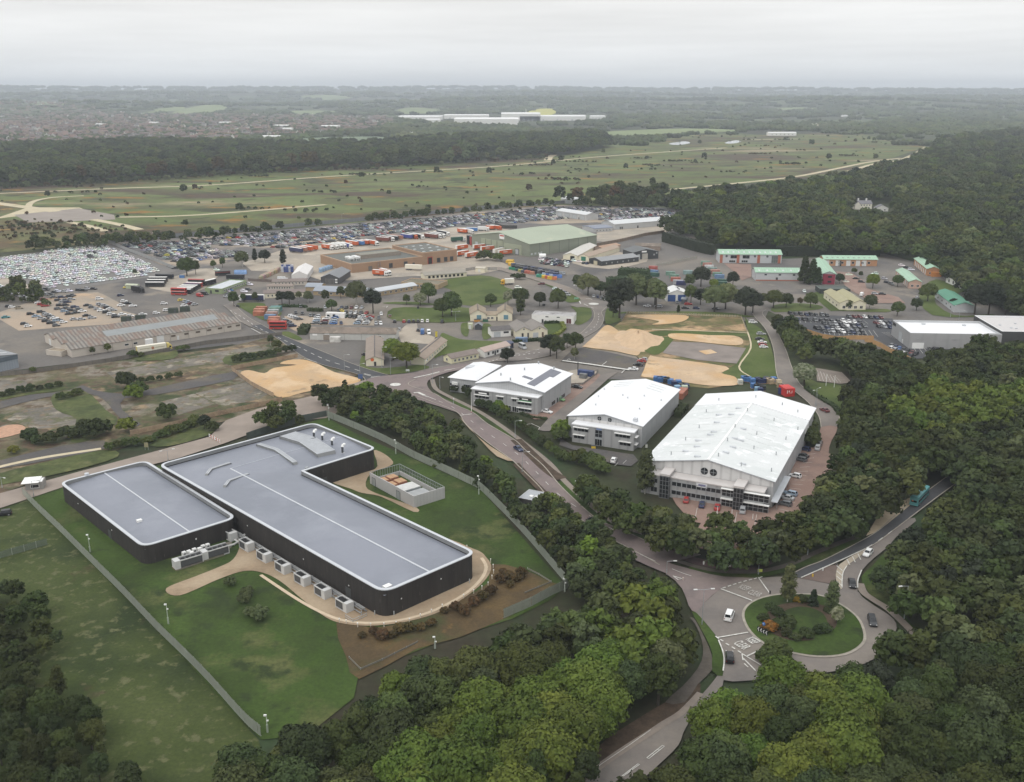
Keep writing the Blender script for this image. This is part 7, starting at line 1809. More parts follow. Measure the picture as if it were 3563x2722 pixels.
q=at('e',810,110);t_=Tg('tank','white round topped tank at the back of the scrap yard','tank',(q.x,q.y,.1),.1);MB().tube((-2.5,0,1.8),(2.5,0,1.8),1.8,14).bd('shell',Wh,t_);MB().box(-2,2,-1,1,0,.6).bd('cradle',Dk,t_)
# -------------- plant, poles, fences, signs
GRILLE=Pl('m228',(.075,.077,.08),.6,.15,3)
CHW=Pl('m229',(.52,.52,.51),.5,.05)
def chiller(v,p,q,label,group,wd=2.3,L=None,hh=2.5,box_end=1):
 a,b=at(v,*p),at(v,*q)
 d=b-a
 L=L or d.length
 r=Tg('chiller',label,'chiller',(a.x,a.y,.16),AT2(d.y,d.x),group)
 x0,x1=(0,L-1.3)if box_end else(1.3,L)
 c0,c1=(L-1.3,L)if box_end else(0,1.3)
 MB().box(c0,c1,0,wd,.1,hh).bd('control_cabinet',CHW,r)
 MB().box(x0+.12,x1-.003,.12,wd-.12,.35,hh-.28).bd('coil',GRILLE,r)
 b=MB().box(x0,x1-.003,0,.16,hh-.28,hh).box(x0,x1-.003,wd-.16,wd,hh-.28,hh).box(x0,x0+.2,.16,wd-.16,hh-.28,hh)
 for x in(x0,x1-.2):b.box(x,x+.18,0,.12,.05,hh-.28).box(x,x+.18,wd-.12,wd,.05,hh-.28)
 b.box(x0,x1,0,wd,0,.12)
 b.bd('frame',CHW,r)
 n=4
 for k in RG(n):
  x=x0+.5+(x1-x0-.6)*(k+.5)/n
  MB().tube((x,wd/2,hh-.25),(x,wd/2,hh-.02),.52,12).bd('fan',Pl('m230',(.02,.02,.02)),r)
 return r
O_,u_,v_=HALL[0],HALL[1],HALL[2]
f0,f1=lc(at('Q',500,1490),O_,u_,v_),lc(at('q',870,1360),O_,u_,v_)
for k in RG(7):
 t=k/6
 y=f0[1]*(1-t)+f1[1]*t
 p=O_+u_*(-4.9)+v_*(y)
 e=p+v_*4.4
 ang=AT2(-v_.y,-v_.x)
 r=chiller('Q',(0,0),(10,10),'pale grey chiller in the row beside the L shaped hall, %s from the near end'%ORD[k],'chillers along the L shaped hall',2.2,4.6)
 r.location=(e.x,e.y,.17);r.rotation_euler=(0,0,ang)
PIPE=Pl('m231',(.26,.265,.265),.5,.15,1.5)
r=Tg('pipe_rack','long rack of grey pipes between the chillers and the L shaped hall','pipe rack',O_+u_*(-1.5)+v_*f0[1],AT2(v_.y,v_.x))
ln=f1[1]-f0[1]+8
for k,(y,z,rad)in EN(((.0,1.5,.16),(.45,1.5,.16),(.9,1.35,.11),(1.25,.7,.14),(-.4,.6,.2))):MB().tube((-3,y,z),(ln,y,z),rad,6).bd('pipe',PIPE,r)
for k in RG(int(ln/4)):MB().box(k*4,k*4+.12,-.6,1.5,1.2,1.3).box(k*4,k*4+.12,-.6,-.5,0,1.2).box(k*4,k*4+.12,1.4,1.5,0,1.2).bd('bracket',St,r)
MB().box(-3.2,ln,-.75,1.7,.19,.24).bd('tray',Pl('m232',(.15,.155,.155),.6,.25,1.),r)
q=at('q',830,1200,3)
r=Tg('pipe_bridge','grey pipe bundle dropping between the two timber halls','pipe bridge',(q.x,q.y,0),AT2(v_.y,v_.x))
for k in RG(4):
 y=.35*k-.6
 MB().tube((-1.,y,.4),(-1.,y,4.6),.13,6).tube((-1.,y,4.6),(.6,y,5.4),.13,6).tube((.6,y,5.4),(7,y,5.4),.13,6).bd('pipe',PIPE,r)
MB().box(-1.2,-.8,-.9,.8,.2,.5).box(3,3.2,-.9,.8,.2,5.3).bd('support',St,r)
q=at('q',40,690,4.2)
r=Tg('plant_gantry','pale ribbed plant gantry filling the gap between the timber halls','gantry',V3((*at('q',825,1125,3.8).xy,0)),AT2(v_.y,v_.x))
gl=(at('q',110,645,3.8)-at('q',825,1125,3.8)).length
MB().box(0,gl,-.2,2.9,3.6,3.8).bd('deck',Pl('m233',(.34,.325,.3),.8,.15,.4),r)
for k in RG(3):MB().box(1,gl*.47,.2+k*.95,.55+k*.95,3.803,4.2).box(gl*.55,gl-.5,.2+k*.95,.55+k*.95,3.803,4.2).bd('duct',Pl('m234',(.46,.44,.41),.7),r)
MB().box(2,4.4,.2,2.2,4.2,5.2).bd('air_handler',Wh,r);MB().box(gl*.48,gl*.54,.1,2.8,3.803,5.1).bd('duct_hood',PIPE,r)
for k in RG(6):
 for y in(-.15,2.75):MB().box(gl*(k+.3)/6,gl*(k+.3)/6+.15,y,y+.12,0,3.6).bd('post',St,r)
chiller('m',(335,1080),(780,945),'long pale chiller nearest the fence below the smaller timber hall','chillers below the smaller timber hall',2.4,7.6,2.4,0);chiller('m',(960,870),(1370,745),'long pale chiller nearer the path below the smaller timber hall','chillers below the smaller timber hall',2.4,7.4,2.4,0)
for k,(x,y)in EN(((530,790),(640,760),(760,715),(700,790),(880,700),(960,640),(1060,610))):
 q=at('m',x,y)
 r=Tg('condenser','small white condenser unit by the smaller timber hall, %s from the left'%ORD[k],'condenser',(q.x,q.y,.17),AT2(u2.y,u2.x),'condensers by the smaller timber hall')
 MB().box(-.5,.5,-.45,.45,.1,1.7).bd('casing',Wh,r)
 MB().tube((0,-.455,1.),(0,-.47,1.),.38,12).tube((0,-.47,1.),(0,-.49,1.),.12,8).bd('fan_grille',GRILLE,r)
 MB().box(-.5,-.35,-.45,.45,0,.1).box(.35,.5,-.45,.45,0,.1).bd('foot',St,r)
r=Tg('pipe_run','pale lagged pipe run crossing from the chillers to the pipe bundle','pipe run',(0,0,0))
pr=[at('m',x,y)+V3((0,0,.6))for x,y in((1380,610),(1660,520),(1740,470),(1640,400),(1700,380),(1960,280))]
b=MB()
for a_,b_ in zip(pr,pr[1:]):b.tube(a_,b_,.28,6)
b.bd('pipe',Pl('m235',(.5,.5,.48),.6,.15,2),r)
b=MB()
for p in pr:b.box(p.x-.08,p.x+.08,p.y-.08,p.y+.08,0,.4)
b.bd('support',St,r)
q=O_+u_*(-4.6)+v_*(f0[1]-4.6)
r=Tg('guard_rail','galvanised guard rail round the pipe end at the hall corner','rail',q,AT2(u_.y,u_.x))
for z in(.5,1.1):MB().tube((-1.6,0,z),(2.4,0,z),.06).tube((-1.6,0,z),(-1.6,3,z),.06).bd('rail',St,r)
for x,y in((-1.6,0),(.4,0),(2.4,0),(-1.6,3)):MB().tube((x,y,0),(x,y,1.15),.06).bd('post',St,r)
CREAMP=Pl('m236',(.55,.5,.42),.7)
for k,(x,y)in EN(((255,1315),(330,1330),(455,1365),(597,1368),(742,1365),(875,1350),(1020,1315),(1140,1265),(1262,1215),(1380,1160),(1612,1050),(1722,1000),(1812,955),(1880,915),(1922,840),(1940,780),(1935,720),(1907,660),(1648,510))):
 q=at('r',x,y)
 r=Tg('marker_post','short cream marker post along the path bend, %s from the left end'%(ORD+['sixteenth','seventeenth','eighteenth','nineteenth'])[k],'post',(q.x,q.y,.1),0,'marker posts along the perimeter path')
 MB().box(-.09,.09,-.09,.09,0,1.).bd('shaft',CREAMP,r);MB().box(-.12,.12,-.12,.12,1.,1.22).bd('reflector',Wh,r)
for k,(x,y)in EN(((497,1240),(642,1235),(852,1240),(1677,885),(1690,790))):
 q=at('r',x,y)
 r=Tg('bollard','grey steel bollard guarding the hall corner, %s from the left'%ORD[k],'bollard',(q.x,q.y,.1),0,'bollards at the hall corners')
 MB().tube((0,0,0),(0,0,1.25),.14,8).bd('shaft',St,r);MB().tube((0,0,1.25),(0,0,1.35),.14,8,r2=.05).bd('cap',St,r)
def lamp(v,base,head,label,h=10.,twin=False,group='street lamps along the roads',arm=1.6):
 q,hd=at(v,*base),at(v,*head,h)
 d=V3((hd.x-q.x,hd.y-q.y,0));a=AT2(d.y,d.x)if d.length>.3 else 0
 r=Tg('street_lamp',label,'street lamp',(q.x,q.y,.1),a,group)
 MB().tube((0,0,0),(0,0,1.4),.13,8).tube((0,0,1.4),(0,0,h),.08,6,r2=.055).bd('pole',St,r)
 for s_ in((1,-1)if twin else(1,)):
  MB().tube((0,0,h-.05),(arm*s_,0,h+.12),.05,5).bd('arm',St,r)
  MB().box(min(arm*s_,(arm+.9)*s_),max(arm*s_,(arm+.9)*s_),-.18,.18,h+.04,h+.2).bd('lamp_head',Pl('m237',(.58,.58,.56),.5),r)
for v,b_,hd,lab in(('U',(262,440),(290,340),'street lamp on the wood side of the main road mouth'),('U',(963,445),(1000,215),'street lamp with yellow notice above the roundabout'),('U',(1340,298),(1390,112),'street lamp by the black lane, middle one'),('U',(1684,145),(1722,12),'street lamp by the black lane, upper one'),('U',(2078,790),(2085,532),'street lamp on the grass right of the roundabout'),('U',(532,835),(572,556),'tall twin headed street lamp left of the roundabout'),('W',(1220,800),(1210,632),'street lamp in the wood at the lower right'),('T',(720,490),(714,392),'street lamp on the footway beside the birches'),('T',(257,322),(262,165),'street lamp on the mulch bed of the main road'),('M',(714,795),(720,650),'street lamp on the grass verge below the first warehouse'),('M',(190,512),(192,462),'short street lamp near the junction verge'),('M',(75,375),(78,275),'street lamp at the left corner of the office annex'),('J',(1244,690),(1250,600),'street lamp at the foot of the black road'),('J',(1538,700),(1536,538),'street lamp in front of the big green trees'),('J',(1940,790),(1935,608),'street lamp at the junction beside the hedge'),('J',(1455,640),(1455,440),'slim pole beside the disc gabled hut'),('J',(1864,650),(1866,560),'street lamp between the second hut and the yellow hut'),('J',(1097,660),(1095,510),'street lamp halfway along the black road'),('N',(1748,460),(1772,285),'street lamp on the bend behind the largest warehouse'),('X',(722,1610),(756,1495),'street lamp beside the bus lane wood'),('X',(975,1390),(940,1375),'short street lamp beside the buff wedge'),('H',(1460,880),(1480,765),'street lamp left of the pale green shed'),('H',(1545,908),(1568,810),'street lamp behind the showroom roof'),('i',(1648,740),(1650,650),'street lamp among the garden trees'),('F',(236,1290),(236,1195),'pole at the lawn left of the twin bungalow'),('I',(1432,1000),(1430,898),'twin headed lamp behind the timber halls'),('I',(290,1300),(272,1160),'lamp beside the gatehouse'),('I',(20,1220),(10,1128),'lamp on the lower access road at the left edge'),('X',(475,725),(480,610),'pale mast at the bend behind the largest warehouse'),('n',(878,185),(878,100),'floodlight mast behind the stored cars'),('B',(165,955),(168,905),'floodlight mast at the left of the far fence'),('B',(1270,830),(1270,780),'floodlight mast at the middle of the far fence'),('D',(1296,104),(1294,28),'floodlight mast at the corner of the storage lot')):
 ty=(VIEWS[v][1]+hd[1]*VIEWS[v][2]*S9)/1.6203
 q=at(v,*b_)
 hh=min((abs(to_px((q.x,q.y,z/4))[1]-ty),z/4)for z in RG(12,64))[1]
 lamp(v,b_,hd,lab,hh,'twin' in lab)
for k,(v,b_,top,lab)in EN((('R',(1172,545),(1150,405),'camera mast inside the palisade fence, middle of the left side'),('R',(1862,1300),(1848,1180),'camera mast at the bottom end of the palisade fence'),('R',(628,45),(612,-78),'camera mast beside the smaller timber hall'),('Q',(830,288),(828,180),'camera mast behind the generator enclosure'),('Q',(1465,597),(1460,455),'camera mast at the bend of the right hand fence'),('Q',(2122,1342),(2116,1240),'camera mast at the right corner of the compound'),('J',(948,1138),(945,990),'camera mast behind the wing of the L shaped hall'),('S',(1228,715),(1222,630),'camera mast among the trees below the brown bank'))):
 q=at(v,*b_)
 ty=(VIEWS[v][1]+top[1]*VIEWS[v][2]*S9)/1.6203
 hh=min((abs(to_px((q.x,q.y,z/4))[1]-ty),z/4)for z in RG(12,50))[1]
 r=Tg('camera_mast',lab,'camera mast',(q.x,q.y,.08),0,'camera masts round the compound')
 MB().tube((0,0,0),(0,0,1.8),.2,8).tube((0,0,1.8),(0,0,hh),.09,6).bd('pole',Pl('m238',(.36,.4,.34),.5),r)
 MB().box(-.5,.05,-.14,.14,hh-.25,hh+.05).bd('camera_head',Wh,r);MB().box(-.05,.35,-.12,.12,hh-1.4,hh-1.15).bd('infrared_lamp',Wh,r)
for k,(v,b_,top,lab)in EN((('N',(808,1560),(818,1415),'white flagpole in front of the red car at the largest warehouse'),('N',(948,1540),(955,1440),'white flagpole in the middle of the warehouse forecourt'),('N',(1150,1545),(1172,1495),'short white flagpole at the right of the forecourt'),('M',(343,582),(346,405),'tall white pole with red foot in front of the first warehouse'),('X',(540,585),(547,503),'white post beside the hidden car park, left one'),('X',(596,596),(605,510),'white post beside the hidden car park, right one'))):
 q=at(v,*b_)
 ty=(VIEWS[v][1]+top[1]*VIEWS[v][2]*S9)/1.6203
 hh=min((abs(to_px((q.x,q.y,z/4))[1]-ty),z/4)for z in RG(8,60))[1]
 r=Tg('flagpole',lab,'pole',(q.x,q.y,.15),0)
 MB().tube((0,0,.5),(0,0,hh),.11,8,r2=.07).bd('shaft',Wh,r);MB().tube((0,0,0),(0,0,.5),.16,8).bd('foot',Pl('m239',(.4,.05,.04))if 'red foot' in lab else St,r)
def Fn(name,label,P,h,m,pm,gap=2.6,th=.06,slat=None,group=None,base=.03):
 P=[V3((p[0],p[1],0))for p in P]
 r=Tg(name,label,'fence',P[0],0,group)
 b,pb=MB(),MB()
 plist,npost=[],0
 for a,c in zip(P,P[1:]):
  d=c-a;L=d.length;d.normalize();n=V3((-d.y,d.x,0))*th/2
  o=a-P[0]
  if slat:
   k=int(L/slat)
   for i in RG(k):
    s0,s1=o+d*(i*slat),o+d*(i*slat+slat*.7)
    hh=h+(.0 if i%2 else .04)
    b.fc([s0+n+V3((0,0,.05)),s1+n+V3((0,0,.05)),s1+n+V3((0,0,hh)),s0+n+V3((0,0,hh))]);b.fc([s0-n+V3((0,0,.05)),s1-n+V3((0,0,.05)),s1-n+V3((0,0,hh)),s0-n+V3((0,0,hh))][::-1])
   for z in(.35,h-.35):
    e=o+d*L
    for s_ in(1,-1):b.fc([o+n*s_*1.4+V3((0,0,z)),e+n*s_*1.4+V3((0,0,z)),e+n*s_*1.4+V3((0,0,z+.1)),o+n*s_*1.4+V3((0,0,z+.1))])
  else:
   e=o+d*L;Zt,Zb=V3((0,0,h)),V3((0,0,base))
   b.fc([o+n+Zb,e+n+Zb,e+n+Zt,o+n+Zt]);b.fc([o-n+Zb,e-n+Zb,e-n+Zt,o-n+Zt][::-1]);b.fc([o+n+Zt,e+n+Zt,e-n+Zt,o-n+Zt])
  k=max(1,int(L/gap))
  for i in RG(k):
   q=o+d*(L*i/k)
   pb.box(q.x-.06,q.x+.06,q.y-.06,q.y+.06,0,h+.08)
   plist.append(q);npost+=1
 if npost>40:
  for f_ in pb.f:b.fc([pb.v[i]for i in f_],1)
 b.bd('panel',[m,pm],r)
 if npost<=40:
  me=MB().box(-.06,.06,-.06,.06,0,h+.08).mesh('post',pm)
  for q in plist:obj('post',me,r,q)
 return r
PALIS=Pl('m240',(.3,.325,.275),.6,.1,.6)
DKMESH=Pl('m241',(.075,.09,.08),.7,.15,.5)
TIMB=Ly('m242',[(.36,.27,.18),((.28,.2,.14),.35,.52,.1),((.44,.33,.22),.8,.62,.08)],.9,.2,1.2)
Fn('palisade_fence','pale green steel palisade fence along the left side of the compound',Sm(Z([(50,1064),(88,1103),(130,1143),(200,1213),(270,1283),(335,1352),(400,1416),(452,1470),(505,1530),(535,1562),(562,1584)]),3),2.7,PALIS,PALIS,2.75,.05,.24)
Fn('palisade_fence','grey steel palisade fence along the right side of the compound',Sm(Z([(702,896),(760,920),(830,952),(890,985),(950,1012),(1000,1036),(1030,1052),(1060,1080),(1120,1142),(1180,1212),(1222,1262)]),3),2.7,PALIS,PALIS,2.75,.05,.24)
Fn('palisade_fence','grey palisade fence turning under the trees at the right corner',Z([(1222,1262),(1180,1282),(1140,1304),(1080,1330)]),2.7,PALIS,PALIS,2.75,.05,.24)
Fn('mesh_fence','dark mesh fence behind the wing of the L shaped hall',Z([(702,896),(640,908),(600,922),(550,938),(530,945)]),2.7,DKMESH,Dk)
Fn('palisade_fence','short dark palisade fence on the meadow at the left edge',Z([(-60,1222),(0,1200),(104,1170)]),2.,Pl('m243',(.13,.16,.12)),PALIS,2.75,.05,.24)
Fn('timber_edging','low timber edging at the right of the brown bank',G2('S',[(1870,165),(1950,205),(2035,258),(1850,335)]),.6,Pl('m244',(.2,.19,.16),.9),St,3);Fn('timber_edging','low timber edging at the foot of the brown bank',G2('S',[(630,785),(710,865),(860,800),(1110,675)]),.6,Pl('m244',(.2,.19,.16)),St,3)
Fn('timber_hoarding','timber hoarding along the left side of the orange sand bed',G2('J',[(20,660),(100,725),(200,800),(330,870),(420,915)]),2.,TIMB,Pl('m245',(.42,.3,.18)),2.5)
Fn('timber_hoarding','timber hoarding behind the orange sand bed',G2('J',[(20,655),(300,600),(650,535)]),2.,TIMB,TIMB);Fn('timber_hoarding','timber hoarding along the access road below the slabs',G2('I',[(1110,770),(1500,690),(1790,620),(2000,575),(2199,530),(2400,480)]),2.,TIMB,TIMB)
Fn('mesh_fence','rusty mesh fence below the parked yellow cabbed lorry',G2('D',[(-40,1250),(250,1225),(500,1190),(900,1130),(1300,1060),(1750,975),(2199,925),(2400,900)]),2.,Pl('m246',(.15,.135,.115),.9,.2,.4),Dk)
Fn('boundary_fence','tall grey boundary fence between the storage lot and the heath',Z([(234,522),(420,507),(600,491),(760,477),(900,463),(1050,449),(1180,440),(1215,437)]),3.6,Pl('m247',(.2,.205,.215),.7,.06,.1),St,6)
Fn('boundary_fence','grey fence dividing the storage lot from the white compound',G2('D',[(925,112),(1100,185),(1300,262),(1480,335)]),2.4,Pl('m248',(.3,.3,.295),.7),St,5)
Fn('boundary_fence','black fence behind the far orange lorries',G2('c',[(890,195),(1100,262),(1460,262)]),3.,Pl('m249',(.05,.05,.045),.8),Dk,5);Fn('boundary_fence','brown fence in front of the concrete apron',G2('n',[(830,640),(1000,610),(1180,570),(1380,520),(1590,490)]),2.6,Pl('m250',(.2,.15,.11),.9,.2,.4),Dk,4)
Fn('mesh_fence','faint wire fence round the wasteland',G2('L',[(645,170),(690,100),(1660,134),(1712,268)]),1.2,Pl('m251',(.34,.29,.19)),St,3,.03,1.4);Fn('mesh_fence','wooden fence curving round the yard corner by the skip',G2('M',[(1165,352),(1290,345),(1405,262),(1415,215)]),1.2,Pl('m252',(.2,.175,.155)),Dk,2.5)
Fn('timber_fence','orange timber fence below the dealer cars',G2('H',[(-120,995),(60,1050),(170,1085),(320,1110),(500,1100),(690,1105)]),2.2,Pl('m253',(.42,.25,.11),.9,.1,.5),TIMB,3);Fn('timber_fence','orange timber fence stepping down beside the showroom trees',G2('H',[(600,1120),(760,1180),(850,1235),(1000,1290),(1100,1360)]),2.4,Pl('m253',(.42,.25,.11)),TIMB,3)
Fn('pallet_yard_wall','dark brown wall in front of the pallet yard',G2('i',[(720,432),(870,440),(1090,452),(1620,470),(1820,475)]),1.8,Pl('m254',(.15,.12,.105),.9),Dk,3);Fn('mesh_fence','grey steel fence by the yard gate',G2('F',[(330,810),(430,795),(520,800),(640,800)]),2.2,Pl('m255',(.2,.2,.19)),St,2.5,.04,.5)
Fn('mesh_fence','pale fence by the upper storage yard lane',G2('G',[(260,400),(400,380),(560,345),(705,315)]),2.,Pl('m256',(.33,.31,.27)),St,3)
q=at('I',1820,815);e=at('I',1880,835)
r=Tg('barrier_gate','red and white striped barrier gate on the access road','gate',at('I',1780,790),AT2(at('I',1870,840).y-at('I',1780,790).y,at('I',1870,840).x-at('I',1780,790).x))
ln=(at('I',1870,840)-at('I',1780,790)).length
for z in(.5,1.2):
 b=MB()
 for k in RG(8):b.box(ln*k/8,ln*(k+1)/8,-.06,.06,z,z+.16,k%2)
 b.bd('rail',[Wh,Pl('m257',(.5,.1,.07))],r)
for x in(0,ln/2,ln):MB().box(x-.08,x+.08,-.1,.1,0,1.5).bd('post',Wh,r)
p0,p1=at('d',990,940),at('d',1225,1060)
d=p1-p0
r=Tg('chevron_sign','black board with four white chevrons on the roundabout island','sign',(p0.x,p0.y,.45),AT2(d.y,d.x))
L=d.length;hb=1.1
MB().box(0,L,0,.08,.45,.45+hb).bd('board',Pl('m258',(.012,.012,.013),.6),r)
for k in RG(4):
 x=L*(k+.5)/4;s_=L/4*.36
 pts=[(-.9,.5),(.1,1),(.9,1),(-.1,.5),(.9,0),(.1,0)]
 b=MB().fc([(x+a*s_,-.02,.45+hb*(.1+.8*c))for a,c in(pts[0],pts[3],pts[2],pts[1])][::1]).fc([(x+a*s_,-.02,.45+hb*(.1+.8*c))for a,c in(pts[0],pts[5],pts[4],pts[3])])
 b.bd('chevron',Wh,r)
for x in(.3,L-.3):MB().tube((x,.12,0),(x,.12,1.3),.05).bd('post',St,r)
q=at('d',1145,960)
r=Tg('direction_sign','round blue arrow sign behind the chevron board','sign',(q.x,q.y+.6,.45),AT2(d.y,d.x))
b=MB().tube((0,0,2.),(0,-.06,2.),.42,20);b.bd('disc',Pl('m259',(.03,.16,.48),.4),r)
MB().box(-.24,.18,-.075,-.062,1.95,2.06).fc([(-.3,-.075,2.),(-.1,-.075,1.84),(-.1,-.075,2.17)]).bd('arrow',Wh,r);MB().tube((0,.05,0),(0,.05,2.2),.05).bd('post',St,r)
for k,(v,x,y,c,lab)in EN((('U',1455,425,(.6,.6,.58),'white keep left bollard on the triangular island'),('U',1378,470,(.62,.42,.05),'yellow bollard at the tip of the triangular island'),('U',1560,385,(.08,.08,.08),'black bollard at the corner of the triangular island'),('U',388,495,(.5,.42,.38),'bollard at the main road splitter'),('U',1052,598,(.05,.05,.05),'dark bollard at the top edge of the roundabout island'),('U',975,440,(.55,.6,.12),'yellow notice at the foot of the roundabout lamp'),('U',735,400,(.65,.64,.6),'white sign board in the shrub bed above the roundabout'),('U',545,372,(.6,.6,.58),'small white sign by the footway'))):
 q=at(v,x,y)
 r=Tg('sign_post' if 'sign' in lab or 'notice' in lab else 'bollard',lab,'sign' if 'sign' in lab or 'notice' in lab else 'bollard',(q.x,q.y,.3))
 m=Pl('marker_%d'%k,c,.5)
 if 'board' in lab or 'notice' in lab:MB().box(-.6,.6,-.04,.04,.5,1.3).bd('board',m,r)
 else:MB().box(-.18,.18,-.12,.12,.12,1.).bd('face',m,r)
 MB().tube((0,.08,0),(0,.08,.9),.06).bd('post',St,r)
for v,p,lab,w_,hh,c in(('T',(980,700),'grey green road direction board seen from behind on the footway',3.2,1.6,(.2,.24,.23)),('J',(1250,770),'blue green estate sign at the foot of the black road',2.,3.4,(.06,.1,.22)),('J',(1700,680),'white notice board in front of the big green trees',1.6,1.4,(.55,.58,.56)),('e',(1460,905),'green and white sign on the grass by the far mini roundabout',2.6,1.4,(.2,.42,.3)),('e',(1438,650),'white sign board by the scrap yard lane',2.2,1.2,Wh and(.65,.65,.62)),('E',(1975,890),'yellow height barrier post by the ramp',1.,3.,(.55,.45,.05)),('I',(1248,900),'tan notice board tilted beside the access road',1.4,2.8,(.26,.24,.14)),('M',(1830,880),'small white stand at the corner of the second warehouse',.7,1.4,(.6,.6,.55)),('M',(1380,885),'yellow grit bin in front of the second warehouse',1.4,1.,(.6,.42,.03)),('M',(1107,800),'round white lamp in the planting by the second warehouse',.6,1.3,(.7,.7,.7)),('E',(1800,620),'dark litter bin on the lawn edge',1.2,1.3,(.03,.03,.03)),('E',(75,605),'dark litter bin beside the roadside trees',1.6,1.2,(.03,.03,.03)),('K',(1078,318),'dark bins under the small round tree',1.6,1.3,(.02,.02,.02)),('K',(440,468),'orange heap cover before the twin bungalow',3.2,1.2,(.45,.22,.05)),('K',(520,468),'green bins before the twin bungalow',3.,1.3,(.03,.12,.07)),('E',(1530,700),'reddish planter at the lawn corner',1.8,1.3,(.2,.13,.11))):
 q=at(v,*p)
 bin_=any(k in lab for k in('bin','heap','planter','lamp','stand','post'))
 r=Tg('street_bin' if 'bin' in lab else('planter' if 'planter' in lab else 'sign_board'),lab,'bin' if 'bin' in lab else 'sign',(q.x,q.y,.15),.3 if v=='T' else 0)
 m=Pl('sign_'+lab[:14].replace(' ','_'),c,.5)
 MB().box(-w_/2,w_/2,-.05 if not bin_ else-w_*.35,.05 if not bin_ else w_*.35,.1 if bin_ else hh*.4,hh).bd('body' if bin_ else 'board',m,r)
 if bin_:MB().box(-w_/2-.05,w_/2+.05,-w_*.35-.05,w_*.35+.05,hh,hh+.08).bd('lid',Dk,r)
 else:
  for x in(-w_*.4,w_*.4):MB().tube((x,.1,0),(x,.1,hh*.95),.06).bd('post',St,r)
# -------------- vegetation
LEAF={'oak':leaf('m260',(.098,.128,.022),(.062,.09,.016),.22),'green':leaf('m261',(.076,.096,.028),(.052,.07,.021),.3),'dark':leaf('m262',(.048,.062,.022),(.034,.047,.017),.3),'birch':leaf('m263',(.088,.102,.043),(.062,.076,.033),.28),'pine':leaf('m264',(.029,.037,.021),(.02,.027,.015),.25),'pale':leaf('m265',(.15,.175,.075),(.11,.135,.055),.25),'lime':leaf('m266',(.125,.165,.024),(.085,.12,.018),.2),'blossom':leaf('m267',(.34,.34,.24),(.1,.13,.04),.1,.9),'gorse':leaf('m268',(.3,.155,.018),(.1,.075,.02),.2,.8),'deep':leaf('m269',(.044,.057,.015),(.03,.042,.011),.34),'rust':leaf('m270',(.095,.06,.024),(.055,.042,.018),.3,.8),'hedge':leaf('m271',(.038,.055,.02),(.028,.042,.015),.2),'yellow':leaf('m272',(.16,.175,.03),(.12,.14,.03),.2)}
rng=np.random.default_rng(4)
ICO=None
def ico():
 bm=bmesh.new();bmesh.ops.create_icosphere(bm,subdivisions=1,radius=1.)
 v=np.array([p.co[:]for p in bm.verts]);f=np.array([[q.index for q in p.verts]for p in bm.faces]);bm.free()
 return v,f
IV,IF=ico()
def crown(name,seed,R,z0,z1,nl,per,card,shape='round',flat=.8):
 """leaf clumps on many small lobes round a hollow crown; R radius, z0..z1 height range"""
 g=np.random.default_rng(seed)
 V,F,n=[],[],0
 hz=(z1-z0)/2;zc=(z0+z1)/2
 for k in RG(nl):
  if shape=='cone':
   t=(k+.5)/nl;zz=z0+(z1-z0)*t
   rr=R*(1-t)**.8*.75+.15
   a=k*2.4+g.uniform(-.4,.4)
   c=np.array([rr*COS(a),rr*SIN(a),zz]);rl=R*(.3+.22*(1-t))
  elif shape=='column':
   a=k*2.4;zz=z0+(z1-z0)*(k+.5)/nl
   tt=(k+.5)/nl;rr=R*.55*SIN(PI*min(.95,tt*.8+.22))
   c=np.array([rr*COS(a),rr*SIN(a),zz]);rl=R*g.uniform(.42,.6)
  else:
   t=(k+.5)/nl
   u_=1-1.45*t;a=k*2.39996+g.uniform(-.3,.3)
   sr=math.sqrt(max(0,1-u_*u_))
   q=g.uniform(.58,.78)
   c=np.array([R*q*sr*COS(a),R*q*sr*SIN(a),zc+hz*q*u_]);rl=R*g.uniform(.26,.44)
  cv=IV*rl*.8*g.uniform(.85,1.1,(len(IV),1))*np.array([1,1,flat])+c
  V.append(cv);F+=[tuple(int(i)+n for i in f)for f in IF];n+=len(cv)
  d=g.normal(size=(per,3));d/=np.linalg.norm(d,axis=1)[:,None]
  d[:,2]=np.where(d[:,2]<-.45,-d[:,2],d[:,2])
  p=c+d*rl*g.uniform(.78,1.12,(per,1))*np.array([1,1,flat])
  nn=d+g.normal(size=(per,3))*.45+np.array([0,0,.25]);nn/=np.linalg.norm(nn,axis=1)[:,None]
  t1=np.cross(nn,g.normal(size=(per,3)));t1/=np.linalg.norm(t1,axis=1)[:,None]
  t2=np.cross(nn,t1)
  s1=card*g.uniform(.55,1.25,(per,1));s2=s1*g.uniform(.6,.95,(per,1))
  qd=np.stack([p-t1*s1-t2*s2*.3,p+t2*-s2,p+t1*s1+t2*s2*.2,p+t2*s2+nn*s1*.25],axis=1).reshape(-1,3)
  V.append(qd);F+=[(n+4*i,n+4*i+1,n+4*i+2,n+4*i+3)for i in RG(per)];n+=4*per
 me=BD.meshes.new(name)
 me.from_pydata(np.concatenate(V).tolist(),[],F)
 me.materials.append(LEAF['green'])
 me.update()
 return me
def trunk_mesh(h,r,limbs=5,seed=1):
 g=random.Random(seed)
 b=MB().tube((0,0,0),(0,0,h),r,7,r2=r*.55)
 for k in RG(limbs):
  a=k*2.4+g.random();z=h*g.uniform(.55,.95)
  b.tube((0,0,z),(COS(a)*h*.35,SIN(a)*h*.35,z+h*.35),r*.38,5,r2=r*.12,cap=False)
 return b.mesh('trunk',BARK)
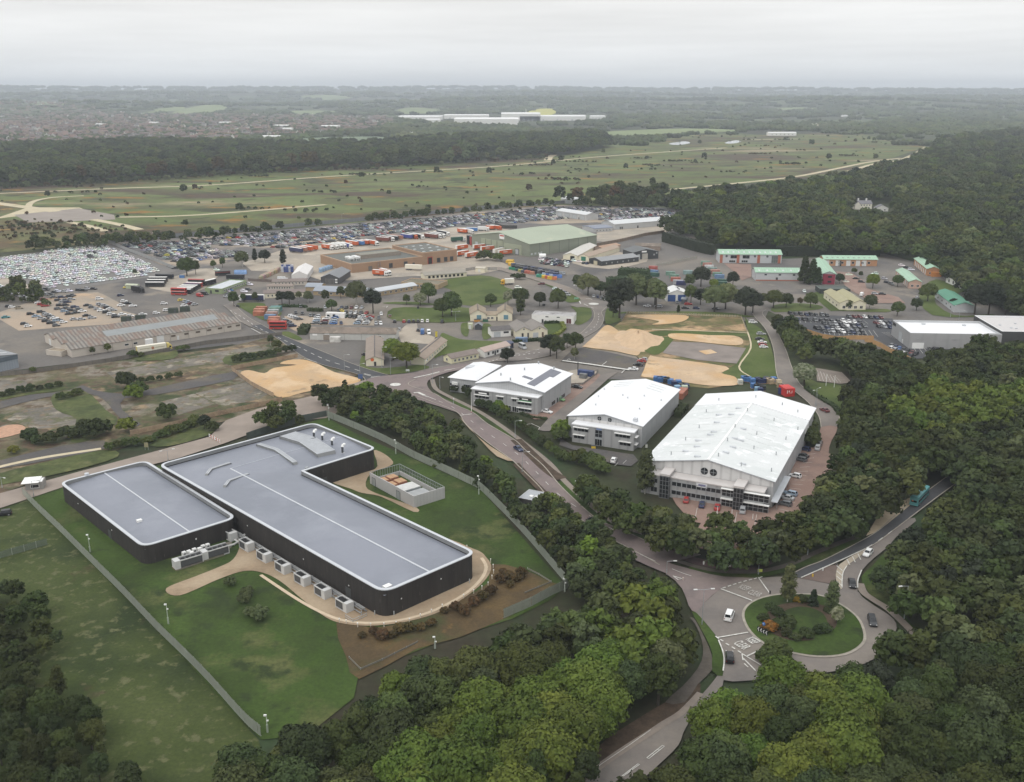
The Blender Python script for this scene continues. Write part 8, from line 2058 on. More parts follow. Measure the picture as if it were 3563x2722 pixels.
PROT={'broad':[crown('crown',10+k,4.7,1.,10.2,30,150,.3)for k in RG(4)],'tall':[crown('crown',20+k,3.5,.8,11.5,26,130,.28)for k in RG(3)],'slim':[crown('crown',30+k,2.3,1.8,10.5,18,95,.28,'column')for k in RG(3)],'cone':[crown('crown',40+k,2.6,.8,10.5,26,80,.32,'cone')for k in RG(2)],'bush':[crown('crown',50+k,1.7,.1,2.6,12,80,.24)for k in RG(3)],'pinetop':[crown('crown',60+k,4.2,1.3,10.5,24,120,.3,flat=.7)for k in RG(2)]}
FAR={'broad':[crown('far_crown',110+k,4.6,1.5,10.,15,34,.62)for k in RG(4)],'tall':[crown('far_crown',120+k,3.4,1.2,11.,13,34,.58)for k in RG(2)],'cone':[crown('far_crown',130,2.7,.5,10.5,16,26,.55,'cone')],'bush':[crown('far_crown',140+k,1.8,0,2.6,8,24,.42)for k in RG(2)]}
TRK={'broad':trunk_mesh(5.2,.34,6,1),'tall':trunk_mesh(6.,.26,5,2),'slim':trunk_mesh(6.,.15,3,3),'cone':trunk_mesh(6,.18,0,4),'pinetop':trunk_mesh(7.2,.3,6,5)}
NAMEK={'oak':'oak_tree','deep':'broadleaf_tree','green':'broadleaf_tree','dark':'broadleaf_tree','birch':'birch_tree','pine':'pine_tree','pale':'willow_tree','lime':'broadleaf_tree','blossom':'flowering_tree'}
COLW={'oak':'bright yellow green oak','green':'mid green leafy tree','dark':'dark green leafy tree','deep':'deep green shady tree','birch':'grey green birch','pine':'near black pine','pale':'pale sage green tree','lime':'fresh lime green tree','blossom':'tree with pale blossom','gorse':'orange flowering gorse bush','rust':'rusty brown shrub','hedge':'dark green shrub'}
def setmat(o,m):
 o.material_slots[0].link='OBJECT';o.material_slots[0].material=m
def tree(x,y,s,form,hue,label,group=None,rz=None,white=False,z=.05):
 rz=RU(0,6.28)if rz is None else rz
 if form=='bush':
  o=obj('gorse_bush' if hue=='gorse' else 'shrub',RC(PROT['bush']),None,(x,y,z),rz)
  o.scale=(s,s,s*RU(.85,1.1));setmat(o,LEAF[hue])
  return tag(o,label,'shrub',group)
 r=Tg(NAMEK.get(hue,'broadleaf_tree'),label,'tree',(x,y,z),rz,group)
 r.scale=(s,s,s*RU(.9,1.1))
 o=obj('crown',RC(PROT[form]),r);setmat(o,LEAF[hue])
 t=obj('trunk',TRK[form],r)
 if white:setmat(t,BIRCHBARK)
 return r
# -- single trees one can tell apart
random.seed(31)
def T(v,p,px_h,form,hue,label,group=None,white=False):
 """p: foot of the trunk in the view; px_h: y of the crown top in the same view"""
 q=at(v,*p)
 ty=(VIEWS[v][1]+px_h*VIEWS[v][2]*S9)/1.6203
 H=min((abs(to_px((q.x,q.y,z/4))[1]-ty),z/4)for z in RG(6,110))[1]
 base={'broad':10.2,'tall':11.5,'slim':10.5,'cone':10.5,'bush':2.6,'pinetop':10.5}[form]
 return tree(q.x,q.y,H/base*1.13,form,hue,label,group,None,white)
for a in(('J',(1560,560),370,'broad','lime','left of the two big round green trees between the huts'),('J',(1690,640),395,'broad','lime','right of the two big round green trees between the huts'),('E',(1370,665),455,'pinetop','pine','tall near black conifer beside the lot exit'),('E',(2035,700),545,'broad','green','left round tree on the upper lawn'),('E',(2120,690),490,'broad','green','right round tree on the upper lawn'),('E',(1820,590),470,'broad','blossom','blossoming chestnut beside the round turning path'),('E',(1900,560),405,'broad','green','chestnut behind the blossoming one'),('E',(1690,580),480,'tall','green','smaller tree left of the blossoming chestnut'),('E',(1210,585),395,'broad','birch','pale green tree beside the near black conifer'),('E',(1060,520),405,'tall','green','garden tree in front of the curved roof office'),('E',(915,570),455,'tall','birch','light green garden tree in the middle'),('E',(975,640),535,'broad','green','round tree behind the portable office'),('E',(750,560),470,'broad','birch','low light tree left of the lamp'),('E',(660,540),450,'tall','birch','slim light tree right of the dark pines'),('E',(500,580),450,'pinetop','pine','left of the pair of dark garden pines'),('E',(570,580),455,'pinetop','pine','right of the pair of dark garden pines'),('E',(40,600),455,'tall','green','roadside tree left of the navy lorry'),('E',(130,555),470,'tall','green','roadside tree in front of the navy lorry'),('E',(240,555),470,'tall','green','roadside tree at the end of the navy lorry'),('E',(120,215),85,'broad','birch','spreading tree above the coach yard'),('E',(335,180),60,'pinetop','pine','dark round pine behind the pallet yard'),('E',(510,200),65,'slim','pine','tall dark narrow tree right of the pallet yard pine'),('E',(240,170),60,'slim','pine','narrow dark tree beside the spreading one'),('D',(1590,395),245,'broad','green','round tree beside the coach yard entrance'),('D',(1665,380),270,'tall','green','second tree beside the coach yard entrance'),('D',(1150,390),335,'tall','birch','small tree at the corner of the white car compound'),('i',(190,250),115,'tall','green','left tree above the white van in the coach yard'),('i',(330,230),90,'tall','green','second tree above the white van in the coach yard'),('F',(570,1150),1040,'broad','green','small round tree behind the twin bungalow'),('F',(735,1140),1005,'tall','blossom','blossoming tree right of the lawn'),('F',(850,1130),970,'broad','dark','big dark tree beside the blossoming one'),('F',(855,1230),1040,'slim','dark','tall narrow tree above the twin workshop'),('F',(1038,1145),1030,'broad','dark','small umbrella shaped tree on the tarmac edge'),('F',(1215,1165),1010,'broad','green','large round green tree by the lane'),('F',(1500,1040),840,'broad','pale','pale leafy tree at the scrap yard corner'),('F',(1400,1000),850,'tall','birch','slender tree left of the pale leafy one'),('F',(1620,1040),920,'broad','dark','dark tree right of the pale leafy one'),('F',(1800,1260),930,'pinetop','pine','tall dark pine by the far mini roundabout'),('F',(1740,1250),1010,'slim','dark','dark ivy clad tree by the far mini roundabout'),('F',(1960,1130),870,'broad','pale','large pale tree along the upper road'),('F',(2140,1140),900,'broad','pale','second large pale tree along the upper road'),('h',(235,860),350,'tall','pale','pale willow in front of the white garage'),('h',(1090,430),55,'pinetop','pine','wide dark pine above the storage containers'),('h',(1700,450),190,'pinetop','pine','round dark tree beside the green container'),('h',(1330,460),290,'broad','lime','bright green bush tree left of the dark round tree'),('h',(870,480),180,'tall','birch','thin grey tree left of the wide dark pine'),('h',(900,760),400,'tall','green','dark leafy tree right of the blue shutters'),('h',(1080,780),470,'pinetop','pine','second dark tree right of the blue shutters'),('h',(1350,910),440,'broad','pale','left pale green tree along the upper road'),('h',(1560,860),430,'broad','pale','right pale green tree along the upper road'),('h',(1940,980),460,'pinetop','pine','largest near black pine at the upper road corner'),('h',(2080,940),520,'pinetop','pine','second near black pine at the upper road corner'),('h',(660,940),800,'slim','dark','small dark conical shrub by the upper road'),('G',(1540,860),680,'broad','green','broad green tree by the upper road bend'),('G',(1680,850),700,'broad','dark','low dark tree right of the broad green one'),('G',(1945,855),715,'broad','green','round green tree at the upper road junction'),('G',(1420,830),700,'tall','birch','thin tree behind the broad green one'),('G',(1830,830),740,'tall','rust','dark red hedge tree at the upper road junction'),('H',(680,590),465,'broad','lime','light green court tree at the pink paving'),('H',(930,570),460,'broad','green','tree half hiding the pink brick unit'),('H',(495,440),385,'broad','green','small court tree by the orange terrace'),('H',(350,540),450,'broad','dark','dark shrub tree beside the crimson wall'),('H',(560,480),415,'tall','birch','light tree in the middle of the court'),('H',(430,800),710,'broad','dark','low round tree in front of the olive roofed hall'),('H',(650,800),670,'broad','birch','light tree right of the olive roofed hall'),('H',(925,870),740,'broad','green','round street tree behind the dealer cars'),('H',(1118,810),700,'broad','dark','round dark street tree by the green shed'),('H',(1230,720),555,'broad','green','large round tree hiding the dark green shed'),('H',(1490,790),690,'pinetop','pine','small pine in front of the dark green shed'),('H',(1700,850),570,'pinetop','pine','broad black cedar at the right edge'),('H',(1840,860),590,'pinetop','pine','second black cedar at the right edge'),('H',(2010,860),660,'pinetop','pine','third black cedar at the right edge'),('H',(1215,430),330,'slim','dark','narrow dark tree before the orange end wall'),('H',(1390,460),350,'tall','dark','dark tree left of the brown shop'),('H',(-10,540),320,'cone','dark','left dark conifer before the green diagonal roof'),('H',(70,540),330,'cone','dark','middle dark conifer before the green diagonal roof'),('H',(130,550),400,'cone','dark','right dark conifer before the green diagonal roof'),('K',(730,860),735,'broad','pine','round dark tree in front of the first warehouse annex'),('K',(1140,800),590,'pinetop','pine','tall black conifer at the estate road corner'),('K',(1200,820),640,'pinetop','dark','second dark conifer at the estate road corner'),('K',(1300,720),570,'tall','dark','leafy tree above the dark car park'),('K',(1380,740),600,'broad','green','rounder tree above the dark car park'),('K',(1370,830),715,'tall','birch','young light tree on the car park island'),('K',(1255,470),430,'bush','blossom','blossom shrub at the white hall corner'),('I',(1075,365),250,'bush','dark','round dark bush tree in the middle of the brownfield'),('I',(1140,480),370,'bush','lime','bright bush beside the round brownfield tree'),('I',(1190,430),335,'bush','green','grey green bush right of the round brownfield tree'),('I',(800,790),650,'bush','dark','dark bush tree near the lower track'),('I',(1085,740),630,'bush','lime','lime green bush at the hoarding corner'),('I',(1420,640),530,'bush','green','green bush at the slab corner'),('I',(430,850),750,'bush','dark','dark bush left of the yellow flowers'),('I',(1740,720),605,'pinetop','pine','dark conifer beside the barrier gate'),('I',(1810,735),660,'bush','dark','dark shrub right of the conifer at the barrier gate'),('I',(790,90),20,'tall','birch','small tree in front of the striped shed, left one'),('I',(920,70),-10,'tall','green','small tree in front of the striped shed, right one'),('J',(390,420),330,'tall','birch','tree beside the black road above the weeds'),('J',(450,450),385,'bush','green','bush beside the black road above the weeds'),('M',(1105,780),670,'bush','lime','lime bush by the second warehouse corner'),('N',(1640,250),45,'broad','blossom','large blossoming chestnut by the right hand road'),('U',(1185,665),430,'slim','birch','slim birch at the top of the roundabout island'),('U',(1520,720),510,'slim','birch','taller birch at the right of the roundabout island'),('U',(1380,690),560,'cone','pine','dark conifer on the roundabout island'),('U',(1560,830),700,'tall','blossom','white blossoming shrub on the roundabout island'),('U',(1050,880),800,'bush','gorse','orange gorse bush beside the chevron board'),('U',(1265,660),625,'bush','gorse','yellow gorse at the top of the roundabout island'),('U',(1180,860),770,'bush','dark','dark shrub behind the chevron board'),('N',(120,1290),950,'slim','birch','tall birch at the left corner of the largest warehouse')):
 v,p,top,form,hue,lab=a
 T(v,p,top,form,hue,lab,None,white=(hue=='birch'))
for k,(x,y,t)in EN(((1068,720,560),(1155,762,590),(1222,850,640),(1303,888,640),(1378,928,705),(1480,900,690),(820,520,380),(770,470,360))):
 T('T',(x,y),t,'slim','birch','white stemmed birch beside the footway, %s in the line'%ORD[k],'birches along the footway',True)
def Sb(v,pts,hue,where,group,s=(1.,1.6)):
 for k,(x,y)in EN(pts):
  q=at(v,x,y)
  tree(q.x,q.y,RU(*s),'bush',hue,'%s %s, %s from the left'%(COLW.get(hue,'green shrub')if hue in('gorse','rust')else hue.replace('birch','grey green').replace('pine','near black')+' shrub',where,(ORD+['later one'])[min(k,15)]),group)
Sb('I',[(260,820),(320,850),(560,800),(640,800),(720,740),(850,730),(900,760)],'dark','in the brownfield thicket','brownfield thicket shrubs',(1.2,2.));Sb('I',[(120,930),(620,795),(670,780)],'yellow','flowering bright in the brownfield','yellow shrubs',(.8,1.3))
Sb('I',[(1290,830),(1340,800),(1400,790),(1450,770),(1500,750),(1550,740),(1600,710),(1640,700),(1660,670),(1250,850),(930,900),(1000,880),(1060,870),(1150,860)],'green','along the access road fence','access road shrubs',(.9,1.5));Sb('I',[(90,430),(180,410),(260,400),(340,385),(420,375),(500,360),(20,445)],'dark','in the brownfield hedge line','brownfield hedge shrubs',(.9,1.3));Sb('I',[(1200,330),(1280,320),(1360,305),(1440,295),(1520,280)],'dark','in the long bramble bank','bramble bank shrubs',(.9,1.3));Sb('I',[(280,240),(1130,110),(1200,105),(1530,55),(1580,50),(520,470),(600,450),(660,430)],'green','dotted over the brownfield','dotted brownfield shrubs',(.9,1.5))
Sb('J',[(60,590),(140,570),(220,560),(300,545),(380,530),(460,510),(540,490),(600,480)],'dark','in the overgrown strip beside the black road','overgrown strip shrubs',(1.,1.5))
Sb('M',[(250,370),(200,400),(300,420),(420,530),(480,560),(540,590),(600,620),(650,660),(700,690),(760,720),(820,760),(860,790),(900,830),(950,860),(330,455)],'dark','in the hedge below the first warehouse','warehouse hedge shrubs',(1.,1.6));Sb('M',[(570,560),(620,580)],'lime','bright by the first warehouse door','lime shrubs at the first warehouse',(1.2,1.5));Sb('M',[(1000,900),(1050,940),(1110,980),(1180,1000),(1260,1010),(1330,1030),(1400,1060),(1450,1100),(1100,820),(1130,780)],'green','below the second warehouse apron','apron shrubs',(1.2,2.))
Sb('N',[(1650,640),(1690,700),(1660,760),(1720,780),(1640,800),(1700,830)],'green','beside the largest warehouse wall','warehouse side shrubs',(1.6,2.2));Sb('U',[(1060,720),(1110,760),(1120,860),(1180,920),(1250,950),(1330,930),(1000,800),(1420,900),(1470,890),(1500,740),(1300,660)],'dark','in the ring bed of the roundabout island','island ring shrubs',(.7,1.1))
Sb('U',[(840,330),(880,300),(900,350),(940,320),(980,370)],'gorse','in the bed above the roundabout','gorse above the roundabout',(1.,1.5));Sb('S',[(720,640),(800,620),(860,650),(930,640),(980,610),(1050,600),(1130,590),(1200,560),(1290,470),(1370,450),(1430,480)],'rust','on the lower part of the brown bank','lower bank shrubs',(.6,1.));Sb('S',[(1700,200),(1740,230),(1790,250),(1830,220),(1680,260),(1750,290),(1620,340),(1560,380),(1500,420)],'rust','on the upper part of the brown bank','upper bank shrubs',(.6,1.));Sb('R',[(1700,400),(1740,490),(1810,510),(1600,280),(1720,350)],'birch','on the mown grass before the chillers','shrubs on the mown grass',(.7,1.3))
Sb('F',[(480,710),(530,700),(590,705),(640,715)],'green','at the hangar yard corner','hangar yard corner shrubs',(2.,2.8));Sb('F',[(790,880),(830,885),(870,890)],'dark','in the clipped mound on the tarmac','clipped mound shrubs',(1.3,1.6));Sb('V',[(1700,470),(1760,430)],'green','at the edge of the roundabout road','shrubs at the roundabout road',(1.6,2.))
def Hg(label,P,wd,h,hue,dens=2.2):
 P=[V3((p[0],p[1],0))for p in P]
 g=np.random.default_rng(len(label))
 V,F,n=[],[],0
 o0=P[0]
 for a,c in zip(P,P[1:]):
  d=c-a;L=d.length;d.normalize();nn=V3((-d.y,d.x,0))
  q=[a-o0-nn*wd*.42,c-o0-nn*wd*.42,c-o0+nn*wd*.42,a-o0+nn*wd*.42]
  V+=[(k.x,k.y,z)for z in(0,h*.93)for k in q]
  F+=[tuple(n+i for i in f)for f in((0,1,5,4),(1,2,6,5),(2,3,7,6),(3,0,4,7),(4,5,6,7))];n+=8
  for k in RG(int(L*(wd+2*h)*dens)):
   t=g.uniform(0,L);s_=g.uniform(-(wd/2+h),wd/2+h)
   if abs(s_)<wd/2:p=a-o0+d*t+nn*s_+V3((0,0,h));m=V3((0,0,1))
   else:sg=1 if s_>0 else-1;p=a-o0+d*t+nn*sg*wd/2+V3((0,0,h-(abs(s_)-wd/2)));m=nn*sg
   p+=V3(g.normal(size=3)*.12);m=(m+V3(g.normal(size=3))*.5).normalized()
   t1=m.cross(V3(g.normal(size=3))).normalized()*g.uniform(.25,.5);t2=m.cross(t1)
   V+=[tuple(p-t1),tuple(p-t2),tuple(p+t1),tuple(p+t2)];F.append((n,n+1,n+2,n+3));n+=4
 me=BD.meshes.new('hedge');me.from_pydata(V,[],F);me.materials.append(LEAF[hue])
 return tag(obj('hedge',me,None,o0),label,'hedge')
Hg('tall dark clipped hedge screen behind the upper storage yard',G2('G',[(340,130),(520,180),(700,235),(880,275)]),4,8.5,'pine',.8);Hg('tall dark clipped hedge behind the long green terrace',G2('G',[(1560,285),(1800,288),(2300,290),(2700,290)]),4,8.,'pine',.8)
Hg('big clipped dark hedge with bright top, rear one by the containers',G2('F',[(1800,880),(2080,900)]),9,7.5,'hedge',1.2);Hg('big clipped dark hedge with bright top, front one by the containers',G2('F',[(1690,980),(2090,950)]),7,7.5,'hedge',1.2)
Hg('yellow green hedge bending round the small lawn',G2('K',[(1170,612),(1225,590),(1275,545),(1245,478)]),1.8,1.5,'yellow');Hg('dark hedge behind the small lawn',G2('K',[(1080,490),(1240,482)]),1.6,1.6,'hedge');Hg('dark hedge in front of the silver minibus',G2('K',[(780,668),(900,660),(1050,650)]),1.6,1.6,'hedge');Hg('low hedge behind the lot with the dark pines',G2('E',[(470,600),(700,605),(730,610)]),2,1.4,'hedge');Hg('clipped hedge right of the dark pines',G2('E',[(740,640),(890,645)]),2.4,1.8,'hedge')
Hg('bushy hedge at the end of the long grey workshop',G2('E',[(690,870),(735,810)]),5,3.,'hedge');Hg('low hedge along the red paving below the first warehouse',G2('M',[(760,590),(860,625),(990,640)]),1.2,.9,'hedge');Hg('dark hedge strip between the second and third warehouses',G2('N',[(430,560),(500,470)]),3,2.4,'hedge');Hg('dark hedge along the bend of the right hand road',G2('X',[(400,600),(480,660),(600,730),(640,790)]),2.,1.2,'hedge')
# -- woods
ZONES=[]
def zone(name,label,pts,hues,forms,sp,sc_=(.85,1.25),zc=6.,near=True):
 poly=[at('Z',x,y,zc)for x,y in pts]
 ZONES.append((name,label,poly,hues,forms,sp,sc_,near))
RGT=[(1790,905),(1812,850),(1770,800),(1745,745),(1700,715),(1655,690),(1660,678),(1725,690),(1735,730),(1840,745),(1905,755),(1960,778),(2040,752),(2100,735),(2250,725),(2600,720),(2600,1780),(2260,1780),(1230,1780),(1330,1700),(1400,1650),(1450,1585),(1472,1520),(1550,1455),(1640,1440),(1720,1430),(1850,1405),(1905,1350),(1960,1350),(1910,1290),(1850,1235),(1885,1175),(1960,1110),(2050,1030),(2035,1000),(1960,1045),(1900,1105),(1850,1130),(1740,1165),(1690,1140),(1720,1070),(1770,1000)]
zone('right','right hand wood',RGT,(['deep','dark','birch','green','pine'],[8,4,.8,1.5,.4]),(['broad','tall'],[6,3]),6.6,(.8,1.25),8.)
zone('front','front wood',[(1478,1325),(1462,1285),(1400,1270),(1280,1270),(1200,1300),(1080,1340),(960,1412),(790,1470),(690,1540),(600,1575),(430,1655),(340,1760),(1200,1760),(1260,1660),(1330,1600),(1440,1500),(1490,1470),(1500,1400)],(['deep','dark','birch','green','oak'],[6,4,1.5,2,1]),(['broad','tall','slim'],[6,3,1]),6.2,(.75,1.15),8.)
zone('strip','fence belt',[(665,852),(760,832),(850,850),(930,880),(985,928),(1012,972),(1055,1008),(1095,1038),(1100,1072),(1190,1080),(1250,1115),(1312,1168),(1390,1230),(1450,1278),(1480,1325),(1380,1295),(1240,1285),(1190,1205),(1125,1130),(1075,1075),(1045,1040),(960,998),(850,940),(740,895)],(['green','dark','birch','lime'],[6,5,2,.6]),(['tall','slim','cone','broad'],[4,4,1.5,2]),4.6,(.5,.85),3.)
zone('park','warehouse trees',[(1215,985),(1300,1030),(1400,1078),(1480,1100),(1600,1112),(1690,1112),(1730,1070),(1785,1000),(1840,1040),(1850,1115),(1760,1170),(1650,1195),(1560,1200),(1470,1172),(1380,1138),(1290,1090),(1235,1035)],(['green','deep','dark','birch'],[3,4,4,1]),(['broad','tall'],[6,2]),6.4,(.75,1.05),8.)
zone('left','lower left thicket',[(-120,1265),(30,1262),(75,1290),(120,1350),(140,1400),(60,1430),(130,1470),(180,1530),(240,1580),(270,1640),(360,1690),(430,1740),(-120,1760)],(['deep','birch','dark'],[6,1.2,3]),(['tall','broad','slim'],[4,3,2]),4.8,(.42,.72),3.)
zone('corner','access road clump',[(545,915),(580,890),(615,870),(640,885),(655,910),(600,922)],(['green','dark'],[5,3]),(['tall','broad'],[4,3]),5,(.55,.8),3.)
zone('verge','roadside trees',[(1665,685),(1725,700),(1745,745),(1800,790),(1770,800),(1730,775),(1700,745)],(['green','dark'],[5,2]),(['broad'],[1]),8.,(.8,1.05))
zone('bendwood','dealer fence trees',[(1740,738),(1830,740),(1900,762),(1965,785),(1990,805),(1950,830),(1860,800),(1800,808),(1762,785)],(['dark','green','pine'],[5,2,1]),(['broad','tall'],[3,2]),7.,(.85,1.15))
OAKS=[[at('Z',x,y,6)for x,y in P]for P in([(1330,1310),(1440,1290),(1490,1370),(1430,1420),(1320,1400)],[(880,1590),(1000,1490),(1200,1460),(1290,1380),(1370,1380),(1400,1520),(1250,1680),(1100,1740),(760,1760)],[(1460,1540),(1600,1460),(1800,1440),(1900,1500),(1880,1620),(1760,1690),(1560,1640)],[(1880,880),(2010,840),(2199,830),(2199,900),(1990,950)])]
DARKZ=[at('Z',x,y,6)for x,y in[(1900,1440),(2040,1340),(2300,1280),(2300,1740),(1850,1740)]]
TREES=[]
random.seed(77)
KEEPOUT=[G2('V',[(1330,500),(1000,850),(880,1090),(560,1380),(120,1450),(460,1160),(1000,790),(1130,560)]),G2('X',[(400,440),(680,470),(760,570),(680,720),(400,560)]),G2('T',[(200,560),(330,480),(460,560),(430,640),(230,620)])]
for name,label,poly,(hs,hw),(fs,fw),sp,sc_,near in ZONES:
 x0,x1=min(p.x for p in poly),max(p.x for p in poly);y0,y1=min(p.y for p in poly),max(p.y for p in poly)
 y=y0
 row=0
 while y<y1:
  x=x0+(row%2)*sp/2
  while x<x1:
   qx,qy=x+RU(-.34,.34)*sp,y+RU(-.34,.34)*sp
   mg={'right':3.,'front':1.,'park':1.}.get(name,.6)
   if Is(qx,qy,poly)and all(Is(qx+a_*mg,qy+b_*mg,poly)for a_,b_ in((1,0),(-1,0),(0,1),(0,-1)))and not any(Is(qx,qy,k)for k in KEEPOUT):
    px=to_px((qx,qy,6))
    if-150<px[0]<2350 and px[1]<1850:
     hue=RCS(hs,hw)[0];form=RCS(fs,fw)[0];s_=RU(*sc_)
     if name in('front','right','strip')and any(Is(qx,qy,k)for k in OAKS):
      if random.random()<.8:hue,form,s_='oak','broad',s_*1.12
     elif name=='right' and Is(qx,qy,DARKZ):hue=RCS(['deep','dark','birch'],[7,1.5,.8])[0]
     if hue=='pine':form='pinetop'
     if hue=='birch' and form=='broad':form='tall'
     TREES.append((qx,qy,s_,form,hue,label,px))
   x+=sp
  y+=sp*.87
  row+=1
print('wood trees',len(TREES))
TREES.sort(key=lambda t:t[6][2])
used=sum(1 for o in sc.objects if o.get('category')=='tree')
near_n=max(120,300-used)
vis=[t for t in TREES if-60<t[6][0]<2260 and t[6][1]<1740]
IT=vis[:near_n]
ids=set(id(t)for t in IT)
rest=[t for t in TREES if id(t)not in ids]
byz={}
for t in IT:byz.setdefault(t[5],[]).append(t)
for label,L in byz.items():
 nrow=max(1,round(len(L)/14))
 L.sort(key=lambda t:-t[6][1])
 for r_ in RG(nrow):
  sub=sorted(L[r_*len(L)//nrow:(r_+1)*len(L)//nrow],key=lambda t:t[6][0])
  for k,t in EN(sub):
   lab='%s, %s from left in %s row of the %s'%(COLW[t[4]],(ORD+['sixteenth','seventeenth'])[min(k,16)],(ORD+['hindmost'])[min(r_,15)],label)if nrow>1 else '%s, %s from the left among the %s'%(COLW[t[4]],ORD[min(k,14)],label)
   tree(t[0],t[1],t[2],t[3],t[4],' '.join(lab.split()[:22]),label,white=(t[4]=='birch'))
PR=BD.collections.new('tree_prototypes')
PK={}
def addp(key,me,hue):
 o=BD.objects.new('woodland_tree_%02d'%len(PK),me);PR.objects.link(o);setmat(o,LEAF[hue]);PK.setdefault(key,[]).append(len(PR.objects)-1)
allp=[]
for hue in('green','dark','deep','oak','birch','pine','pale','lime','rust'):
 for form in('broad','tall','cone','bush'):
  for k,me in EN(FAR[form][:2 if hue in('green','dark','deep')else 1]):
   allp.append((hue,form,me))
for hue,form,me in allp:
 o=BD.objects.new('woodland_tree_%03d'%len(PR.objects),me);PR.objects.link(o);setmat(o,LEAF[hue])
 PK.setdefault((hue,form),[]).append(len(PR.objects)-1)
def scatter(name,label,pts,cat='trees',coll=None):
 me=BD.meshes.new(name)
 me.from_pydata([p[:3]for p in pts],[],[])
 for an,ty,k in(('size','FLOAT',3),('turn','FLOAT',4),('which','INT',5)):
  a=me.attributes.new(an,ty,'POINT');a.data.foreach_set('value',[p[k]for p in pts])
 o=obj(name,me)
 g=BD.node_groups.new(name,'GeometryNodeTree')
 g.interface.new_socket('Geometry',in_out='INPUT',socket_type='NodeSocketGeometry');g.interface.new_socket('Geometry',in_out='OUTPUT',socket_type='NodeSocketGeometry')
 n=g.nodes.new;i,q=n('NodeGroupInput'),n('NodeGroupOutput')
 ip,ci=n('GeometryNodeInstanceOnPoints'),n('GeometryNodeCollectionInfo')
 ci.inputs['Collection'].default_value=coll or PR;ci.inputs['Separate Children'].default_value=True;ci.inputs['Reset Children'].default_value=True
 ip.inputs['Pick Instance'].default_value=True
 def attr(nm,ty):
  a=n('GeometryNodeInputNamedAttribute');a.data_type=ty;a.inputs['Name'].default_value=nm;return a.outputs['Attribute']
 cx_=n('ShaderNodeCombineXYZ');g.links.new(attr('turn','FLOAT'),cx_.inputs['Z'])
 g.links.new(i.outputs[0],ip.inputs['Points']);g.links.new(ci.outputs[0],ip.inputs['Instance']);g.links.new(attr('which','INT'),ip.inputs['Instance Index'])
 g.links.new(cx_.outputs[0],ip.inputs['Rotation']);g.links.new(attr('size','FLOAT'),ip.inputs['Scale'])
 g.links.new(ip.outputs[0],q.inputs[0])
 m=o.modifiers.new('scatter','NODES');m.node_group=g
 return tag(o,label,cat,kind='stuff')
MAPF={'broad':'broad','tall':'tall','slim':'tall','cone':'cone','pinetop':'broad','bush':'bush'}
def pt(x,y,z,s_,form,hue):
 ks=PK.get((hue,MAPF[form]))or PK[('green',MAPF[form])]
 return(x,y,z,s_,RU(0,6.28),RC(ks))
WP=[pt(t[0],t[1],0,t[2],t[3],t[4])for t in rest]
def wood(pts_px,sp0,hues,forms,sc_=(.8,1.25),zc=5.,dens=1.,out=None,grow=True):
 """denser near, wider spaced and larger far away"""
 poly=[at('Z',x,y,zc)for x,y in pts_px]if not hasattr(pts_px[0],'x')else pts_px
 x0,x1=min(p.x for p in poly),max(p.x for p in poly);y0,y1=min(p.y for p in poly),max(p.y for p in poly)
 y=y0
 while y<y1:
  k=1+(max(0,y-500)/1400 if grow else 0)
  sp=sp0*k
  x=x0+RU(0,sp)
  while x<x1:
   qx,qy=x+RU(-.4,.4)*sp,y+RU(-.4,.4)*sp
   if random.random()<dens and Is(qx,qy,poly)and abs(qx)<qy*.62+60:
    hue=RCS(*hues)[0];form=RCS(*forms)[0]
    (out if out is not None else WP).append(pt(qx,qy,hills(qx,qy),RU(*sc_)*k**.75,form,hue))
   x+=sp
  y+=sp*.87
MIXH=(['green','dark','birch','oak','pine','pale'],[6,6,1.5,1.6,.8,.35]);MIXF=(['broad','tall'],[7,3])
random.seed(91)
FW=[(1390,444),(1440,436),(1500,424),(1620,414),(1720,402),(1800,392),(1870,376),(1950,352),(2010,334),(2000,316),(2100,300),(2330,280),(2700,300),(2800,700),(2400,720),(2240,690),(2140,655),(2085,625),(2020,575),(1960,548),(1890,540),(1720,538),(1690,528),(1560,528),(1520,518),(1440,502),(1425,490),(1470,474),(1555,470),(1440,452)]
wood(FW,9.4,MIXH,MIXF,(.95,1.6),5)
GAPS=[at('Z',x,y)for x,y in((1830,452),(1905,452),(1905,440),(1830,440))]
wood([(-260,336),(0,320),(120,318),(300,312),(600,318),(830,312),(1000,300),(1130,300),(1260,292),(1290,296),(1310,312),(1210,330),(1000,340),(850,350),(700,356),(480,368),(300,378),(0,392),(-260,400)],8.2,(['green','dark','birch','oak','pine'],[6,6,1,1.5,.8]),MIXF,(.9,1.5),5)
wood([(-300,402),(0,395),(300,381),(620,362),(850,352),(1180,334),(1160,340),(850,358),(620,369),(300,388),(0,404),(-300,412)],7.5,(['birch','pale','rust','dark'],[3,1.2,2,2]),(['bush','tall'],[4,1]),(1.,2.),2)
wood([(330,512),(500,500),(640,490),(900,464),(1180,438),(1330,432),(1400,436),(1330,442),(1210,437),(1180,441),(900,468),(640,492),(480,508),(330,520),(200,528),(60,536),(60,526),(180,516)],6.,(['green','dark','birch'],[4,4,2]),(['tall','bush','broad'],[4,2,1]),(.55,.95),3)
wood([(1180,438),(1340,420),(1440,424),(1400,445),(1240,437)],7,(['dark','birch','rust','green'],[3,2,1,3]),(['bush','tall'],[3,2]),(.9,1.7),2)
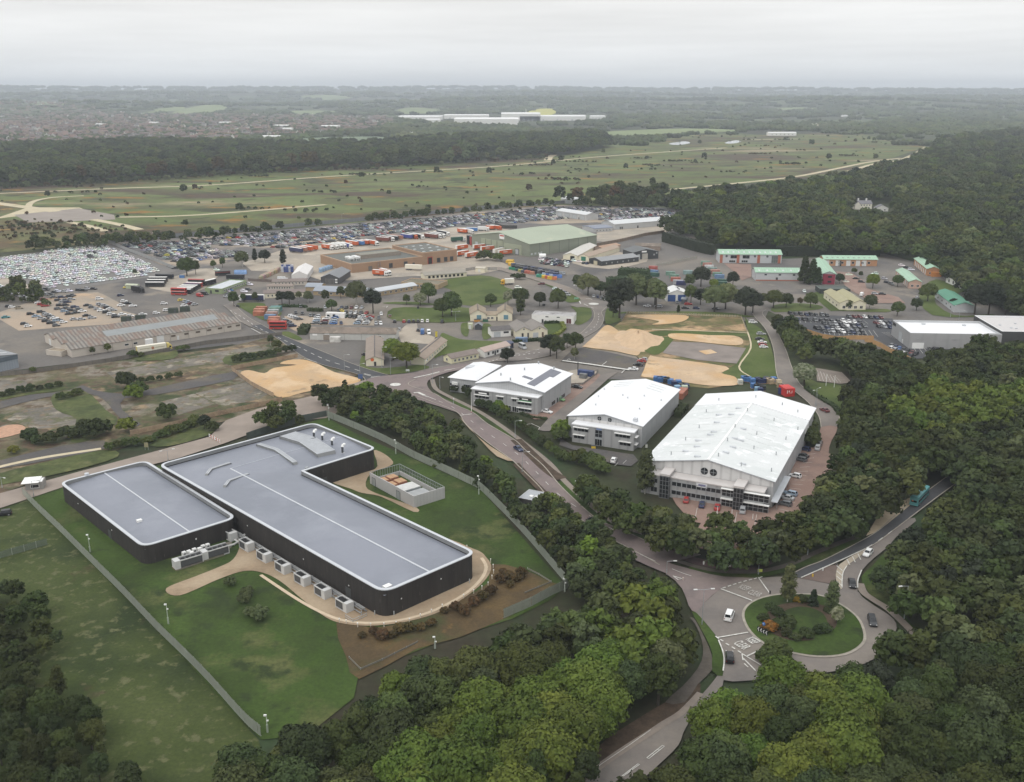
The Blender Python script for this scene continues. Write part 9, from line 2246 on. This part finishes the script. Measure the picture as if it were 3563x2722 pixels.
wood([(2020,585),(2100,640),(2240,690),(2400,720),(2300,560),(2160,560)],8,(['dark','pine','green'],[5,2,2]),MIXF,(.8,1.2),5);wood([(-60,620),(40,622),(100,640),(110,655),(60,650),(-60,640)],5,(['birch','green'],[2,2]),(['bush','tall'],[3,1]),(.7,1.4),1)
for P in(GAPS,):
 WP=[p for p in WP if not Is(p[0],p[1],P)]
wh=[at('Z',x,y)for x,y in((1822,484),(1922,484),(1922,440),(1822,440))]
WP=[p for p in WP if not Is(p[0],p[1],wh)]
HB=[at('Z',x,y)for x,y in((-260,446),(0,408),(300,392),(700,368),(1000,352),(1300,330),(1480,290),(1840,290),(1960,318),(1830,366),(1400,405),(1180,432),(900,458),(600,484),(250,506),(-260,540))]
HS=[]
wood(HB,26,(['dark','rust','green'],[6,2,1]),(['bush','tall'],[7,1]),(.5,1.),0,.42,HS)
for k in RG(60):
 c=RC(HS);n_=random.randint(3,10);h_=RCS(['dark','rust'],[4,2])[0]
 for i in RG(n_):HS.append(pt(c[0]+random.gauss(0,13),c[1]+random.gauss(0,5),0,RU(.6,1.4),'bush',h_))
for p in[(x,y)for x,y in((340,514),(80,480),(140,490),(60,505),(160,500),(20,495))]:
 q=at('Z',*p)
 for i in RG(30):HS.append(pt(q.x+random.gauss(0,22),q.y+random.gauss(0,12),0,RU(.5,1.1),'bush',RC(['rust','dark','rust'])))
scatter('heath_bushes','scattered dark gorse bushes dotted over the heath',HS,'bushes')
scatter('woodland','broad wood of mixed green trees spreading to the far valley',WP)
print('woodland',len(WP),'heath',len(HS))
cl=BD.collections.new('copse_prototypes')
for k in RG(6):
 g=np.random.default_rng(200+k)
 V,F,n=[],[],0
 for i in RG(16):
  c=np.array([g.uniform(-17,17),g.uniform(-13,13),0]);r_=g.uniform(4,7)
  for d_ in(0,):
   cv=IV*np.array([r_,r_,r_*g.uniform(.8,1.1)])*g.uniform(.8,1.15,(len(IV),1))+c+np.array([0,0,r_*.8])
   V.append(cv);F+=[tuple(int(q)+n for q in f)for f in IF];n+=len(cv)
 me=BD.meshes.new('copse');me.from_pydata(np.concatenate(V).tolist(),[],F);me.materials.append(LEAF['green'])
 o=BD.objects.new('copse_%02d'%k,me);cl.objects.link(o);setmat(o,LEAF[['green','dark','dark','green','birch','dark'][k]])
FCP=[]
random.seed(15)
TOWN=[at('Z',x,y)for x,y in((-320,262),(0,240),(130,240),(300,247),(520,247),(700,249),(830,252),(860,262),(820,280),(640,292),(560,298),(330,306),(180,312),(0,318),(-320,330))]
FACZ=[at('B',x,y)for x,y in((500,280),(1880,270),(1880,318),(1300,345),(860,345),(500,300))]
FLDZ=[[p.co.to_2d()for p in o.data.vertices]for o in BD.objects if o.name.startswith('field')]
FLDB=[(min(p.x for p in F_),max(p.x for p in F_),min(p.y for p in F_),max(p.y for p in F_))for F_ in FLDZ]
y=2300
while y<15500:
 sp=34+(y-2300)/85
 x=-y*.6
 while x<y*.6:
  qx,qy=x+RU(-.45,.45)*sp,y+RU(-.45,.45)*sp
  dn=.8 if y<3600 else .6
  if Is(qx,qy,TOWN):dn=.42
  f_=SIN(qx/330+1.3*SIN(qy/510))*SIN(qy/420+1.1*SIN(qx/610))
  if f_>.45:dn*=.12
  ok=not(y<3200 and(Is(qx,qy,HB)or to_px((qx,qy,0))[1]>322))and not Is(qx,qy,FACZ)
  if ok and random.random()<dn and not any(b_[0]<qx<b_[1]and b_[2]<qy<b_[3]and Is(qx,qy,F_)for F_,b_ in zip(FLDZ,FLDB)):
   FCP.append((qx,qy,hills(qx,qy)-.5,RU(.75,1.3)*(1+(y-2300)/7500)*(.7 if Is(qx,qy,TOWN)else 1),RU(0,6.28),random.randint(0,5)))
  x+=sp
 y+=sp*.8
scatter('far_woodland','distant copses and hedgerows fading towards the hills',FCP,'trees',cl)
print('copses',len(FCP))
# -- the town beyond the wood
def house_mesh(k):
 g=random.Random(k)
 L,W,h=g.uniform(9,20),g.uniform(8,10),g.uniform(4.8,6)
 b=MB().box(0,L,0,W,0,h,0,skip='bt')
 r=g.uniform(2.6,3.6)
 b.fc([(-.4,-.4,h),(L+.4,-.4,h),(L+.4,W/2,h+r),(-.4,W/2,h+r)],1).fc([(-.4,W/2,h+r),(L+.4,W/2,h+r),(L+.4,W+.4,h),(-.4,W+.4,h)],1)
 b.fc([(0,0,h),(0,W,h),(0,W/2,h+r)],0).fc([(L,0,h),(L,W,h),(L,W/2,h+r)],0)
 b.box(L*.3,L*.3+1,W/2-.5,W/2+.5,h+r-.5,h+r+1.4,0)
 for i in RG(int(L/3)):b.box(1+i*3,2.3+i*3,-.04,-.003,3.2,4.4,2).box(1+i*3,2.3+i*3,-.04,-.003,.8,2.2,2)
 return b
HW=[Pl('m273',(.2,.14,.115),.9,.1,.01),Pl('m274',(.62,.6,.56),.9,.05,.01),Pl('m275',(.36,.28,.2),.9,.1,.01)]
HR=[Pl('m276',(.15,.112,.1),.9,.12,.01),Pl('m277',(.14,.127,.127),.9,.1,.01),Pl('m278',(.185,.118,.095),.9,.1,.01)]
HM=[house_mesh(k).mesh('house',[HW[0 if k%4 else 1 if k%8 else 2],HR[k%3],Gl])for k in RG(9)]
HP=[]
random.seed(44)
y=min(p.y for p in TOWN)
while y<max(p.y for p in TOWN):
 x=min(p.x for p in TOWN)
 while x<max(p.x for p in TOWN):
  qx,qy=x+RU(-9,9),y+RU(-9,9)
  if random.random()<.48 and Is(qx,qy,TOWN)and abs(qx)<qy*.57:
   HP.append((qx,qy,hills(qx,qy),RU(.9,1.3),RC([.2,.2,.35,1.75,1.8])+RU(-.2,.2),random.randint(0,8)))
  x+=25
 y+=30+(y-2300)/80
HP.sort(key=lambda p:p[1])
front_=[p for p in HP if-20<to_px((p[0],p[1],5))[0]<2200]
HI=front_[:300]
hid=set(id(p)for p in HI)
for p in HI:
 o=obj('house',HM[p[5]],None,p[:3],p[4]);o.scale=(p[3],)*3
 tag(o,'small brick house with a pitched roof among the nearest roofs of the distant town','house','nearest houses of the distant town')
hc_=BD.collections.new('house_prototypes')
for k,me in EN(HM):hc_.objects.link(BD.objects.new('town_house_%02d'%k,me))
scatter('town','brown roofed town spreading far beyond the wood',[p for p in HP if id(p)not in hid],'town',hc_)
print('houses',len(HP))
for k,(x,y,wd,lab)in EN(((205,272,26,'white block in the left of the distant town'),(560,300,40,'long white building at the near edge of the distant town'),(590,275,36,'white flat building right of centre in the distant town'),(690,276,46,'pair of long pale roofs at the right of the distant town'),(320,268,24,'small pale block in the middle of the distant town'),(470,268,34,'long pale roof in the middle of the distant town'),(600,282,30,'low white works in the distant town'),(880,292,26,'white works between the town and the factories'),(1740,272,20,'small pale house on the far right horizon'),(1810,252,18,'far pale farm at the right'),(1650,292,60,'long pale farm roofs at the far end of the heath'))):
 q=at('Z',x,y)
 s=Bld('town_block',lab,'building',q,q+V3((wd*1.3,RU(-4,4),0)),22,8)
 s.gable(Pl('m205',(.74,.73,.7)),Pl('m206',(.78,.775,.76)),2,'u',1,.3);Wn(s,'F',6,3,2,2)
# -------------- the air between
hz=MB().box(-17300,17300,-17300,17300,-3,260)
hm=BD.materials.new('summer_haze');hm.use_nodes=True
t=hm.node_tree;t.nodes.clear()
vo=t.nodes.new('ShaderNodeVolumePrincipled');vo.inputs['Density'].default_value=.000105;vo.inputs['Color'].default_value=(.82,.89,.97,1);vo.inputs['Density Attribute'].default_value=''
mo=t.nodes.new('ShaderNodeOutputMaterial');t.links.new(vo.outputs[0],mo.inputs['Volume'])
hm.cycles.homogeneous_volume=True
tag(hz.bd('haze',hm),'thin pale haze lying over the whole plain','haze',kind='stuff')
